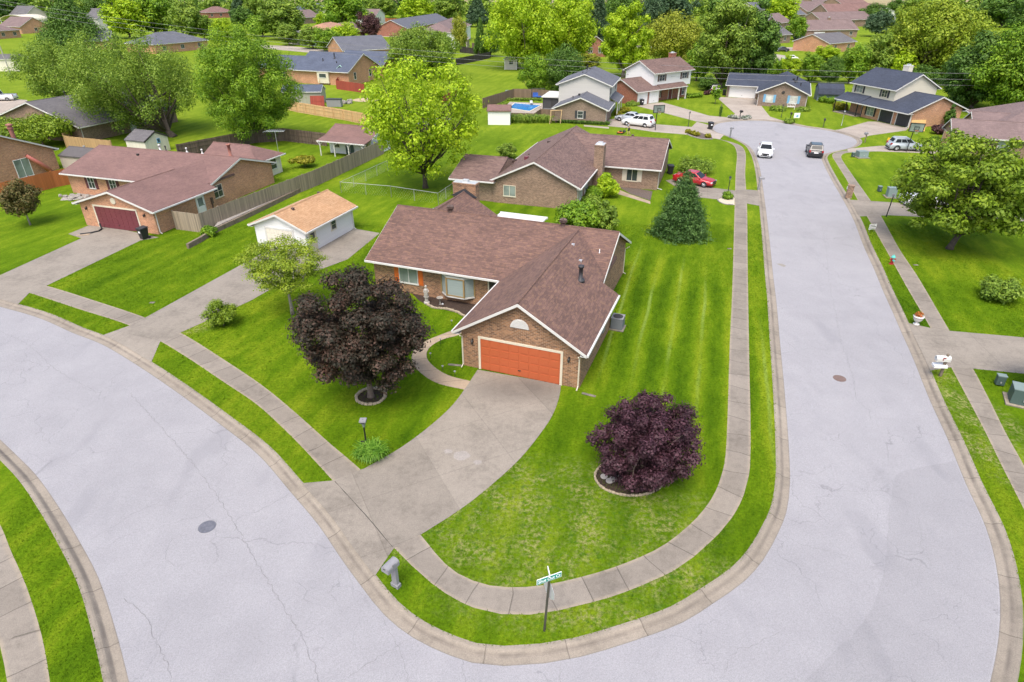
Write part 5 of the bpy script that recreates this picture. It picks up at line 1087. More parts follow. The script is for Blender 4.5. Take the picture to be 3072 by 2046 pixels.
o = thing('flag_pole', 'leaning black pole at the edge of the right driveway under the spreading tree', 'pole', P(2037, 498.5), 0); t = MB(); t.tube([(0, 0, 0), (.1, 0, 2.1)], .05, 6); t.build('pole', BLACK, o); t = MB(); t.box(.02, .18, -.08, .08, 2.1, 2.3); t.build('lantern', GREY, o)
o = thing('vine_post', 'post wrapped in climbing vine on the lawn of the white house', 'post', P(1655, 268)); MB().tube([(0, 0, 0), (0, 0, 2.1)], .06, 6).build('post', TIMBER, o); me = leaf_mesh('vine', [(0, 0, .35 + .3 * k, .22) for k in range(5)], 700, .09, 3); me.materials.append(LEAF['dark']); v = bpy.data.objects.new('vine', me); COL.objects.link(v); v.parent = o
# basketball hoops
def hoop(label, b, rz, tall=3.0):
    o = thing('basketball_hoop', label, 'basketball hoop', b, rz, 'driveway basketball hoops'); MB().tube([(0, 0, 0), (0, 0, tall), (0, -.5, tall + .35)], .06, 8).build('pole', BLACK, o)
    bd = MB().box(-.9, .9, -.56, -.52, tall - .1, tall + .95).build('backboard', GLASS_G, o)
    t = MB()
    for q in ((-.92, .92, tall - .14, tall - .06), (-.92, .92, tall + .92, tall + 1.0), (-.95, -.86, tall - .14, tall + 1.0), (.86, .95, tall - .14, tall + 1.0), (-.32, .32, tall + .1, tall + .15), (-.32, .32, tall + .5, tall + .55), (-.32, -.27, tall + .1, tall + .55), (.27, .32, tall + .1, tall + .55)): t.box(q[0], q[1], -.60, -.50, q[2], q[3])
    t.build('frame', BLACK, bd)
    t = MB(); pts = [(.23 * math.cos(2 * math.pi * k / 16), -.86 + .23 * math.sin(2 * math.pi * k / 16), tall + .05) for k in range(17)]; t.tube(pts, .012, 5, False); t.build('rim', ORANGE2, o)
    t = MB()
    for k in range(10):
        a = 2 * math.pi * k / 10; t.tube([(.23 * math.cos(a), -.86 + .23 * math.sin(a), tall + .05), (.13 * math.cos(a + .3), -.86 + .13 * math.sin(a + .3), tall - .35)], .006, 3)
    t.build('net', WHITE, o); return o
hoop('black framed basketball hoop beside the white vehicles', P(1506, 299.5), R(15), 2.85); hoop('black framed basketball hoop leaning in front of the silver crossover', P(2083, 349), R(-5), 2.9).rotation_euler = (0, R(3), R(-5))
# bins
def bin_(label, b, rz, logo=True):
    o = thing('trash_bin', label, 'trash bin', b, rz, 'black wheeled trash bins'); t = MB()
    t.mesh([(-.25, -.27, .06), (.25, -.27, .06), (.25, .27, .06), (-.25, .27, .06), (-.33, -.36, .98), (.33, -.36, .98), (.33, .36, .98), (-.33, .36, .98)], [(3, 2, 1, 0), (4, 5, 6, 7), (0, 1, 5, 4), (1, 2, 6, 5), (2, 3, 7, 6), (3, 0, 4, 7)]); t.box(-.35, .35, -.38, .38, .93, 1.0); t.build('body', BLACK, o, bevel=.02)
    t = MB(); t.extr([(-.35, -.40, 1.005), (.35, -.40, 1.005), (.35, .40, 1.06), (-.35, .40, 1.06)], (0, 0, .05)); t.tube([(-.3, .46, 1.0), (.3, .46, 1.0)], .025, 6); t.build('lid', CHAR, o)
    for s in (-1, 1): t = MB(); t.lathe([(.13, -.03), (.13, .03)], 12); t.xf(Matrix.Translation((s * .29, .30, .13)) @ Matrix.Rotation(R(90), 4, 'Y')).build('wheel', TYRE, o)
    if logo: MB().box(-.13, .13, -.345, -.325, .62, .80).build('emblem', SIGN_W, o)
    return o
bin_('black wheeled bin at the corner of the maroon garage door', P(333, 549), R(-30)); bin_('black wheeled bin behind the spruce at the brown brick house', P(1540, 400), R(0), False); bin_('black wheeled bin at the left end of the cul-de-sac', P(1632.6, 297), R(10)); bin_('black wheeled bin in front of the white double garage doors', P(1474.5, 242), R(20)); bin_('black wheeled bin at the corner of the wide white garage door', P(1664, 219), R(-20), False)
# utility boxes
def ubox(label, b, rz, w, d, h, mat, pad=True):
    o = thing('utility_box', label, 'utility box', b, rz, 'green utility boxes on the right lawns'); t = MB(); t.mesh([(-w / 2, -d / 2, .08), (w / 2, -d / 2, .08), (w / 2, d / 2, .08), (-w / 2, d / 2, .08), (-w / 2, -d / 2 + .1 * d, h), (w / 2, -d / 2 + .1 * d, h), (w / 2, d / 2, h), (-w / 2, d / 2, h)], [(3, 2, 1, 0), (4, 5, 6, 7), (0, 1, 5, 4), (1, 2, 6, 5), (2, 3, 7, 6), (3, 0, 4, 7)]); t.build('cabinet', mat, o, bevel=.02)
    MB().box(-w / 2 - .02, w / 2 + .02, -d / 2 + .08 * d, d / 2 + .02, h + .002, h + .05).build('lid', GREEN_L, o)
    if pad: MB().box(-w / 2 - .18, w / 2 + .18, -d / 2 - .18, d / 2 + .18, 0, .08).build('pad', CONC, o)
    MB().box(-.03, .03, -d / 2 - .03, -d / 2 + .04, .35 * h, .5 * h).build('latch', METAL, o); return o
ubox('large dark green transformer box at the right edge by the front verge', P(2345, 925), R(-28), 1.15, 1.0, .9, GREEN_U); ubox('small dark green pedestal next to the large front transformer', P(2295, 885), R(-20), .42, .36, .62, GREEN_U, False)
ubox('tall pale green transformer box in the middle right lawn', P(2046.6, 453), R(-10), .85, .8, 1.0, GREEN_L); ubox('little dark pedestal left of the middle lawn transformer', P(2020.8, 441), R(0), .36, .36, .6, GREEN_U, False); ubox('wide pale green transformer box near the silver car driveway', P(1980, 362), R(5), 1.25, 1.0, .8, GREEN_L); ubox('little dark pedestal left of the wide far transformer', P(1960, 361.5), R(0), .36, .36, .6, GREEN_U, False)
o = ubox('blue-grey utility box on the lawn outside the pool fence', P(1170, 219), R(10), 1.4, 1.0, .9, GREEN_L); o['group'] = 'green utility boxes on the right lawns'; del o['group']
# hydrant
o = thing('fire_hydrant', 'red fire hydrant with a turquoise bonnet in the right verge', 'fire hydrant', P(2048.8, 607), 0)
MB().lathe([(.19, 0), (.19, .05), (.12, .06), (.12, .5), (.17, .51), (.17, .56)], 14).build('barrel', RED, o); MB().lathe([(.17, .562), (.165, .62), (.12, .72), (.05, .76), (.035, .82), (.001, .82)], 14).build('bonnet', TURQ, o)
t = MB(); t.tube([(-.24, 0, .42), (.24, 0, .42)], .06, 8); t.build('side_nozzle', RED, o); MB().tube([(0, -.1, .38), (0, -.22, .38)], .08, 10).build('front_nozzle', TURQ, o)
# planter urn
o = thing('flower_urn', 'white urn planter with orange flowers in the right verge', 'planter', P(2106, 745.5), 0)
MB().lathe([(.20, 0), (.20, .06), (.09, .10), (.08, .18), (.20, .26), (.29, .42), (.30, .55), (.34, .58), (.34, .62), (.001, .60)], 18).build('urn', WHITE, o, True)
me = leaf_mesh('flowers', [(.08, 0, .72, .2), (-.1, .05, .70, .18), (0, .1, .78, .16)], 320, .05, 8, .6); me.materials.append(LEAF['flower']); v = bpy.data.objects.new('flowers', me); COL.objects.link(v); v.parent = o
# yard signs
def ysign(label, b, rz, w, h, face, z=.35, name='yard_sign'):
    o = thing(name, label, 'yard sign', b, rz); MB().box(-w / 2, w / 2, -.008, .008, z, z + h).build('panel', face, o); t = MB()
    for s in (-1, 1): t.box(s * w * .35 - .01, s * w * .35 + .01, -.02, -.009, 0, z + h * .5) if False else t.box(s * w * .35 - .01, s * w * .35 + .01, .009, .02, 0, z + h * .5)
    t.build('stake', METAL, o); return o
o = ysign('white yard sign with dark printed rows in the right verge', P(2003, 533), R(12), .75, .5, SIGN_W, .25); t = MB()
for k in range(5): t.box(-.32 + k * .14, -.32 + k * .14 + .09, -.012, -.0085, .30, .37)
t.box(-.33, .33, -.012, -.0085, .46, .53); t.box(-.3, .2, -.012, -.0085, .62, .68); t.build('print', CHAR, o)
o = ysign('small white yard sign beside the black mailbox at the cul-de-sac', P(1830, 276), R(0), 1.0, .8, SIGN_W); MB().box(-.1, .25, -.012, -.0085, .5, .8).build('print', SHUT_B, o)
o = ysign('yellow diamond yard sign behind the silver crossover', P(2041, 328), R(0), .6, .6, YELLOW, .1); o.rotation_euler = (0, R(12), 0)
o = thing('plywood_sheet', 'pale plywood sheet leaning on the brick side wall of the navy roofed house', 'plywood', P(2109, 302), R(6)); MB().box(-1.2, 1.2, -.01, .01, 0, 1.7).xf(Matrix.Rotation(R(-14), 4, 'X')).build('panel', PLY, o); MB().box(-1.2, 1.2, .02, .06, .1, .19).xf(Matrix.Rotation(R(-14), 4, 'X')).build('batten', TIMB_L, o)
o = thing('wall_flag', 'red and white striped flag hanging on the dark front porch', 'flag', P(2009, 262), 0); MB().tube([(0, 0, 1.5), (-.1, .3, 2.0)], .02, 6).build('pole', WHITE, o); t = MB(); t.extr([(0, 0, 1.5), (.5, .1, .9), (.6, .1, 1.2), (.05, .05, 2.0)], (0, .02, 0)); t.build('cloth', paint('flag_cloth', (.62, .30, .33), .8, .3, 6), o)
# air conditioner, statue, bird bath and small lights by the corner house
o = thing('air_conditioner', 'grey air conditioner unit beside the garage wall of the corner house', 'air conditioner', ML(7.74, 7.95), R(-20.5)); MB().box(-.4, .4, -.4, .4, .06, .86).build('cabinet', lines('louvre_grey', (.17, .185, .205), .035, 1, .6, .04), o, bevel=.03)
MB().box(-.5, .5, -.5, .5, 0, .06).build('pad', CONC, o); t = MB(); t.lathe([(.33, .865), (.33, .885), (.05, .90)], 18); t.build('fan_grille', IRON, o); MB().box(-.41, .41, -.41, .41, .862, .872).build('top_panel', GREY, o)
o = thing('garden_statue', 'pale stone statue on a pedestal in the front flower bed', 'statue', ML(-5.95, 6.85), 0); MB().lathe([(.22, 0), (.22, .1), (.14, .15), (.12, .45), (.2, .52), (.2, .56)], 12).build('pedestal', STATUE, o)
t = MB(); t.lathe([(.14, .56), (.17, .7), (.12, .88), (.15, 1.02), (.14, 1.12), (.06, 1.17), (.055, 1.2), (.09, 1.28), (.085, 1.36), (.03, 1.42)], 12); t.tube([(.13, 0, 1.1), (.2, -.08, .95), (.08, -.16, .9)], .035, 6); t.tube([(-.13, 0, 1.1), (-.19, -.06, .92), (-.05, -.15, .85)], .035, 6); t.build('figure', STATUE, o, True)
o = thing('bird_bath', 'small grey bird bath next to the statue', 'bird bath', ML(-4.95, 7.0), 0); MB().lathe([(.12, 0), (.05, .06), (.05, .42), (.1, .46), (.24, .52), (.25, .56), (.21, .55), (.001, .50)], 14).build('basin', ROCK, o, True)
random.seed(9)
for k, (x, y) in enumerate([(1039, 748), (1013, 790), (990, 824), (1018, 853.5), (1046, 866)]):
    o = thing('path_light', 'tiny black path light along the curved front walk', 'path light', P(x, y), 0, 'path lights along the front walk'); MB().tube([(0, 0, 0), (0, 0, .32)], .012, 5).build('stake', BLACK, o); MB().lathe([(.03, .30), (.04, .38), (.075, .385), (.01, .43)], 8).build('lamp_head', GREY, o)
o = thing('solar_light', 'small dark garden light in the mulch beside the bird bath', 'garden light', ML(-4.5, 6.5), 0); MB().tube([(0, 0, 0), (0, 0, .3)], .015, 5).build('stake', BLACK, o); MB().lathe([(.05, .28), (.09, .34), (.02, .42)], 8).build('lamp_head', METAL, o)
o = thing('downspout_tray', 'narrow splash tray at the right garage corner of the corner house', 'splash tray', ML(7.95, -.45), R(-25)); MB().box(-.4, .4, -.08, .08, 0, .04).build('tray', KERB, o); 
o = thing('downspout_tray', 'narrow splash tray in the grass at the left garage corner of the corner house', 'splash tray', ML(-.45, -.2), R(-10)); MB().box(-.4, .4, -.08, .08, 0, .04).build('tray', KERB, o)
o = thing('drain_hose', 'black corrugated drain hose curling on the pad beside the maroon garage', 'hose', P(213, 533), R(20)); MB().tube([(-.9, -.5, .06), (.0, -.4, .06), (.55, -.1, .06), (.7, .4, .1), (.6, .7, .5)], .075, 8).build('hose', BLACK, o, True); MB().box(-1.2, -.1, -.9, -.5, 0, .04).build('splash_pad', CONC_T, o)
for x, y, lab in ((1704, 663, 'small white water meter lid in the lawn by the left sidewalk'), (2267, 694, '') , (355, 826, '')): pass
for x, y, lab in ((1677, 572, 'pale meter lid in the striped lawn beside the left sidewalk'), (2105, 609.5, 'pale meter lid in the lawn across from the fire hydrant'), (350, 696, 'pale meter lid in the lawn between the two left driveways')):
    t = MB(); t.box(-.18, .18, -.11, .11, 0, .03); o = t.build('meter_lid', KERB, bevel=.01); o.location = P(x, y); tag(o, lab, 'meter lid')
# tv antenna
o = thing('tv_antenna', 'silver television antenna on a mast behind the sunroom', 'antenna', P(640, 348)); MB().tube([(0, 0, 0), (0, 0, 2.6)], .035, 6).build('mast', METAL, o); t = MB(); t.tube([(-1.4, .5, 2.6), (1.4, -.5, 2.75)], .03, 5)
for k in range(9): q = -1.3 + k * .32; L = .95 - .05 * k; t.tube([(q - .2 * L, -q * .36 - L, 2.65 + k * .02), (q + .2 * L, -q * .36 + L, 2.65 + k * .02)], .02, 4)
t.build('elements', ALU, o)
# swimming pool
W4 = V([(1170, 249), (1184, 237.5), (1243, 242.5), (1217.5, 256)]); c = sum(W4, Vector()) / 4
dk = V([(1152, 253), (1172, 234), (1262, 238), (1276, 244), (1276, 262), (1246, 262), (1226, 274), (1166, 270)]); sheet('pool_deck', dk, .012, CONC_P)
o = thing('swimming_pool', 'blue rectangular swimming pool inside the brown fence', 'swimming pool', c); t = MB(); t.face([p - c + Vector((0, 0, .03)) for p in W4]); t.build('water', WATER, o, fix=False)
t = MB()
for i in range(4):
    a, b = W4[i] - c, W4[(i + 1) % 4] - c; t.extr([a, b, b * 1.09, a * 1.09], (0, 0, .09))
t.build('coping', CREAM, o); q = P(1221, 238.5) - c; MB().box(q.x - .25, q.x + .25, q.y - 1.8, q.y + 1.2, .35, .42).build('diving_board', WHITE, o); MB().box(q.x - .2, q.x + .2, q.y + .6, q.y + 1.0, 0, .35).build('board_base', WHITE, o)
o = thing('garden_swing', 'blue garden swing seat in front of the pool fence', 'swing', P(1237, 228), R(-4)); t = MB()
for s in (-1, 1): t.tube([(s * 1.4, -.5, 0), (s * 1.3, 0, 2.0), (s * 1.4, .5, 0)], .05, 6)
t.tube([(-1.3, 0, 2.0), (1.3, 0, 2.0)], .05, 6); t.build('frame', BLACK, o); t = MB(); t.box(-1.1, 1.1, -.4, .3, .45, .6); t.box(-1.1, 1.1, .3, .45, .5, 1.2); t.build('seat', BLUE_P, o)
o = thing('wooden_swing', 'small wooden arbour swing at the end of the low brown fence', 'swing', P(1278, 283), R(10)); t = MB()
for s in (-1, 1): t.tube([(s * .9 - .3, -.6, 0), (s * .9, 0, 2.0)], .06, 5); t.tube([(s * .9 + .3, .6, 0), (s * .9, 0, 2.0)], .06, 5)
t.tube([(-1.0, 0, 2.0), (1.0, 0, 2.0)], .07, 5); t.build('frame', TIMB_L, o); t = MB(); t.box(-.7, .7, -.25, .25, .45, .52); t.box(-.7, .7, .22, .28, .5, .95); t.build('seat', TIMBER, o)
o = thing('pool_bin', 'blue plastic barrel beside the white pool shed', 'barrel', P(1170, 267)); MB().lathe([(.28, 0), (.32, .5), (.29, 1.0), (.001, 1.0)], 12).build('body', BLUE_P, o); MB().lathe([(.30, 1.0), (.30, 1.05), (.001, 1.06)], 12).build('lid', SIGN_W, o)
# play set, shed clutter and other back-yard things
q = P(788, 193); o = thing('play_set', 'wooden play set with mint green roof and slide behind the grey-green shed', 'play set', q, R(5)); t = MB()
for x in (-1.1, 1.1):
    for y in (-1, 1): t.tube([(x, y, 0), (x, y, 3.0)], .09, 4)
t.tube([(-1.1, 0, 2.6), (-4.6, 0, 2.6)], .09, 4); t.tube([(-4.6, 0, 2.6), (-5.2, -1.2, 0)], .09, 4); t.tube([(-4.6, 0, 2.6), (-5.2, 1.2, 0)], .09, 4); t.box(-1.2, 1.2, -1.1, 1.1, 1.3, 1.45); t.build('frame', TIMB_L, o)
t = MB(); t.extr([(-1.4, -1.4, 3.0), (0, -1.4, 4.1), (1.4, -1.4, 3.0), (1.4, -1.4, 2.9), (0, -1.4, 4.0), (-1.4, -1.4, 2.9)], (0, 2.8, 0)); t.build('roof', paint('mint', (.40, .62, .55), .6, .1), o); t = MB(); t.extr([(-.6, -1.1, 1.4), (.6, -1.1, 1.4), (.6, -3.6, .15), (-.6, -3.6, .15)], (0, 0, .1)); t.build('slide', YELLOW, o)
t = MB(); t.box(-3.5, -3.0, -.2, .2, .6, .7); t.tube([(-3.25, 0, .7), (-3.25, 0, 2.6)], .02, 4); t.build('swing_seat', ORANGE2, o)
o = thing('storage_box', 'grey plastic storage box in front of the grey-green shed', 'storage box', P(772, 245), R(-3)); MB().box(-1.5, 1.2, -.6, .6, 0, 1.3).build('body', GREY, o, bevel=.05); MB().box(-1.55, 1.25, -.65, .65, 1.3, 1.4).build('lid', CHAR, o)
o = thing('shed_door_leaf', 'faded red wooden door panel leaning at the grey-green shed', 'door', P(744, 245), R(0)); MB().box(-2.4, .2, -.05, .05, 0, 1.9).xf(Matrix.Rotation(R(-12), 4, 'X')).build('panel', W_RED, o); MB().box(-2.4, .2, -.08, -.05, .9, 1.05).xf(Matrix.Rotation(R(-12), 4, 'X')).build('brace', W_RED, o)
t = MB(); random.seed(8)
for _ in range(26): t.ball((random.uniform(-1, 1), random.uniform(-.9, .9), random.uniform(.1, .5)), random.uniform(.18, .35), 7, 4, .2)
o = t.build('stone_heap', ROCK); o.location = P(796, 238); tag(o, 'heap of pale stones at the corner of the grey-green shed', 'stones')
sheet('bare_patch', ellipse(P(841.5, 229.5), 2.6, 2.4)[:-1], .012, paint('sand', (.42, .33, .20), .95, .2, 2)); 
t = MB(); E = ellipse(P(992, 281), 3.2, 2.3)
for a, b in zip(E, E[1:]): t.extr([a, b, b * .0 + (b - P(992, 281)) * .9 + P(992, 281), (a - P(992, 281)) * .9 + P(992, 281)], (0, 0, .45))
o = t.build('fire_pit_ring', GREY); tag(o, 'low grey ring wall on the lawn behind the yellow-green maple', 'garden ring')
o = thing('trash_can', 'silver metal trash can against the back wall of the blue roofed brick house', 'trash can', P(764, 189)); MB().lathe([(.75, 0), (.85, 1.4), (.001, 1.4)], 12).build('body', METAL, o); MB().lathe([(.9, 1.4), (.9, 1.5), (.001, 1.6)], 12).build('lid', ALU, o)
o = thing('planter_tub', 'black round planter tub on the garden house porch', 'planter', P(951, 348)); o.location = Vector((-25.04, 86.62, 0)) + Vector((4.3 * math.cos(R(20.5)), -4.3 * math.sin(R(20.5)), .0)); MB().lathe([(.38, 0), (.5, .4), (.52, .45), (.42, .42)], 14).build('tub', BLACK, o); MB().lathe([(.41, .36), (.40, .38), (.001, .41)], 12).build('soil', MULCH, o)
q = P(148, 424); o = thing('tube_slide', 'faded red plastic slide leaning on the brick wall of the french door house', 'slide', Vector((-56.65, 79.27, 0)) + Vector((.55 * math.cos(R(17)) - 3.0 * math.sin(R(17)), -.55 * math.sin(R(17)) - 3.0 * math.cos(R(17)), 0)), R(-17)); t = MB(); t.tube([(.4, 1.0, .25), (.15, .1, 1.4), (.05, -.9, 2.4)], [.30, .24, .2], 8); t.build('chute', PINKB, o, True); t = MB(); t.tube([(.5, 1.0, .2), (.5, 1.6, .05)], .1, 6); t.build('foot', BLACK, o)
for k, (x, y) in enumerate(((675, 384), (687, 388))):
    pass
o = thing('garden_bench', 'dark patio furniture under the trees beside the cream shed', 'patio table', P(186, 347)); MB().lathe([(.7, .7), (.7, .76), (.001, .76)], 16).build('table_top', BLACK, o); MB().tube([(0, 0, 0), (0, 0, .7)], .06, 6).build('pedestal', BLACK, o)
o.location = P(196, 345)
# deck on the far white house is built with that house
# ------------------------------------------------------------------ vehicles (x forward)
def car(name, label, loc, rz, paintm, L=4.7, W=1.86, Hh=1.68, kind='suv', group='parked cars'):
    o = thing(name, label, 'pickup truck' if kind == 'pickup' else 'car', loc, rz, group); w = W / 2; h = L / 2
    belt = Hh * (.60 if kind != 'sedan' else .64); hood = belt * .96 if kind != 'sedan' else belt * .93
    if kind == 'suv': st = [(-h, .62, .9), (-h + .05, belt * .8, .96), (-h + .18, belt, 1), (-h * .4, belt, 1), (h * .36, belt, 1), (h * .5, hood, 1), (h * .82, hood * .93, .97), (h - .10, hood * .80, .9), (h, .55, .80)]
    elif kind == 'sedan': st = [(-h, .58, .86), (-h + .06, belt * .86, .93), (-h + .2, belt * .99, .97), (-h * .45, belt, 1), (h * .32, belt * .99, 1), (h * .48, hood, 1), (h * .82, hood * .88, .96), (h - .10, hood * .74, .88), (h, .48, .76)]
    else: st = [(-h, .7, .97), (-h + .04, belt * .98, .99), (-h + .2, belt, 1), (0, belt, 1), (h * .4, belt, 1), (h * .5, hood, 1), (h * .85, hood * .96, .97), (h - .06, hood * .86, .93), (h, .6, .86)]
    sec = lambda zt, k: [(-w * k * .90, .24), (-w * k, .40), (-w * k * 1.0, zt * .62), (-w * k * .975, zt * .90), (-w * k * .86, zt), (-w * k * .4, zt + .025), (0, zt + .035), (w * k * .4, zt + .025), (w * k * .86, zt), (w * k * .975, zt * .90), (w * k, zt * .62), (w * k, .40), (w * k * .90, .24)]
    t = MB(); vs = []; n = 13
    for x, zt, k in st: vs += [(x, y, z) for y, z in sec(zt, k)]
    fs = [(i * n + j, i * n + (j + 1) % n, (i + 1) * n + (j + 1) % n, (i + 1) * n + j) for i in range(len(st) - 1) for j in range(n)] + [tuple(range(n - 1, -1, -1)), tuple((len(st) - 1) * n + j for j in range(n))]
    b = t.mesh(vs, fs).build('body', paintm, o, True, False)
    for p in b.data.polygons[-2:]: p.use_smooth = False
    c = {'suv': (-h + .14, h * .48, -h + .56, h * .06, .76), 'sedan': (-h + .55, h * .46, -h * .42, h * .10, .74), 'pickup': (-h * .16, h * .48, -h * .08, h * .2, .80)}[kind]
    zb, zt = belt - .06, Hh; wb, wt = w * .93, w * c[4]
    Bp = [Vector((c[0], -wb, zb)), Vector((c[1], -wb, zb)), Vector((c[1], wb, zb)), Vector((c[0], wb, zb))]; Tp = [Vector((c[2], -wt, zt - .04)), Vector((c[3], -wt, zt - .04)), Vector((c[3], wt, zt - .04)), Vector((c[2], wt, zt - .04))]
    mid = [Vector((p.x + (.12 if p.x < (c[2] + c[3]) / 2 else -.12), p.y * .86, zt + .01)) for p in Tp]
    t = MB(); t.mesh(Bp + Tp + mid, [(0, 1, 5, 4), (1, 2, 6, 5), (2, 3, 7, 6), (3, 0, 4, 7), (4, 5, 9, 8), (5, 6, 10, 9), (6, 7, 11, 10), (7, 4, 8, 11), (8, 9, 10, 11)]); cab = t.build('cabin', paintm, o, False, False, .03)
    def pane(q, u0, u1, v0, v1, nm='window'):
        f = lambda u, v: (q[0].lerp(q[1], u)).lerp(q[3].lerp(q[2], u), v)
        a = [f(u0, v0), f(u1, v0), f(u1, v1), f(u0, v1)]; nn = (a[1] - a[0]).cross(a[3] - a[0]).normalized()
        MB().extr([p + nn * .004 for p in a], nn * .012).build(nm, CARGLASS, o, uv=False)
    R_, L_ = [Bp[0], Bp[1], Tp[1], Tp[0]], [Bp[2], Bp[3], Tp[3], Tp[2]]
    sp = [(.10, .36), (.39, .64), (.67, .93)] if kind == 'suv' else ([(.13, .50), (.53, .90)] if kind == 'sedan' else [(.12, .5), (.53, .9)])
    for u0, u1 in sp: pane(R_, u0, u1, .26, .88); pane(L_, 1 - u1, 1 - u0, .26, .88)
    pane([Bp[1], Bp[2], Tp[2], Tp[1]], .06, .94, .12, .92, 'windshield'); pane([Bp[3], Bp[0], Tp[0], Tp[3]], .10, .90, .34 if kind == 'suv' else .14, .90, 'rear_window')
    r = .36 if kind != 'sedan' else .335
    for x in (-h * .60, h * .61):
        for s in (-1, 1):
            M = Matrix.Translation((x, s * (w - .10), r)) @ Matrix.Rotation(R(90), 4, 'X')
            t = MB(); t.lathe([(r * .55, -.13), (r, -.11), (r, .11), (r * .55, .13)], 20); wh = t.xf(M).build('wheel', TYRE, o, False, False)
            t = MB(); t.lathe([(r * .62, -.12), (r * .62, .125), (r * .5, .134), (.06, .128), (.05, .14), (.001, .14)], 16); 
            for k in range(5):
                a = 2 * math.pi * k / 5; 
                for sg in (-1, 1): t.tube([(0, 0, sg * .132), (math.cos(a) * r * .6, math.sin(a) * r * .6, sg * .135)], .03, 4)
            t.xf(M).build('rim', RIM, wh, False, False)
            t = MB(); pts = [(x + (r + .05) * math.cos(R(a)), s * (w + .004), r + (r + .05) * math.sin(R(a))) for a in range(-8, 189, 14)]; t.tube(pts, .035, 4); t.build('wheel_arch', BLACK if kind == 'suv' and paintm.name != 'car_white' else paintm, o, False, False)
    for s in (-1, 1):
        q = sorted((s * w * .52, s * w * .88)); MB().box(h - .22, h - .045, q[0], q[1], hood * .60, hood * .76).build('headlight', LAMP_W, o, uv=False, bevel=.03)
        q = sorted((s * w * .72, s * w * .955)); MB().box(-h - .008, -h + .24, q[0], q[1], belt * .76, belt * (.97 if kind != 'suv' else 1.03)).build('tail_light', LAMP_R, o, uv=False, bevel=.02)
        q = sorted((s * w * .94, s * (w + .16))); MB().box(h * .34, h * .34 + .14, q[0], q[1], belt - .04, belt + .12).build('mirror', paintm, o, uv=False, bevel=.03)
        for xx in (-h * .08, h * .22): MB().box(xx, xx + .16, s * (w + .005) - .012, s * (w + .005) + .012, belt * .82, belt * .86).build('door_handle', paintm if kind == 'sedan' else RIM, o, uv=False)
    t = MB(); t.box(h - .10, h + .012, -w * .5, w * .5, .50, .68); t.box(h - .06, h + .008, -w * .6, w * .6, .30, .42); t.build('grille', BLACK, o, uv=False)
    t = MB(); t.box(-h - .02, -h + .1, -w * .85, w * .85, .30, .46); t.build('bumper', BLACK if kind != 'sedan' else paintm, o, uv=False); MB().box(-h - .026, -h - .004, -.26, .26, .66, .80).build('licence_plate', SIGN_W, o, uv=False); MB().box(h + .004, h + .02, -.26, .26, .38, .50).build('licence_plate', CHAR, o, uv=False)
    if kind == 'suv':
        for s in (-1, 1): MB().tube([(c[2] + .1, s * wt * .93, Hh + .015), (c[3] - .1, s * wt * .93, Hh + .015)], .022, 6).build('roof_rail', BLACK if paintm.name != 'car_silver' else RIM, o, uv=False)
    if kind == 'pickup':
        t = MB(); t.box(-h + .08, -h * .2, -w * .82, w * .82, belt + .005, belt + .03); t.build('bed_cover', CHAR, o, uv=False)
    return o
CW, CS, CB, CR, CDG = carpaint('car_white', (.74, .75, .76)), carpaint('car_silver', (.38, .42, .46)), carpaint('car_black', (.014, .015, .018)), carpaint('car_red', (.40, .012, .018)), carpaint('car_darkgrey', (.07, .075, .08))
def along(p, q): d = q - p; return math.atan2(d.y, d.x)
a, b = P(1757, 369, RZ), P(1759, 338, RZ); car('parked_car', 'white sedan facing the camera at the left kerb below the cul-de-sac', a.lerp(b, .42), along(b, a) , CW, 4.9, 1.86, 1.5, 'sedan')
a, b = P(1875, 369, RZ), P(1864, 338, RZ); car('parked_car', 'black crossover parked facing away at the right kerb', a.lerp(b, .42), along(a, b), CB, 4.7, 1.87, 1.65, 'suv')
a, b = P(2063.8, 347), P(2109, 348.5); car('parked_car', 'silver crossover parked sideways in front of a basketball hoop', (a + b) / 2 + Vector((0, .8, 0)), along(a, b), CS, 4.6, 1.82, 1.68, 'suv')
a, b = P(1444.7, 289), P(1487, 294); car('parked_car', 'large white three-row vehicle in the driveway of the grey two-storey house', (a + b) / 2 + Vector((.2, .9, 0)), along(b, a), CW, 5.2, 2.0, 1.8, 'suv')
car('parked_car', 'silver sedan half hidden behind the large white vehicle', P(1448, 280.5) + Vector((0, .9, 0)), along(b, a) + R(4), CS, 4.7, 1.82, 1.45, 'sedan')
a, b = P(1583, 423.5), P(1628, 431); car('parked_car', 'red sedan in the driveway behind the spruce', (a + b) / 2 + Vector((-.3, .8, 0)), along(a, b), CR, 4.7, 1.8, 1.45, 'sedan')
car('parked_truck', 'white pickup truck hidden behind the spreading tree on the right', P(2135, 470), R(178), CW, 5.7, 2.0, 1.85, 'pickup')
car('parked_truck', 'white pickup truck cut off by the left photo edge', P(2, 231), R(190), CW, 5.7, 2.0, 1.9, 'pickup')
car('parked_car', 'dark van parked beyond the wide white garage door', P(1643, 214), R(75), CDG, 4.8, 1.9, 1.8, 'suv')
car('parked_truck', 'grey pickup truck on a far driveway under the round green tree', P(1840, 90), R(2), CDG, 5.6, 2.0, 1.8, 'pickup')
car('parked_car', 'dark car on the far street behind the tree row', P(1796, 118.5), R(175), CB, 4.7, 1.85, 1.5, 'sedan')
car('parked_car', 'dark car behind the roof of the blue roofed house', P(836, 89), R(10), CB, 4.8, 1.9, 1.6, 'suv'); car('parked_car', 'silver car behind the roof of the blue roofed house', P(851, 91), R(-160), CS, 4.8, 1.9, 1.6, 'suv')
car('parked_van', 'white van by the carport at the upper left', P(64, 57), R(200), CW, 5.2, 2.0, 2.1, 'suv')
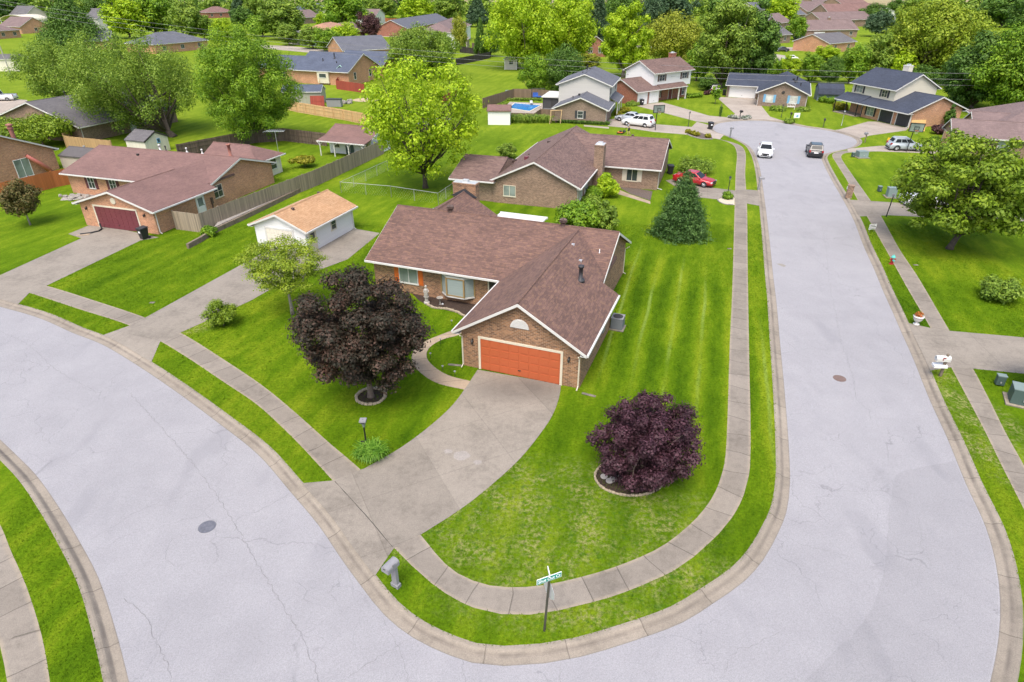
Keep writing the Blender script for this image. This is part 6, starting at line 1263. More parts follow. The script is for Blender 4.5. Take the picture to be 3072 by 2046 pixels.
car('parked_car', 'white car below the far street on the right', P(1815, 139), R(170), CW, 4.7, 1.85, 1.5, 'sedan')
# ------------------------------------------------------------------ man with a lawn mower
pb = P(1445, 309.5); face = along(pb, P(1427, 307.5))
o = thing('person', 'man in grey-blue shirt and black shorts pushing an orange mower on the back lawn', 'person', pb, face)
J = {'pel': (0, 0, .92, .14), 'wst': (.02, 0, 1.08, .135), 'chs': (.06, 0, 1.30, .155), 'nck': (.10, 0, 1.50, .06), 'hed': (.13, 0, 1.60, .085), 'top': (.13, 0, 1.72, .075),
     'shl': (.07, .19, 1.42, .065), 'ell': (.18, .24, 1.16, .048), 'hdl': (.42, .20, 1.04, .036), 'shr': (.07, -.19, 1.42, .065), 'elr': (.18, -.24, 1.16, .048), 'hdr': (.42, -.20, 1.04, .036),
     'hpl': (0, .10, .86, .10), 'knl': (.12, .11, .48, .062), 'anl': (.08, .11, .09, .042), 'tol': (.26, .12, .05, .04), 'hpr': (0, -.10, .86, .10), 'knr': (-.02, -.11, .48, .062), 'anr': (-.22, -.11, .10, .042), 'tor': (-.06, -.12, .04, .04)}
E_ = [('pel', 'wst'), ('wst', 'chs'), ('chs', 'nck'), ('nck', 'hed'), ('hed', 'top'), ('chs', 'shl'), ('shl', 'ell'), ('ell', 'hdl'), ('chs', 'shr'), ('shr', 'elr'), ('elr', 'hdr'), ('pel', 'hpl'), ('hpl', 'knl'), ('knl', 'anl'), ('anl', 'tol'), ('pel', 'hpr'), ('hpr', 'knr'), ('knr', 'anr'), ('anr', 'tor')]
def skin(name, keys, edges, mat, grow=0.0, parent=None):
    me = bpy.data.meshes.new(name); ix = {k: i for i, k in enumerate(keys)}; me.from_pydata([J[k][:3] for k in keys], [(ix[a], ix[b]) for a, b in edges], [])
    ob = bpy.data.objects.new(name, me); COL.objects.link(ob); m = ob.modifiers.new('skin', 'SKIN'); m.use_smooth_shade = True; ob.modifiers.new('sub', 'SUBSURF').levels = 1; ob.modifiers['sub'].render_levels = 1
    for i, k in enumerate(keys): r = J[k][3] + grow; me.skin_vertices[0].data[i].radius = (r, r); me.skin_vertices[0].data[i].use_root = (i == 0)
    me.materials.append(mat); ob.parent = parent; return ob
skin('body', list(J), E_, SKIN, 0, o)
skin('shirt', ['wst', 'chs', 'nck', 'shl', 'ell', 'shr', 'elr'], [('wst', 'chs'), ('chs', 'nck'), ('chs', 'shl'), ('shl', 'ell'), ('chs', 'shr'), ('shr', 'elr')], SHIRT, .022, o)
J2 = dict(J); J['knl'] = (.10, .11, .52, .075); J['knr'] = (-.01, -.11, .52, .075)
skin('shorts', ['pel', 'wst', 'hpl', 'knl', 'hpr', 'knr'], [('pel', 'wst'), ('pel', 'hpl'), ('hpl', 'knl'), ('pel', 'hpr'), ('hpr', 'knr')], SHORTS, .024, o)
MB().ball((.115, 0, 1.70), (.105, .095, .085), 10, 6).build('hair', HAIR, o, True); MB().ball((.235, 0, 1.645), (.02, .015, .02), 6, 4).build('nose', SKIN, o)
for s in (-1, 1):
    MB().ball((.205, s * .035, 1.67), .012, 6, 4).build('eye', BLACK, o)
    t = MB(); 
    for k in range(4): t.tube([(.42, s * (.17 + .022 * k), 1.04), (.48, s * (.17 + .022 * k), 1.03), (.485, s * (.17 + .022 * k), .99)], .010, 5)
    t.tube([(.43, s * .155, 1.03), (.47, s * .15, 1.0)], .011, 5); t.build('fingers', SKIN, o)
m = thing('lawn_mower', 'orange and black push mower in front of the man', 'lawn mower', pb + Vector((math.cos(face), math.sin(face), 0)) * 1.35, face); t = MB(); t.extr([(-.4, -.28, .16), (.42, -.28, .16), (.42, .28, .16), (-.4, .28, .16)], (0, 0, .12)); t.build('deck', ORANGE2, m, bevel=.03)
MB().lathe([(.2, .28), (.21, .42), (.12, .5), (.001, .5)], 12).build('engine', BLACK, m); t = MB(); t.tube([(-.35, -.2, .25), (-.95, -.2, 1.02), (-.95, .2, 1.02), (-.35, .2, .25)], .016, 6); t.build('handle', IRON, m); MB().ball((-.62, 0, .40), (.28, .2, .2), 8, 6).build('grass_bag', CHAR, m)
for x in (-.34, .36):
    for s in (-1, 1): t = MB(); t.lathe([(.11, -.03), (.11, .03)], 12); t.xf(Matrix.Translation((x, s * .31, .11)) @ Matrix.Rotation(R(90), 4, 'X')).build('wheel', TYRE, m)
# ------------------------------------------------------------------ power lines and pole
pp = P(23, 166); ptop = HT(pp, -6, 78) ; o = thing('utility_pole', 'leaning grey wooden utility pole at the left edge of the photo', 'utility pole', pp); MB().tube([(0, 0, -.2), (-.5, 0, 15.5)], [.17, .11], 10).build('pole', paint('pole_wood', (.34, .33, .30), .9, .15, 2), o); MB().box(-.62, -.38, -1.6, 1.6, 14.3, 14.45).build('crossarm', TIMBER, o)
YL, YR = 178.0, 116.0
def at_depth(px, py, Y):
    u = (px * K - 1536) / FPX; v = (py * K - 1023) / FPX; d = (u, math.cos(PITCH) - v * math.sin(PITCH), -math.sin(PITCH) - v * math.cos(PITCH)); t = Y / d[1]; return Vector((d[0] * t, Y, CAM_H + d[2] * t))
for k, (yl, ym, yr) in enumerate(((1, 116, 170), (10, 128, 184), (21, 139, 198))):
    A = at_depth(0, yl, YL); B = at_depth(2354, yr, YR); Mx = at_depth(1177, ym, 147)
    s = (A + B) / 2 - Mx
    pts = []
    for i in range(-6, 31):
        t = i / 24; p = A.lerp(B, t); p.z -= s.z * 4 * t * (1 - t); pts.append(p)
    c = sum(pts, Vector()) / len(pts); o = MB().tube([p - c for p in pts], .026, 6, False).build('power_line', paint('wire_grey' + str(k), (.20, .20, .21), .6, .1)); o.location = c
    tag(o, ('topmost', 'middle', 'lowest')[k] + ' of the three grey power lines crossing the upper part of the scene', 'power line', 'three parallel power lines')
# ------------------------------------------------------------------ near trees, each grown for itself
def T(name, label, bx, by, top, x0, x1, kind, **k):
    b, h, r = tpx(bx, by, top, x0, x1); k.setdefault('z0', h * .2); zf = k.pop('zf', None)
    if k.get('leaf', .16) >= .19 and k.get('leaves', 0) > 4000: f_ = .60 if k['leaves'] > 25000 else .72; k['leaf'] *= f_; k['leaves'] = int(k['leaves'] * (2.3 if f_ < .65 else 1.7))
    if zf is not None: k['z0'] = h * zf
    return tree(name, label, b, h, r, kind, **k)
T('maple_tree', 'dense dark red maple with a round crown in the middle of the front lawn', 853, 912, 606, 694, 998, 'red', n=130, leaves=62000, leaf=.078, seed=13, zf=.13, cr=(.12, .22), rt=.17, bark=BARK, nb=22, fill=.3, up=.6, zs=.65)
T('dogwood_tree', 'airy yellow-green small tree in front of the tan roofed garage', 673, 722, 538, 550, 738, 'spring', shape='spread', n=80, leaves=20000, leaf=.062, seed=5, zf=.30, cr=(.16, .28), zs=.42, rt=.11, bark=BARK_P, nb=30, up=.8, fill=.25)
T('japanese_maple', 'low spreading purple lace-leaf maple in the corner bed', 1474, 1094, 922, 1374, 1614, 'purple', shape='spread', n=130, leaves=42000, leaf=.062, seed=21, zf=.05, cr=(.11, .20), zs=.8, rt=.10, nb=24, up=.5, fill=.3, extra=[(-1.0, -.5, .35, .45), (-.4, -.9, .3, .42), (.3, -.9, .35, .45), (1.0, -.6, .5, .45), (-1.3, .1, .6, .45), (.7, -.2, .5, .4), (1.5, 0, .8, .4)])
T('spruce_tree', 'dense dark green spruce with drooping boughs beside the left sidewalk', 1561, 540, 394, 1479, 1643, 'spruce', shape='spruce', n=120, leaves=34000, leaf=.10, seed=31, zf=.0, zs=.55, rt=.16, nb=20, up=.25, long=2.8, fill=.35, bark=BARK_D)
T('maple_tree', 'tall yellow-green maple with open forked trunk in the middle back yard', 978, 432, 136, 834, 1106, 'lime', shape='vase', n=125, leaves=19000, leaf=.165, seed=43, zf=.13, cr=(.09, .17), rt=.27, nb=48, bark=BARK_D, fill=.12)
T('maple_tree', 'broad dark olive spreading tree on the right lawn with a leaning trunk', 2182, 572, 312, 2068, 2400, 'olive', shape='spread', n=140, leaves=32000, leaf=.155, seed=51, zf=.14, cr=(.11, .21), zs=.6, rt=.25, nb=26, lean=(.9, .2), bark=BARK_D, up=.6, fill=.35)
T('maple_tree', 'tall dense bright green maple left of the pine fence', 592, 326, 46, 462, 690, 'maple', n=150, leaves=30000, leaf=.20, seed=61, zf=.03, cr=(.12, .21), rt=.3, nb=14, bark=BARK_D, fill=.5, up=.45)
T('maple_tree', 'very wide green tree with thick short trunk over the cream shed', 398, 314, 66, 172, 482, 'soft', n=150, leaves=27000, leaf=.21, seed=73, zf=.05, cr=(.10, .20), rt=.5, nb=24, bark=BARK_D, lean=(-1, 0), coff=(-4.2, .5), fill=.3)
T('maple_tree', 'feathery light green tree behind the grey roofed house on the left', 150, 240, 84, 62, 238, 'soft', shape='round', n=110, leaves=16000, leaf=.22, seed=81, zf=.06, cr=(.12, .22), rt=.3, fill=.4, up=.6)
T('ornamental_tree', 'small bronze tinged tree on the lawn at the left edge', 70, 517, 412, 2, 84, 'bronze', n=40, leaves=6500, leaf=.11, seed=91, zf=.26, rt=.07, bark=BARK_P, fill=.4)
T('shrub_tree', 'wide green multi-stem shrub tree by the terracotta chimney pipe', 100, 334, 256, -5, 156, 'olive', shape='spread', n=60, leaves=11000, leaf=.15, seed=101, zf=.12, zs=.55, rt=.14, nb=22, fill=.3)
T('conifer_tree', 'broad dark green cone tree at the upper left between two roofs', 180, 112, -14, 112, 262, 'dark', shape='cone', n=110, leaves=14000, leaf=.42, seed=111, zf=.0, zs=1, rt=.4, bark=BARK_D)
T('maple_tree', 'rounded mid-green tree behind the yellow-green maple', 972, 178, 52, 892, 1052, 'soft', n=110, leaves=14000, leaf=.29, seed=121, zf=.05, cr=(.13, .23), rt=.3, fill=.5)
T('round_tree', 'clipped-looking dark round tree beside the swimming pool', 1292, 212, 100, 1242, 1346, 'dark', n=70, leaves=13000, leaf=.22, seed=131, zf=.02, cr=(.2, .3), rt=.2, fill=.7)
T('maple_tree', 'bushy mid-green tree at the left shoulder of the dark round tree', 1228, 216, 122, 1190, 1264, 'maple', n=50, leaves=7500, leaf=.22, seed=141, zf=.02, rt=.18, fill=.5)
T('maple_tree', 'massive pale lime tree group with drooping crown, left of the blue-green pine', 1205, 158, -26, 1118, 1290, 'lime', n=110, leaves=18000, leaf=.40, seed=151, zf=.06, cr=(.16, .27), rt=.4, fill=.35)
T('maple_tree', 'massive lime tree joined to the pale lime group on its right', 1305, 150, -22, 1235, 1368, 'lime', n=100, leaves=16000, leaf=.40, seed=152, zf=.06, cr=(.16, .27), rt=.4, fill=.35)
T('pine_tree', 'tall blue-green pine behind the small brick house', 1372, 112, -16, 1335, 1412, 'bluegreen', shape='cone', n=90, leaves=9000, leaf=.45, seed=161, zf=.0, rt=.3, up=-.1, long=2.6)
T('maple_tree', 'bright yellow-green tree with two stacked crowns near the brick chimney', 1432, 178, 2, 1386, 1500, 'lime', shape='tall', n=90, leaves=15000, leaf=.34, seed=171, zf=.1, cr=(.18, .3), rt=.45, fill=.35, nb=16)
T('maple_tree', 'ragged golden-olive tree right of the stacked lime tree', 1545, 158, 22, 1470, 1612, 'yellow', n=90, leaves=14000, leaf=.34, seed=181, zf=.05, cr=(.18, .3), rt=.35, fill=.35, nb=18)
T('poplar_tree', 'huge dark olive tree behind the white two-storey house', 1655, 202, -10, 1580, 1722, 'soft', shape='tall', n=110, leaves=19000, leaf=.36, seed=191, zf=.05, cr=(.17, .28), rt=.45, fill=.4)
T('poplar_tree', 'tall dark green tree at the right edge of the huge olive tree', 1722, 200, -6, 1672, 1776, 'dark', shape='tall', n=90, leaves=14000, leaf=.36, seed=192, zf=.03, cr=(.18, .3), rt=.4, fill=.45)
T('maple_tree', 'deep green tree overhanging the upper right edge of the photo', 2325, 268, 52, 2232, 2420, 'maple', n=120, leaves=24000, leaf=.30, seed=201, zf=.03, cr=(.15, .26), rt=.4, fill=.5, up=.5)
T('maple_tree', 'broad blue-tinged green tree left of the deep green edge tree', 2232, 248, 70, 2160, 2305, 'dark', shape='spread', n=100, leaves=16000, leaf=.34, seed=211, zf=.03, cr=(.16, .27), rt=.4, fill=.5, up=.6)
T('maple_tree', 'large sunlit lime-olive tree above the navy two-storey house', 2130, 190, -14, 2020, 2240, 'spring', n=130, leaves=22000, leaf=.40, seed=221, zf=.05, cr=(.13, .24), rt=.45, fill=.4, up=.6)
T('maple_tree', 'small vivid green tree tucked under the large lime-olive tree', 2058, 194, 110, 2020, 2085, 'lime', n=36, leaves=4000, leaf=.30, seed=231, zf=.1, rt=.16)
# shrubs and small plants
T('shrub', 'upright green shrub at the second driveway in the front lawn', 515, 748, 690, 481, 549, 'olive', n=34, leaves=5200, leaf=.075, seed=301, zf=.0, cr=(.22, .36), stem='stem', rt=.04, cat='shrub', fill=.35, up=.8, long=2.4)
T('laurel_shrub', 'wide glossy green shrub behind the right end of the long purple-brown roof', 1330, 530, 462, 1287, 1392, 'maple', n=44, leaves=8500, leaf=.14, seed=311, zf=.0, cr=(.22, .34), stem='stem', cat='shrub', fill=.5); 
T('laurel_shrub', 'smaller green shrub joined to the wide glossy shrub', 1388, 528, 458, 1356, 1414, 'soft', n=30, leaves=4500, leaf=.13, seed=312, zf=.0, cr=(.24, .36), stem='stem', cat='shrub', fill=.5)
T('shrub', 'rounded yellow-green shrub in front of the tall brick chimney wall', 1396, 452, 398, 1372, 1420, 'lime', n=32, leaves=5500, leaf=.11, seed=321, zf=.0, cr=(.26, .38), stem='stem', cat='shrub')
T('shrub', 'low mid-green shrub left of the rounded yellow-green shrub', 1366, 457, 428, 1348, 1388, 'maple', n=24, leaves=3600, leaf=.11, seed=322, zf=.0, cr=(.28, .4), stem='stem', cat='shrub')
T('shrub', 'lowest shrub by the white windows of the brown brick house', 1354, 468, 448, 1336, 1378, 'soft', n=20, leaves=2600, leaf=.11, seed=323, zf=.0, cr=(.28, .4), stem='stem', cat='shrub')
T('shrub', 'feathery green bush behind the red sedan', 1598, 398, 360, 1558, 1638, 'soft', n=40, leaves=5000, leaf=.14, seed=331, zf=.0, cr=(.24, .36), stem='stem', cat='shrub', up=.8, fill=.35, long=2.6)
T('shrub', 'feathery bush on the lawn left of the brown cross-gabled roof', 1165, 362, 328, 1143, 1186, 'soft', n=26, leaves=3000, leaf=.14, seed=341, zf=.0, cr=(.24, .36), stem='stem', cat='shrub', up=.8, fill=.35, long=2.6)
T('shrub', 'loose low shrub alone on the right lawn', 2293, 690, 640, 2252, 2336, 'soft', n=40, leaves=5500, leaf=.10, seed=351, zf=.0, cr=(.22, .34), stem='stem', cat='shrub', fill=.4, up=.5)
T('shrub', 'small green shrub on the stone-rimmed driveway island', 1673, 457, 441, 1662, 1685, 'maple', n=16, leaves=1600, leaf=.08, seed=361, zf=.0, cr=(.3, .42), stem='stem', cat='shrub')
T('shrub', 'compact dark shrub at the near end of the weathered board fence', 483, 542, 518, 467, 499, 'maple', n=20, leaves=2600, leaf=.08, seed=371, zf=.0, cr=(.28, .4), stem='stem', cat='shrub', fill=.6)
T('topiary_shrub', 'mushroom-shaped yellow shrub in the left back yard', 702, 384, 358, 679, 724, 'gold', shape='spread', n=26, leaves=3200, leaf=.12, seed=381, zf=.35, cr=(.24, .34), stem='stem', cat='shrub', zs=.6)
T('hedge_shrub', 'clipped round green bush beside the peach garage door', 2147, 331, 313, 2135, 2161, 'maple', n=24, leaves=3200, leaf=.10, seed=391, zf=.0, cr=(.3, .42), stem='stem', cat='shrub', fill=.75)
T('plum_shrub', 'small dark plum shrub at the brick side wall near the plywood', 2156, 308, 286, 2143, 2170, 'plum', n=22, leaves=2200, leaf=.14, seed=401, zf=.05, cr=(.28, .4), stem='stem', cat='shrub')
for k, (x, y, r) in enumerate(((1890.5, 235, 11), (1908.5, 237.5, 12))):
    T('hedge_shrub', 'clipped ball shrub in front of the blue-grey shed, ' + ('left' if k == 0 else 'right') + ' one of the pair', x, y, y - 14, x - 9, x + 9, 'maple', n=14, leaves=1100, leaf=.14, seed=411 + k, zf=.0, cr=(.34, .45), stem='stem', cat='shrub', group='pair of clipped ball shrubs', fill=.75)
YB = ((1582, 306, 'first golden ball shrub from the left in the stone bordered bed'), (1592, 309, 'second golden ball shrub from the left in the stone bordered bed'), (1601, 312, 'third golden ball shrub from the left in the stone bordered bed'), (1627, 316.5, 'golden ball shrub alone at the right end of the stone bordered bed'))
for k, (x, y, lab) in enumerate(YB): T('golden_shrub', lab, x, y, y - 9, x - 6, x + 6, 'gold', n=12, leaves=800, leaf=.10, seed=421 + k, zf=.0, cr=(.34, .46), stem='stem', cat='shrub', group='golden ball shrubs in the bed', fill=.7)
for k, (x, y, lab) in enumerate(((1586, 225, 'leftmost clipped hedge cube beside the white house porch'), (1597, 224, 'middle clipped hedge cube beside the white house porch'), (1607, 223, 'rightmost clipped hedge cube beside the white house porch'))): T('hedge_shrub', lab, x, y, y - 10, x - 7, x + 7, 'maple', n=12, leaves=800, leaf=.15, seed=431 + k, zf=.0, cr=(.36, .48), stem='stem', cat='shrub', group='clipped hedge by the white porch', fill=.75)
T('shrub', 'dark plum bush at the corner of the white house', 1624, 218, 208, 1619, 1632, 'plum', n=12, leaves=700, leaf=.16, seed=441, zf=.0, stem='stem', cat='shrub')
T('sapling', 'thin young tree in a mulch circle on the white house lawn', 1643.6, 239, 196, 1634, 1653, 'maple', shape='tall', n=22, leaves=1700, leaf=.15, seed=451, zf=.3, rt=.05, fill=.4)
T('shrub', 'yellow-green shrub before the porch of the grey two-storey house', 1437, 258, 246, 1424, 1447, 'gold', n=18, leaves=1400, leaf=.14, seed=461, zf=.0, stem='stem', cat='shrub')
T('shrub', 'green shrub by the brick garage of the white house', 1452, 243, 234, 1438, 1466, 'soft', n=18, leaves=1400, leaf=.15, seed=462, zf=.0, stem='stem', cat='shrub')
T('shrub', 'pale tan ornamental grass clump beside the silver sedan', 1421, 266, 256, 1412, 1430, 'gold', n=12, leaves=1200, leaf=.14, seed=463, zf=.0, stem='stem', cat='shrub', long=4)
T('shrub', 'yellowish shrub at the dark front porch of the navy house', 1930, 252, 236, 1910, 1940, 'gold', n=22, leaves=1600, leaf=.16, seed=471, zf=.0, stem='stem', cat='shrub')
T('shrub', 'low bush under the blue shuttered windows, right of the white bench', 1845, 255, 248, 1828, 1858, 'soft', n=16, leaves=1100, leaf=.15, seed=472, zf=.0, stem='stem', cat='shrub')
T('shrub', 'low bush under the blue shuttered windows, left of the white bench', 1786, 254, 247, 1768, 1806, 'soft', n=16, leaves=1100, leaf=.15, seed=473, zf=.0, stem='stem', cat='shrub')
T('ivy', 'dark ivy climbing the brick gable of the navy roofed house', 2178, 292, 240, 2168, 2190, 'dark', shape='tall', n=24, leaves=1700, leaf=.2, seed=474, zf=.0, stem='stem', cat='ivy')
T('shrub', 'round green bush on the far lawn behind the purple tree', 933, 61, 47, 919, 948, 'maple', n=20, leaves=1400, leaf=.34, seed=475, zf=.0, stem='stem', cat='shrub')
def grass_clump(name, label, c, a, b, n, hgt, mat, seed, w=.02, cat='plant'):
    rg = random.Random(seed); t = MB()
    for _ in range(n):
        x, y = rg.uniform(-1, 1) * a, rg.uniform(-1, 1) * b
        if (x / a) ** 2 + (y / b) ** 2 > 1: continue
        d = rg.uniform(0, 6.28); l = hgt * rg.uniform(.6, 1.1); cx, sy = math.cos(d), math.sin(d)
        p = [Vector((x, y, 0)), Vector((x + cx * l * .3, y + sy * l * .3, l * .75)), Vector((x + cx * l * .75, y + sy * l * .75, l * .82)), Vector((x + cx * l * 1.05, y + sy * l * 1.05, l * .5))]
        s = Vector((-sy, cx, 0)) * w
        for i in range(3):
            k0, k1 = (1, .9, .6)[i], (.9, .6, .05)[i]; t.face([p[i] - s * k0, p[i] + s * k0, p[i + 1] + s * k1, p[i + 1] - s * k1])
    o = t.build(name, mat, uv=False, fix=False); at = o.data.attributes.new('rnd', 'FLOAT', 'FACE'); at.data.foreach_set('value', [rg.random() for _ in o.data.polygons]); o.location = c; return tag(o, label, cat)
grass_clump('day_lily', 'arching bright green day lily clump at the foot of the black lamp post', P(853, 1049), .50, .45, 800, .66, LEAF['lily'], 3, .024)
grass_clump('ornamental_grass', 'long hedge of ornamental grass in front of the low brown fence', P(1202, 281), 5.0, 1.0, 1300, 1.3, LEAF['soft'], 4, .05)
o = grass_clump('liriope_border', 'row of dark green strap-leaved plants along the grey house brick wing', P(1338, 284), 4.6, .6, 1100, .7, LEAF['dark'], 5, .05); o.rotation_euler = (0, 0, R(-14.9))
o = grass_clump('pool_planting', 'grassy planting strip along the brown fence behind the pool', P(1225, 231.5), 5.5, .5, 700, .6, LEAF['soft'], 6, .06)
for k, (x, y) in enumerate(((1141, 252), (1148, 248), (1155, 244), (1161, 240))): T('pool_shrub', 'clipped pool shrub number ' + ('one', 'two', 'three', 'four')[k] + ' counted from the pool shed along the fence', x, y, y - 9, x - 5, x + 5, 'soft', n=10, leaves=500, leaf=.14, seed=501 + k, zf=0, stem='stem', cat='shrub', group='clipped shrubs along the pool fence', fill=.7)
for k, (x, y) in enumerate(((1681, 272), (1691, 273), (1711, 273.5), (1720, 272))): T('flower_bush', ('first', 'second', 'third', 'fourth')[k] + ' white flowering bush from the left around the black mailbox', x, y, y - 7, x - 6, x + 6, 'white', n=10, leaves=520, leaf=.12, seed=511 + k, zf=0, stem='stem', cat='flowers', group='white flowers around the mailbox', fill=.5)
T('flower_bush', 'small mixed planting around the second black cul-de-sac mailbox', 1815, 282, 274, 1805, 1828, 'soft', n=14, leaves=900, leaf=.12, seed=521, zf=0, stem='stem', cat='flowers')
o = thing('garden_bench', 'small white arched garden bench before the blue shuttered house', 'bench', P(1817, 251), R(-22)); t = MB(); t.box(-.7, .7, -.25, .25, .42, .48); t.build('seat', WHITE, o); t = MB(); pts = [(-.7 + 1.4 * k / 10, .25, .5 + .55 * math.sin(math.pi * k / 10) + .25) for k in range(11)]; t.tube(pts, .05, 5); [t.box(-.68 + .27 * k, -.62 + .27 * k, .22, .28, .48, .95) for k in range(6)]; t.build('backrest', WHITE, o)
for x in (-.65, .65):
    for y in (-.22, .22): MB().box(x - .04, x + .04, y - .04, y + .04, 0, .42).build('leg', WHITE, o)
# ------------------------------------------------------------------ the tree belt farther off: copies of a few grown trees
PROTO = {}; LOBE = 1.2
def proto(kind, shape='round', seed=1, n=60, leaves=8500, leaf=.31, zf=.08, **k):
    o = tree('tree', 'x', (0, 0, -100), 12, 5.2, kind, shape, 12 * zf, n, leaves, leaf, seed, rt=.32, bark=BARK_D, cr=k.pop('cr', (.18, .30)), fill=k.pop('fill', .45), **k); PROTO[(kind, shape)] = o; return o
used = set()
def far_tree(label, bx, by, top, x0, x1, kind, shape='round', group='trees of the distant belt', name='tree'):
    key = (kind, shape)
    if key not in PROTO: proto(kind, shape, seed=600 + len(PROTO), up=(-.1 if shape == 'cone' else .45))
    b, h, r = tpx(bx, by, top, x0, x1)
    o = PROTO[key] if key not in used else copy_tree(PROTO[key]); used.add(key)
    o.location = b; o.scale = (r / 5.2, r / 5.2, h / 12); o.rotation_euler = (0, 0, random.uniform(0, 6.28)); o.name = name; tag(o, label, 'tree', group); return o
random.seed(12)
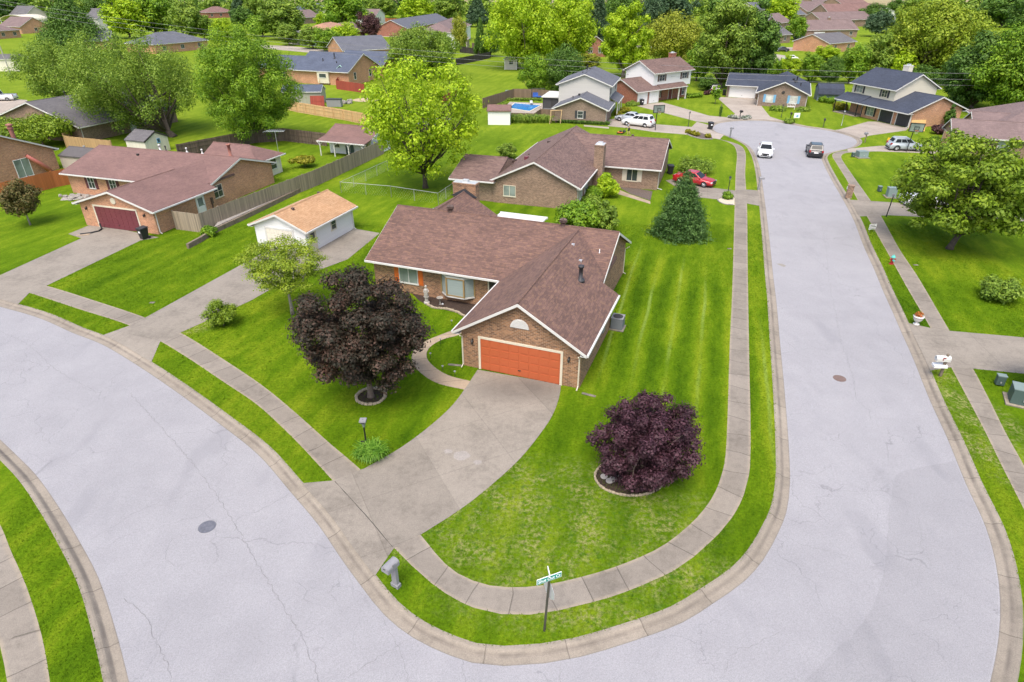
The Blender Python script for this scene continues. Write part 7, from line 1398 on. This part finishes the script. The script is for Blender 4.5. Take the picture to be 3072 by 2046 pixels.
FT = [
 ('dark green tree filling the gap left of the deep green edge tree', 2285, 232, 118, 2235, 2335, 'dark', 'round'),
 ('lime green tree peeking above the left shoulder of the big bright maple', 520, 106, 40, 492, 552, 'lime', 'round'),
 ('soft green tree between the blue-grey hip roof and the willow', 470, 90, 30, 448, 500, 'soft', 'round'),
 ('mid green tree on the far lawn below the maroon roof at the top left', 605, 84, 28, 575, 640, 'maple', 'round'),
 ('dark tree behind the far lawn below the maroon roof at the top left', 560, 62, 14, 536, 590, 'dark', 'round'),
 ('soft green tree at the left end of the low cream ranch house', 665, 104, 54, 640, 696, 'soft', 'round'),
 ('green tree over the right end of the low cream ranch house', 758, 118, 64, 726, 790, 'maple', 'spread'),
 ('large soft green tree behind the tan brick mauve-roofed house', 640, 52, -16, 612, 690, 'soft', 'round'),
 ('mid green tree at the back of the far lawn left of the purple-leaved tree', 905, 74, 44, 893, 918, 'soft', 'round'),
 ('green tree filling the gap behind the round mid-green tree', 1012, 124, 70, 990, 1040, 'soft', 'round'),
 ('dark tree between the raised deck house and the lime group', 1128, 130, 66, 1108, 1150, 'dark', 'round'),
 ('dark round tree above the pale flat far field edge on the left', 225, 40, -12, 205, 246, 'dark', 'round'),
 ('pale yellow tree beside the small navy shed roof lines at the top centre', 1060, 118, 32, 1085, 1120, 'yellow', 'round'),
 ('dark flowering evergreen beside the lime group', 1105, 128, 40, 1090, 1122, 'dark', 'cone'),
 ('dark purple-leaved tree beside the white gable', 853, 92, 26, 828, 880, 'plum', 'round'),
 ('flat-topped bright tree left of the orange roofed house', 795, 112, 50, 742, 812, 'lime', 'spread'),
 ('green orchard tree left of the flat-topped bright tree', 720, 112, 56, 690, 752, 'soft', 'spread'),
 ('willow-like pale green tree above the big bright maple', 655, 92, 0, 600, 705, 'soft', 'round'),
 ('weeping pale willow left of the big bright maple', 440, 92, -4, 405, 482, 'soft', 'tall'),
 ('large deep green tree behind the navy roofs on the left', 360, 84, -22, 318, 418, 'maple', 'round'),
 ('lime tree with pointed top behind the grey gabled house', 300, 88, -14, 255, 350, 'lime', 'round'),
 ('row conifer right of the grey gabled house', 262, 44, -16, 242, 284, 'dark', 'cone'),
 ('row conifer left of the pointed lime tree', 285, 46, -14, 268, 306, 'dark', 'cone'),
 ('low green mound at the left of the grey gabled house', 245, 102, 72, 222, 290, 'soft', 'spread'),
 ('dark tree behind the carport at the upper left corner', 30, 38, -22, -10, 70, 'dark', 'round'),
 ('dark tree between carport and broad cone tree', 88, 38, -24, 60, 125, 'dark', 'round'),
 ('second dark tree at the top left corner', -10, 50, -16, -40, 24, 'dark', 'round'),
 ('tall dark spruce beside the maroon roof at the top left', 555, 50, -14, 532, 580, 'bluegreen', 'cone'),
 ('grey-green tree behind the dark top left spruce', 590, 50, -16, 568, 622, 'soft', 'round'),
 ('big dark green tree at the top centre left', 800, 72, -22, 752, 860, 'maple', 'round'),
 ('round green tree right of the cream gable roofs', 748, 62, 26, 728, 775, 'lime', 'round'),
 ('green tree behind the purple-leaved tree', 880, 42, -20, 850, 915, 'soft', 'round'),
 ('lime green tree in front of the far lawn fence', 960, 58, -16, 922, 1005, 'lime', 'round'),
 ('grey-green tree above the blue-grey roofs', 1035, 52, -18, 998, 1075, 'soft', 'round'),
 ('dark blue-green pine at the right of the blue-grey roofs', 1098, 62, -16, 1072, 1128, 'bluegreen', 'cone'),
 ('pale tree on the far lawn beside the white road', 922, 78, 48, 912, 932, 'lime', 'tall'),
 ('olive bush-like tree between the small brick house and round tree', 1340, 160, 122, 1315, 1392, 'yellow', 'spread'),
 ('dark tree between the stacked lime tree and ragged tree', 1490, 92, -10, 1462, 1524, 'bluegreen', 'round'),
 ('blue-green tree at the top behind the ragged golden tree', 1545, 70, -20, 1500, 1600, 'bluegreen', 'round'),
 ('dark tree at the top behind the small brick house', 1420, 62, -22, 1385, 1455, 'dark', 'round'),
 ('pale lime tree beyond the tall dark tree near the far roofs', 1792, 56, -12, 1758, 1834, 'lime', 'round'),
 ('solitary round bright green tree on a dark trunk by the grey pickup', 1826, 92, 32, 1804, 1852, 'maple', 'round'),
 ('dark rounded tree beside the far maroon roofs, left of two', 2002, 58, 6, 1972, 2034, 'dark', 'round'),
 ('grey-green rounded tree in front of the dark rounded tree', 2012, 84, 24, 1986, 2046, 'bluegreen', 'round'),
 ('dark tree on the field edge at the top right', 2058, 36, -4, 2036, 2082, 'dark', 'round'),
 ('pale green tree at the top right of the field', 2090, 66, -8, 2060, 2128, 'soft', 'round'),
 ('dark wood crown at the top right corner', 2300, 62, -24, 2235, 2360, 'dark', 'round'),
 ('very dark tree at the extreme top right', 2350, 80, -22, 2320, 2400, 'dark', 'round'),
 ('small tree on the field edge at the top', 1890, 14, -8, 1878, 1902, 'dark', 'round'),
 ('light green tree on the left end of the row behind the navy sheds', 1762, 188, 126, 1738, 1792, 'maple', 'round'),
 ('first mid-green tree of the row left of the navy house', 1808, 186, 124, 1782, 1838, 'lime', 'round'),
 ('second darker tree of the row left of the navy house', 1858, 188, 118, 1828, 1890, 'maple', 'round'),
 ('dark gap tree behind the blue-grey shed', 1905, 196, 128, 1880, 1932, 'dark', 'round'),
 ('leafy tree behind the left end of the navy upper roof', 1950, 192, 98, 1918, 1985, 'maple', 'round'),
 ('tall tree directly behind the navy house chimney', 2008, 190, 72, 1972, 2048, 'soft', 'round'),
 ('lime shrub-tree above the far grey roof on the right', 1900, 138, 104, 1872, 1930, 'lime', 'spread'),
 ('dark understorey tree right of the navy house', 2195, 236, 168, 2165, 2228, 'dark', 'round'),
 ('shadowy tree behind the navy house gable', 2110, 206, 148, 2080, 2150, 'dark', 'round'),
 ('brownish half-bare tree in the middle of the right wood', 2105, 190, 96, 2070, 2150, 'bronze', 'round'),
 ('dark tree behind the white house, left flank of the huge olive tree', 1600, 186, 96, 1570, 1632, 'maple', 'round'),
 ('deep green tree beside the blue roofed house', 1722, 198, 128, 1692, 1752, 'dark', 'round'),
 ('low green tree behind the hedge at the white house corner', 1625, 208, 172, 1605, 1650, 'dark', 'round'),
 ('tree with hanging branches entering at the right edge by the front transformer', 2398, 905, 722, 2335, 2460, 'olive', 'round'),
 ('leafy tree behind the left neighbour at the far left', 10, 330, 268, -40, 30, 'soft', 'round'),
]
for f in FT: far_tree(*f)
# an unbroken wood along the skyline: one mass
def wood_mass(name, spots, kind, seed):
    rg = random.Random(seed); cl = []
    for px, py, top, wd in spots:
        b = P(px, py); h = HT(b, px, top); r = WPX(b, wd)
        for _ in range(26):
            a = rg.uniform(0, 6.28); q = rg.uniform(.1, .95); z = rg.uniform(.12, 1); k = math.sin(math.acos(max(-1, min(1, z * 1.6 - .7))))
            cl.append((b.x + math.cos(a) * q * r * k, b.y + math.sin(a) * q * r * k, h * z * .92, r * rg.uniform(.22, .36)))
    me = leaf_mesh(name, cl, 26000, 1.1, seed, .5, 1, .6); me.materials.append(LEAF[kind]); o = bpy.data.objects.new(name, me); COL.objects.link(o); o['kind'] = 'stuff'; return o
wood_mass('distant_wood', [(x, 30 + (i * 7) % 11, -10 + (i * 5) % 14, 30) for i, x in enumerate(range(-30, 1760, 44))], 'soft', 77)
wood_mass('distant_wood', [(x, 26 + (i * 5) % 13, -16 + (i * 7) % 12, 34) for i, x in enumerate(range(-20, 1780, 66))], 'dark', 78)
wood_mass('distant_wood', [(x, 44 + (i * 5) % 13, -6 + (i * 7) % 12, 34) for i, x in enumerate(range(2110, 2420, 40))], 'soft', 79)
# ------------------------------------------------------------------ far houses
def far_house(label, x0, y0, x1, y1, depth, ze, zr, wall, roof, axis='x', win=2, door=None, name='house', trim=WHITE, gar=None, hipped=False, chim=None):
    a = P(x0, y0); b = P(x1, y1); w = (b - a).length; H = House(name, label, 'house', a, math.degrees(math.atan2(b.y - a.y, b.x - a.x)), 'houses beyond the tree belt')
    (H.hip if hipped else H.gable)(0, w, 0, depth, ze, zr, axis, wall, roof, trim, .45)
    for k in range(win):
        x = w * (k + .5) / win
        if gar and abs(x - gar) < 3.6: continue
        H.window('f', x, 0, ze * .32, 1.4, ze * .45, WHITE, GLASS, None, 2, 1)
    if gar: H.garage('f', gar, 0, 4.8, min(2.2, ze - .35), GARW, WHITE, 4, 6)
    if chim: H.chimney(w * chim, w * chim + 1.0, depth * .5 - .4, depth * .5 + .4, 2, zr + .9, wall, 'box')
    return H
far_house('brown hipped brick house at the upper left edge', -30, 92, 50, 86, 13, 3.0, 5.6, BR_ORANGE, SH_MAUVE, hipped=True, win=3).finish()
far_house('brick gable house with white bargeboard under the carport, upper left', 52, 78, 118, 74, 16, 2.9, 6.6, BR_ORANGE, SH_MAUVE, 'y', win=1).finish()
far_house('pale gabled house behind the upper left brick gable', 66, 52, 112, 50, 18, 4.0, 8.5, PANEL_T, SH_GREY, 'y', win=0).finish()
far_house('pale grey house with tall gable right of the broad cone tree', 232, 70, 273, 68, 14, 5.2, 8.6, SID_G, SH_GREY, 'y', win=1).finish()
far_house('grey roofed wing beside the tall pale gable', 196, 66, 234, 66, 14, 3.6, 9.0, SID_G, SH_GREY, 'x', win=2, hipped=True).finish()
far_house('long blue-grey roofed house behind the wide spreading tree', 172, 116, 262, 113, 11, 2.8, 5.6, BR_ORANGE, SH_SLATE, 'x', win=3).finish()
far_house('blue-grey hip roofed house left of the big bright maple', 360, 124, 480, 112, 14, 2.8, 5.8, BR_ORANGE, SH_SLATE, 'x', win=3, hipped=True).finish()
far_house('maroon roofed brick house at the top left', 478, 42, 540, 40, 14, 3.4, 6.6, BR_RED, SH_RED, 'x', win=3, hipped=True).finish()
far_house('mauve roof glimpsed right of the top left spruce', 572, 46, 612, 44, 12, 3.0, 6.5, BR_TAN, SH_MAUVE, 'x', win=2).finish()
far_house('tan brick house with mauve roof near the cream gable', 686, 56, 738, 52, 14, 3.2, 6.8, BR_TAN, SH_MAUVE, 'x', win=2).finish()
far_house('cream gable house at the top left centre', 714, 38, 760, 36, 18, 4, 8.0, PANEL_C, SH_BLUE, 'y', win=0).finish()
far_house('low cream ranch house behind the orchard trees', 664, 100, 770, 108, 8, 2.6, 4.2, PANEL_T, SH_GREY, 'x', win=4).finish()
H = far_house('pale blue two-storey house with orange roof left of the purple-leaved tree', 770, 106, 812, 95, 12, 5.2, 7.2, SID_B, SH_ORANGE, 'x', win=0, hipped=True); H.window('f', 3, 0, 3.4, 1.0, 1.4, WHITE, GLASS); H.window('f', 7, 0, 3.4, 1.0, 1.4, WHITE, GLASS); H.garage('f', 8, 0, 4, 2.2, GARW, WHITE); H.finish()
far_house('maroon low house between the blue house and the purple-leaved tree', 806, 96, 836, 92, 9, 3.4, 6.6, BR_RED, SH_MAUVE, 'x', win=1).finish()
far_house('small white gable beside the orange far fence', 866, 56, 886, 52, 14, 4.5, 7.4, SID_W, SH_MAUVE, 'y', win=1).finish()
far_house('red brick house with blue-grey roofs beyond the round tree', 936, 84, 1034, 62, 14, 3.2, 6.4, BR_RED, SH_SLATE, 'x', win=3).finish()
H = far_house('white house with maroon roof and raised timber deck', 1046, 112, 1082, 88, 13, 5.2, 8.0, SID_W, SH_MAUVE, 'x', win=2, hipped=True)
t = MB(); t.box(2, 9, -4, -.05, 2.4, 2.6)
for x in (2.1, 5.5, 8.9):
    t.box(x - .1, x + .1, -4, -3.8, 0, 3.5)
t.box(2, 9, -4.0, -3.9, 3.4, 3.5)
for k in range(15): t.box(2.1 + k * .48, 2.16 + k * .48, -3.98, -3.92, 2.6, 3.4)
t.extr([(9, -3.8, 2.5), (12, -3.8, .1), (12, -3.8, .4), (9, -3.8, 2.8)], (0, 1.4, 0)); t.build('deck', PANEL_T, H.o); H.finish()
far_house('large slate roofed house directly behind the blue roofed brick house', 792, 142, 900, 136, 16, 3.0, 6.2, BR_ORANGE, SH_SLATE, 'x', win=3).finish()
far_house('small red brick gable house framed by lime trees', 1345, 131, 1391, 131, 15, 3.6, 6.0, BR_RED, SH_MAUVE, 'y', win=2).finish()
far_house('tan ranch house with brown garage and pale door on the far street', 1764, 102, 1815, 98, 12, 3.0, 6.0, BR_TAN, SH_GREY, 'x', win=2, gar=4).finish()
far_house('navy gable house behind the tan far ranch house', 1745, 82, 1785, 76, 16, 3.2, 7.4, BR_TAN, SH_SLATE, 'y', win=1).finish()
far_house('mauve roofed house left of the solitary round tree', 1770, 72, 1815, 66, 14, 3.2, 7.0, BR_TAN, SH_MAUVE, 'x', win=2).finish()
far_house('brick ranch house with big chimney on the far right street', 1852, 88, 1968, 86, 13, 3.1, 6.6, BR_TAN, SH_MAUVE, 'x', win=4, gar=6, chim=.55).finish()
far_house('long mauve roof behind the far brick ranch house', 1884, 64, 2004, 60, 14, 3.4, 7.0, BR_TAN, SH_MAUVE, 'x', win=4).finish()
H = far_house('far house with white gable porch and dark red roof', 1905, 48, 2030, 46, 20, 3.6, 9.0, BR_TAN, SH_RED, 'x', win=6); H.gable(26, 46, -4, 8, 3.8, 7.8, 'y', SID_W, SH_RED, WHITE); H.finish()
far_house('far maroon roofed house with white columns on the field edge', 1852, 42, 1912, 38, 20, 4.0, 9.5, BR_TAN, SH_MAUVE, 'x', win=4).finish()
far_house('farthest mauve roof above the white columned house', 1880, 24, 1940, 22, 26, 4.5, 10, BR_TAN, SH_MAUVE, 'x', win=3).finish()
far_house('farthest red-brown roofs at the right end of the field', 1940, 30, 2000, 28, 26, 4.5, 10.5, BR_TAN, SH_RED, 'x', win=3).finish()
far_house('farthest brown roof left of the white columned house', 1822, 32, 1864, 28, 22, 4.5, 9.5, BR_TAN, SH_MAUVE, 'x', win=3).finish()
far_house('slate roof glimpsed left of the field houses', 1746, 38, 1782, 36, 22, 4.0, 8.5, PANEL_T, SH_SLATE, 'x', win=2).finish()
far_house('grey roofed brick house in front of the far street on the right', 1902, 122, 1962, 116, 13, 2.9, 5.4, BR_ORANGE, SH_GREY, 'x', win=2).finish()
far_house('blue-grey roof between the pale lime tree and far white gable', 1800, 48, 1850, 46, 16, 3.2, 7.0, BR_TAN, SH_SLATE, 'x', win=3).finish()
b = P(36, 62); o = thing('carport', 'cream metal carport with rounded roof at the upper left', 'carport', b, R(-8)); t = MB(); n = 10; pr = [(-8 * math.cos(math.pi * k / n), 3.2 + 2.4 * math.sin(math.pi * k / n)) for k in range(n + 1)]
t.extr([(x, 0, z) for x, z in pr] + [(x * .98, 0, z - .12) for x, z in pr[::-1]], (0, 14, 0)); t.build('roof', paint('carport_cream', (.60, .56, .44), .6, .06), o)
for x in (-7.6, 7.6):
    for y in (.2, 7, 13.8): MB().box(x - .1, x + .1, y - .1, y + .1, 0, 3.3).build('post', WHITE, o)
b = P(24, 163); H = House('garden_shed', 'pale yellow shed behind the leaning utility pole', 'shed', P(-12, 164), 4); H.gable(0, 6.4, 0, 5, 3.0, 3.9, 'x', PANEL_C, SH_GREY, WHITE, .2, .15); H.finish()
o = thing('stop_sign', 'small red stop sign on the far right street', 'stop sign', P(1776, 117)); MB().tube([(0, 0, 0), (0, 0, 3.0)], .06, 6).build('post', METAL, o); t = MB(); t.extr([(.55 * math.cos(math.pi / 8 + math.pi * k / 4), -.04, 3.3 + .55 * math.sin(math.pi / 8 + math.pi * k / 4)) for k in range(8)], (0, -.03, 0)); pl = t.build('sign_plate', RED, o); text_mesh('STOP', .36, SIGN_W, Matrix.Translation((0, -.075, 3.3)) @ Matrix.Rotation(R(90), 4, 'X'), pl)
o = thing('satellite_dish', 'grey satellite dish on a pole beside the white two-storey house', 'satellite dish', P(1436, 178)); MB().tube([(0, 0, 0), (0, 0, 3.2)], .05, 6).build('mast', METAL, o); t = MB(); t.lathe([(.05, 0), (.4, .06), (.7, .2), (.68, .22), (.35, .09), (.001, .03)], 16); t.xf(Matrix.Translation((0, 0, 3.4)) @ Matrix.Rotation(R(70), 4, 'X')).build('dish', GREY, o)
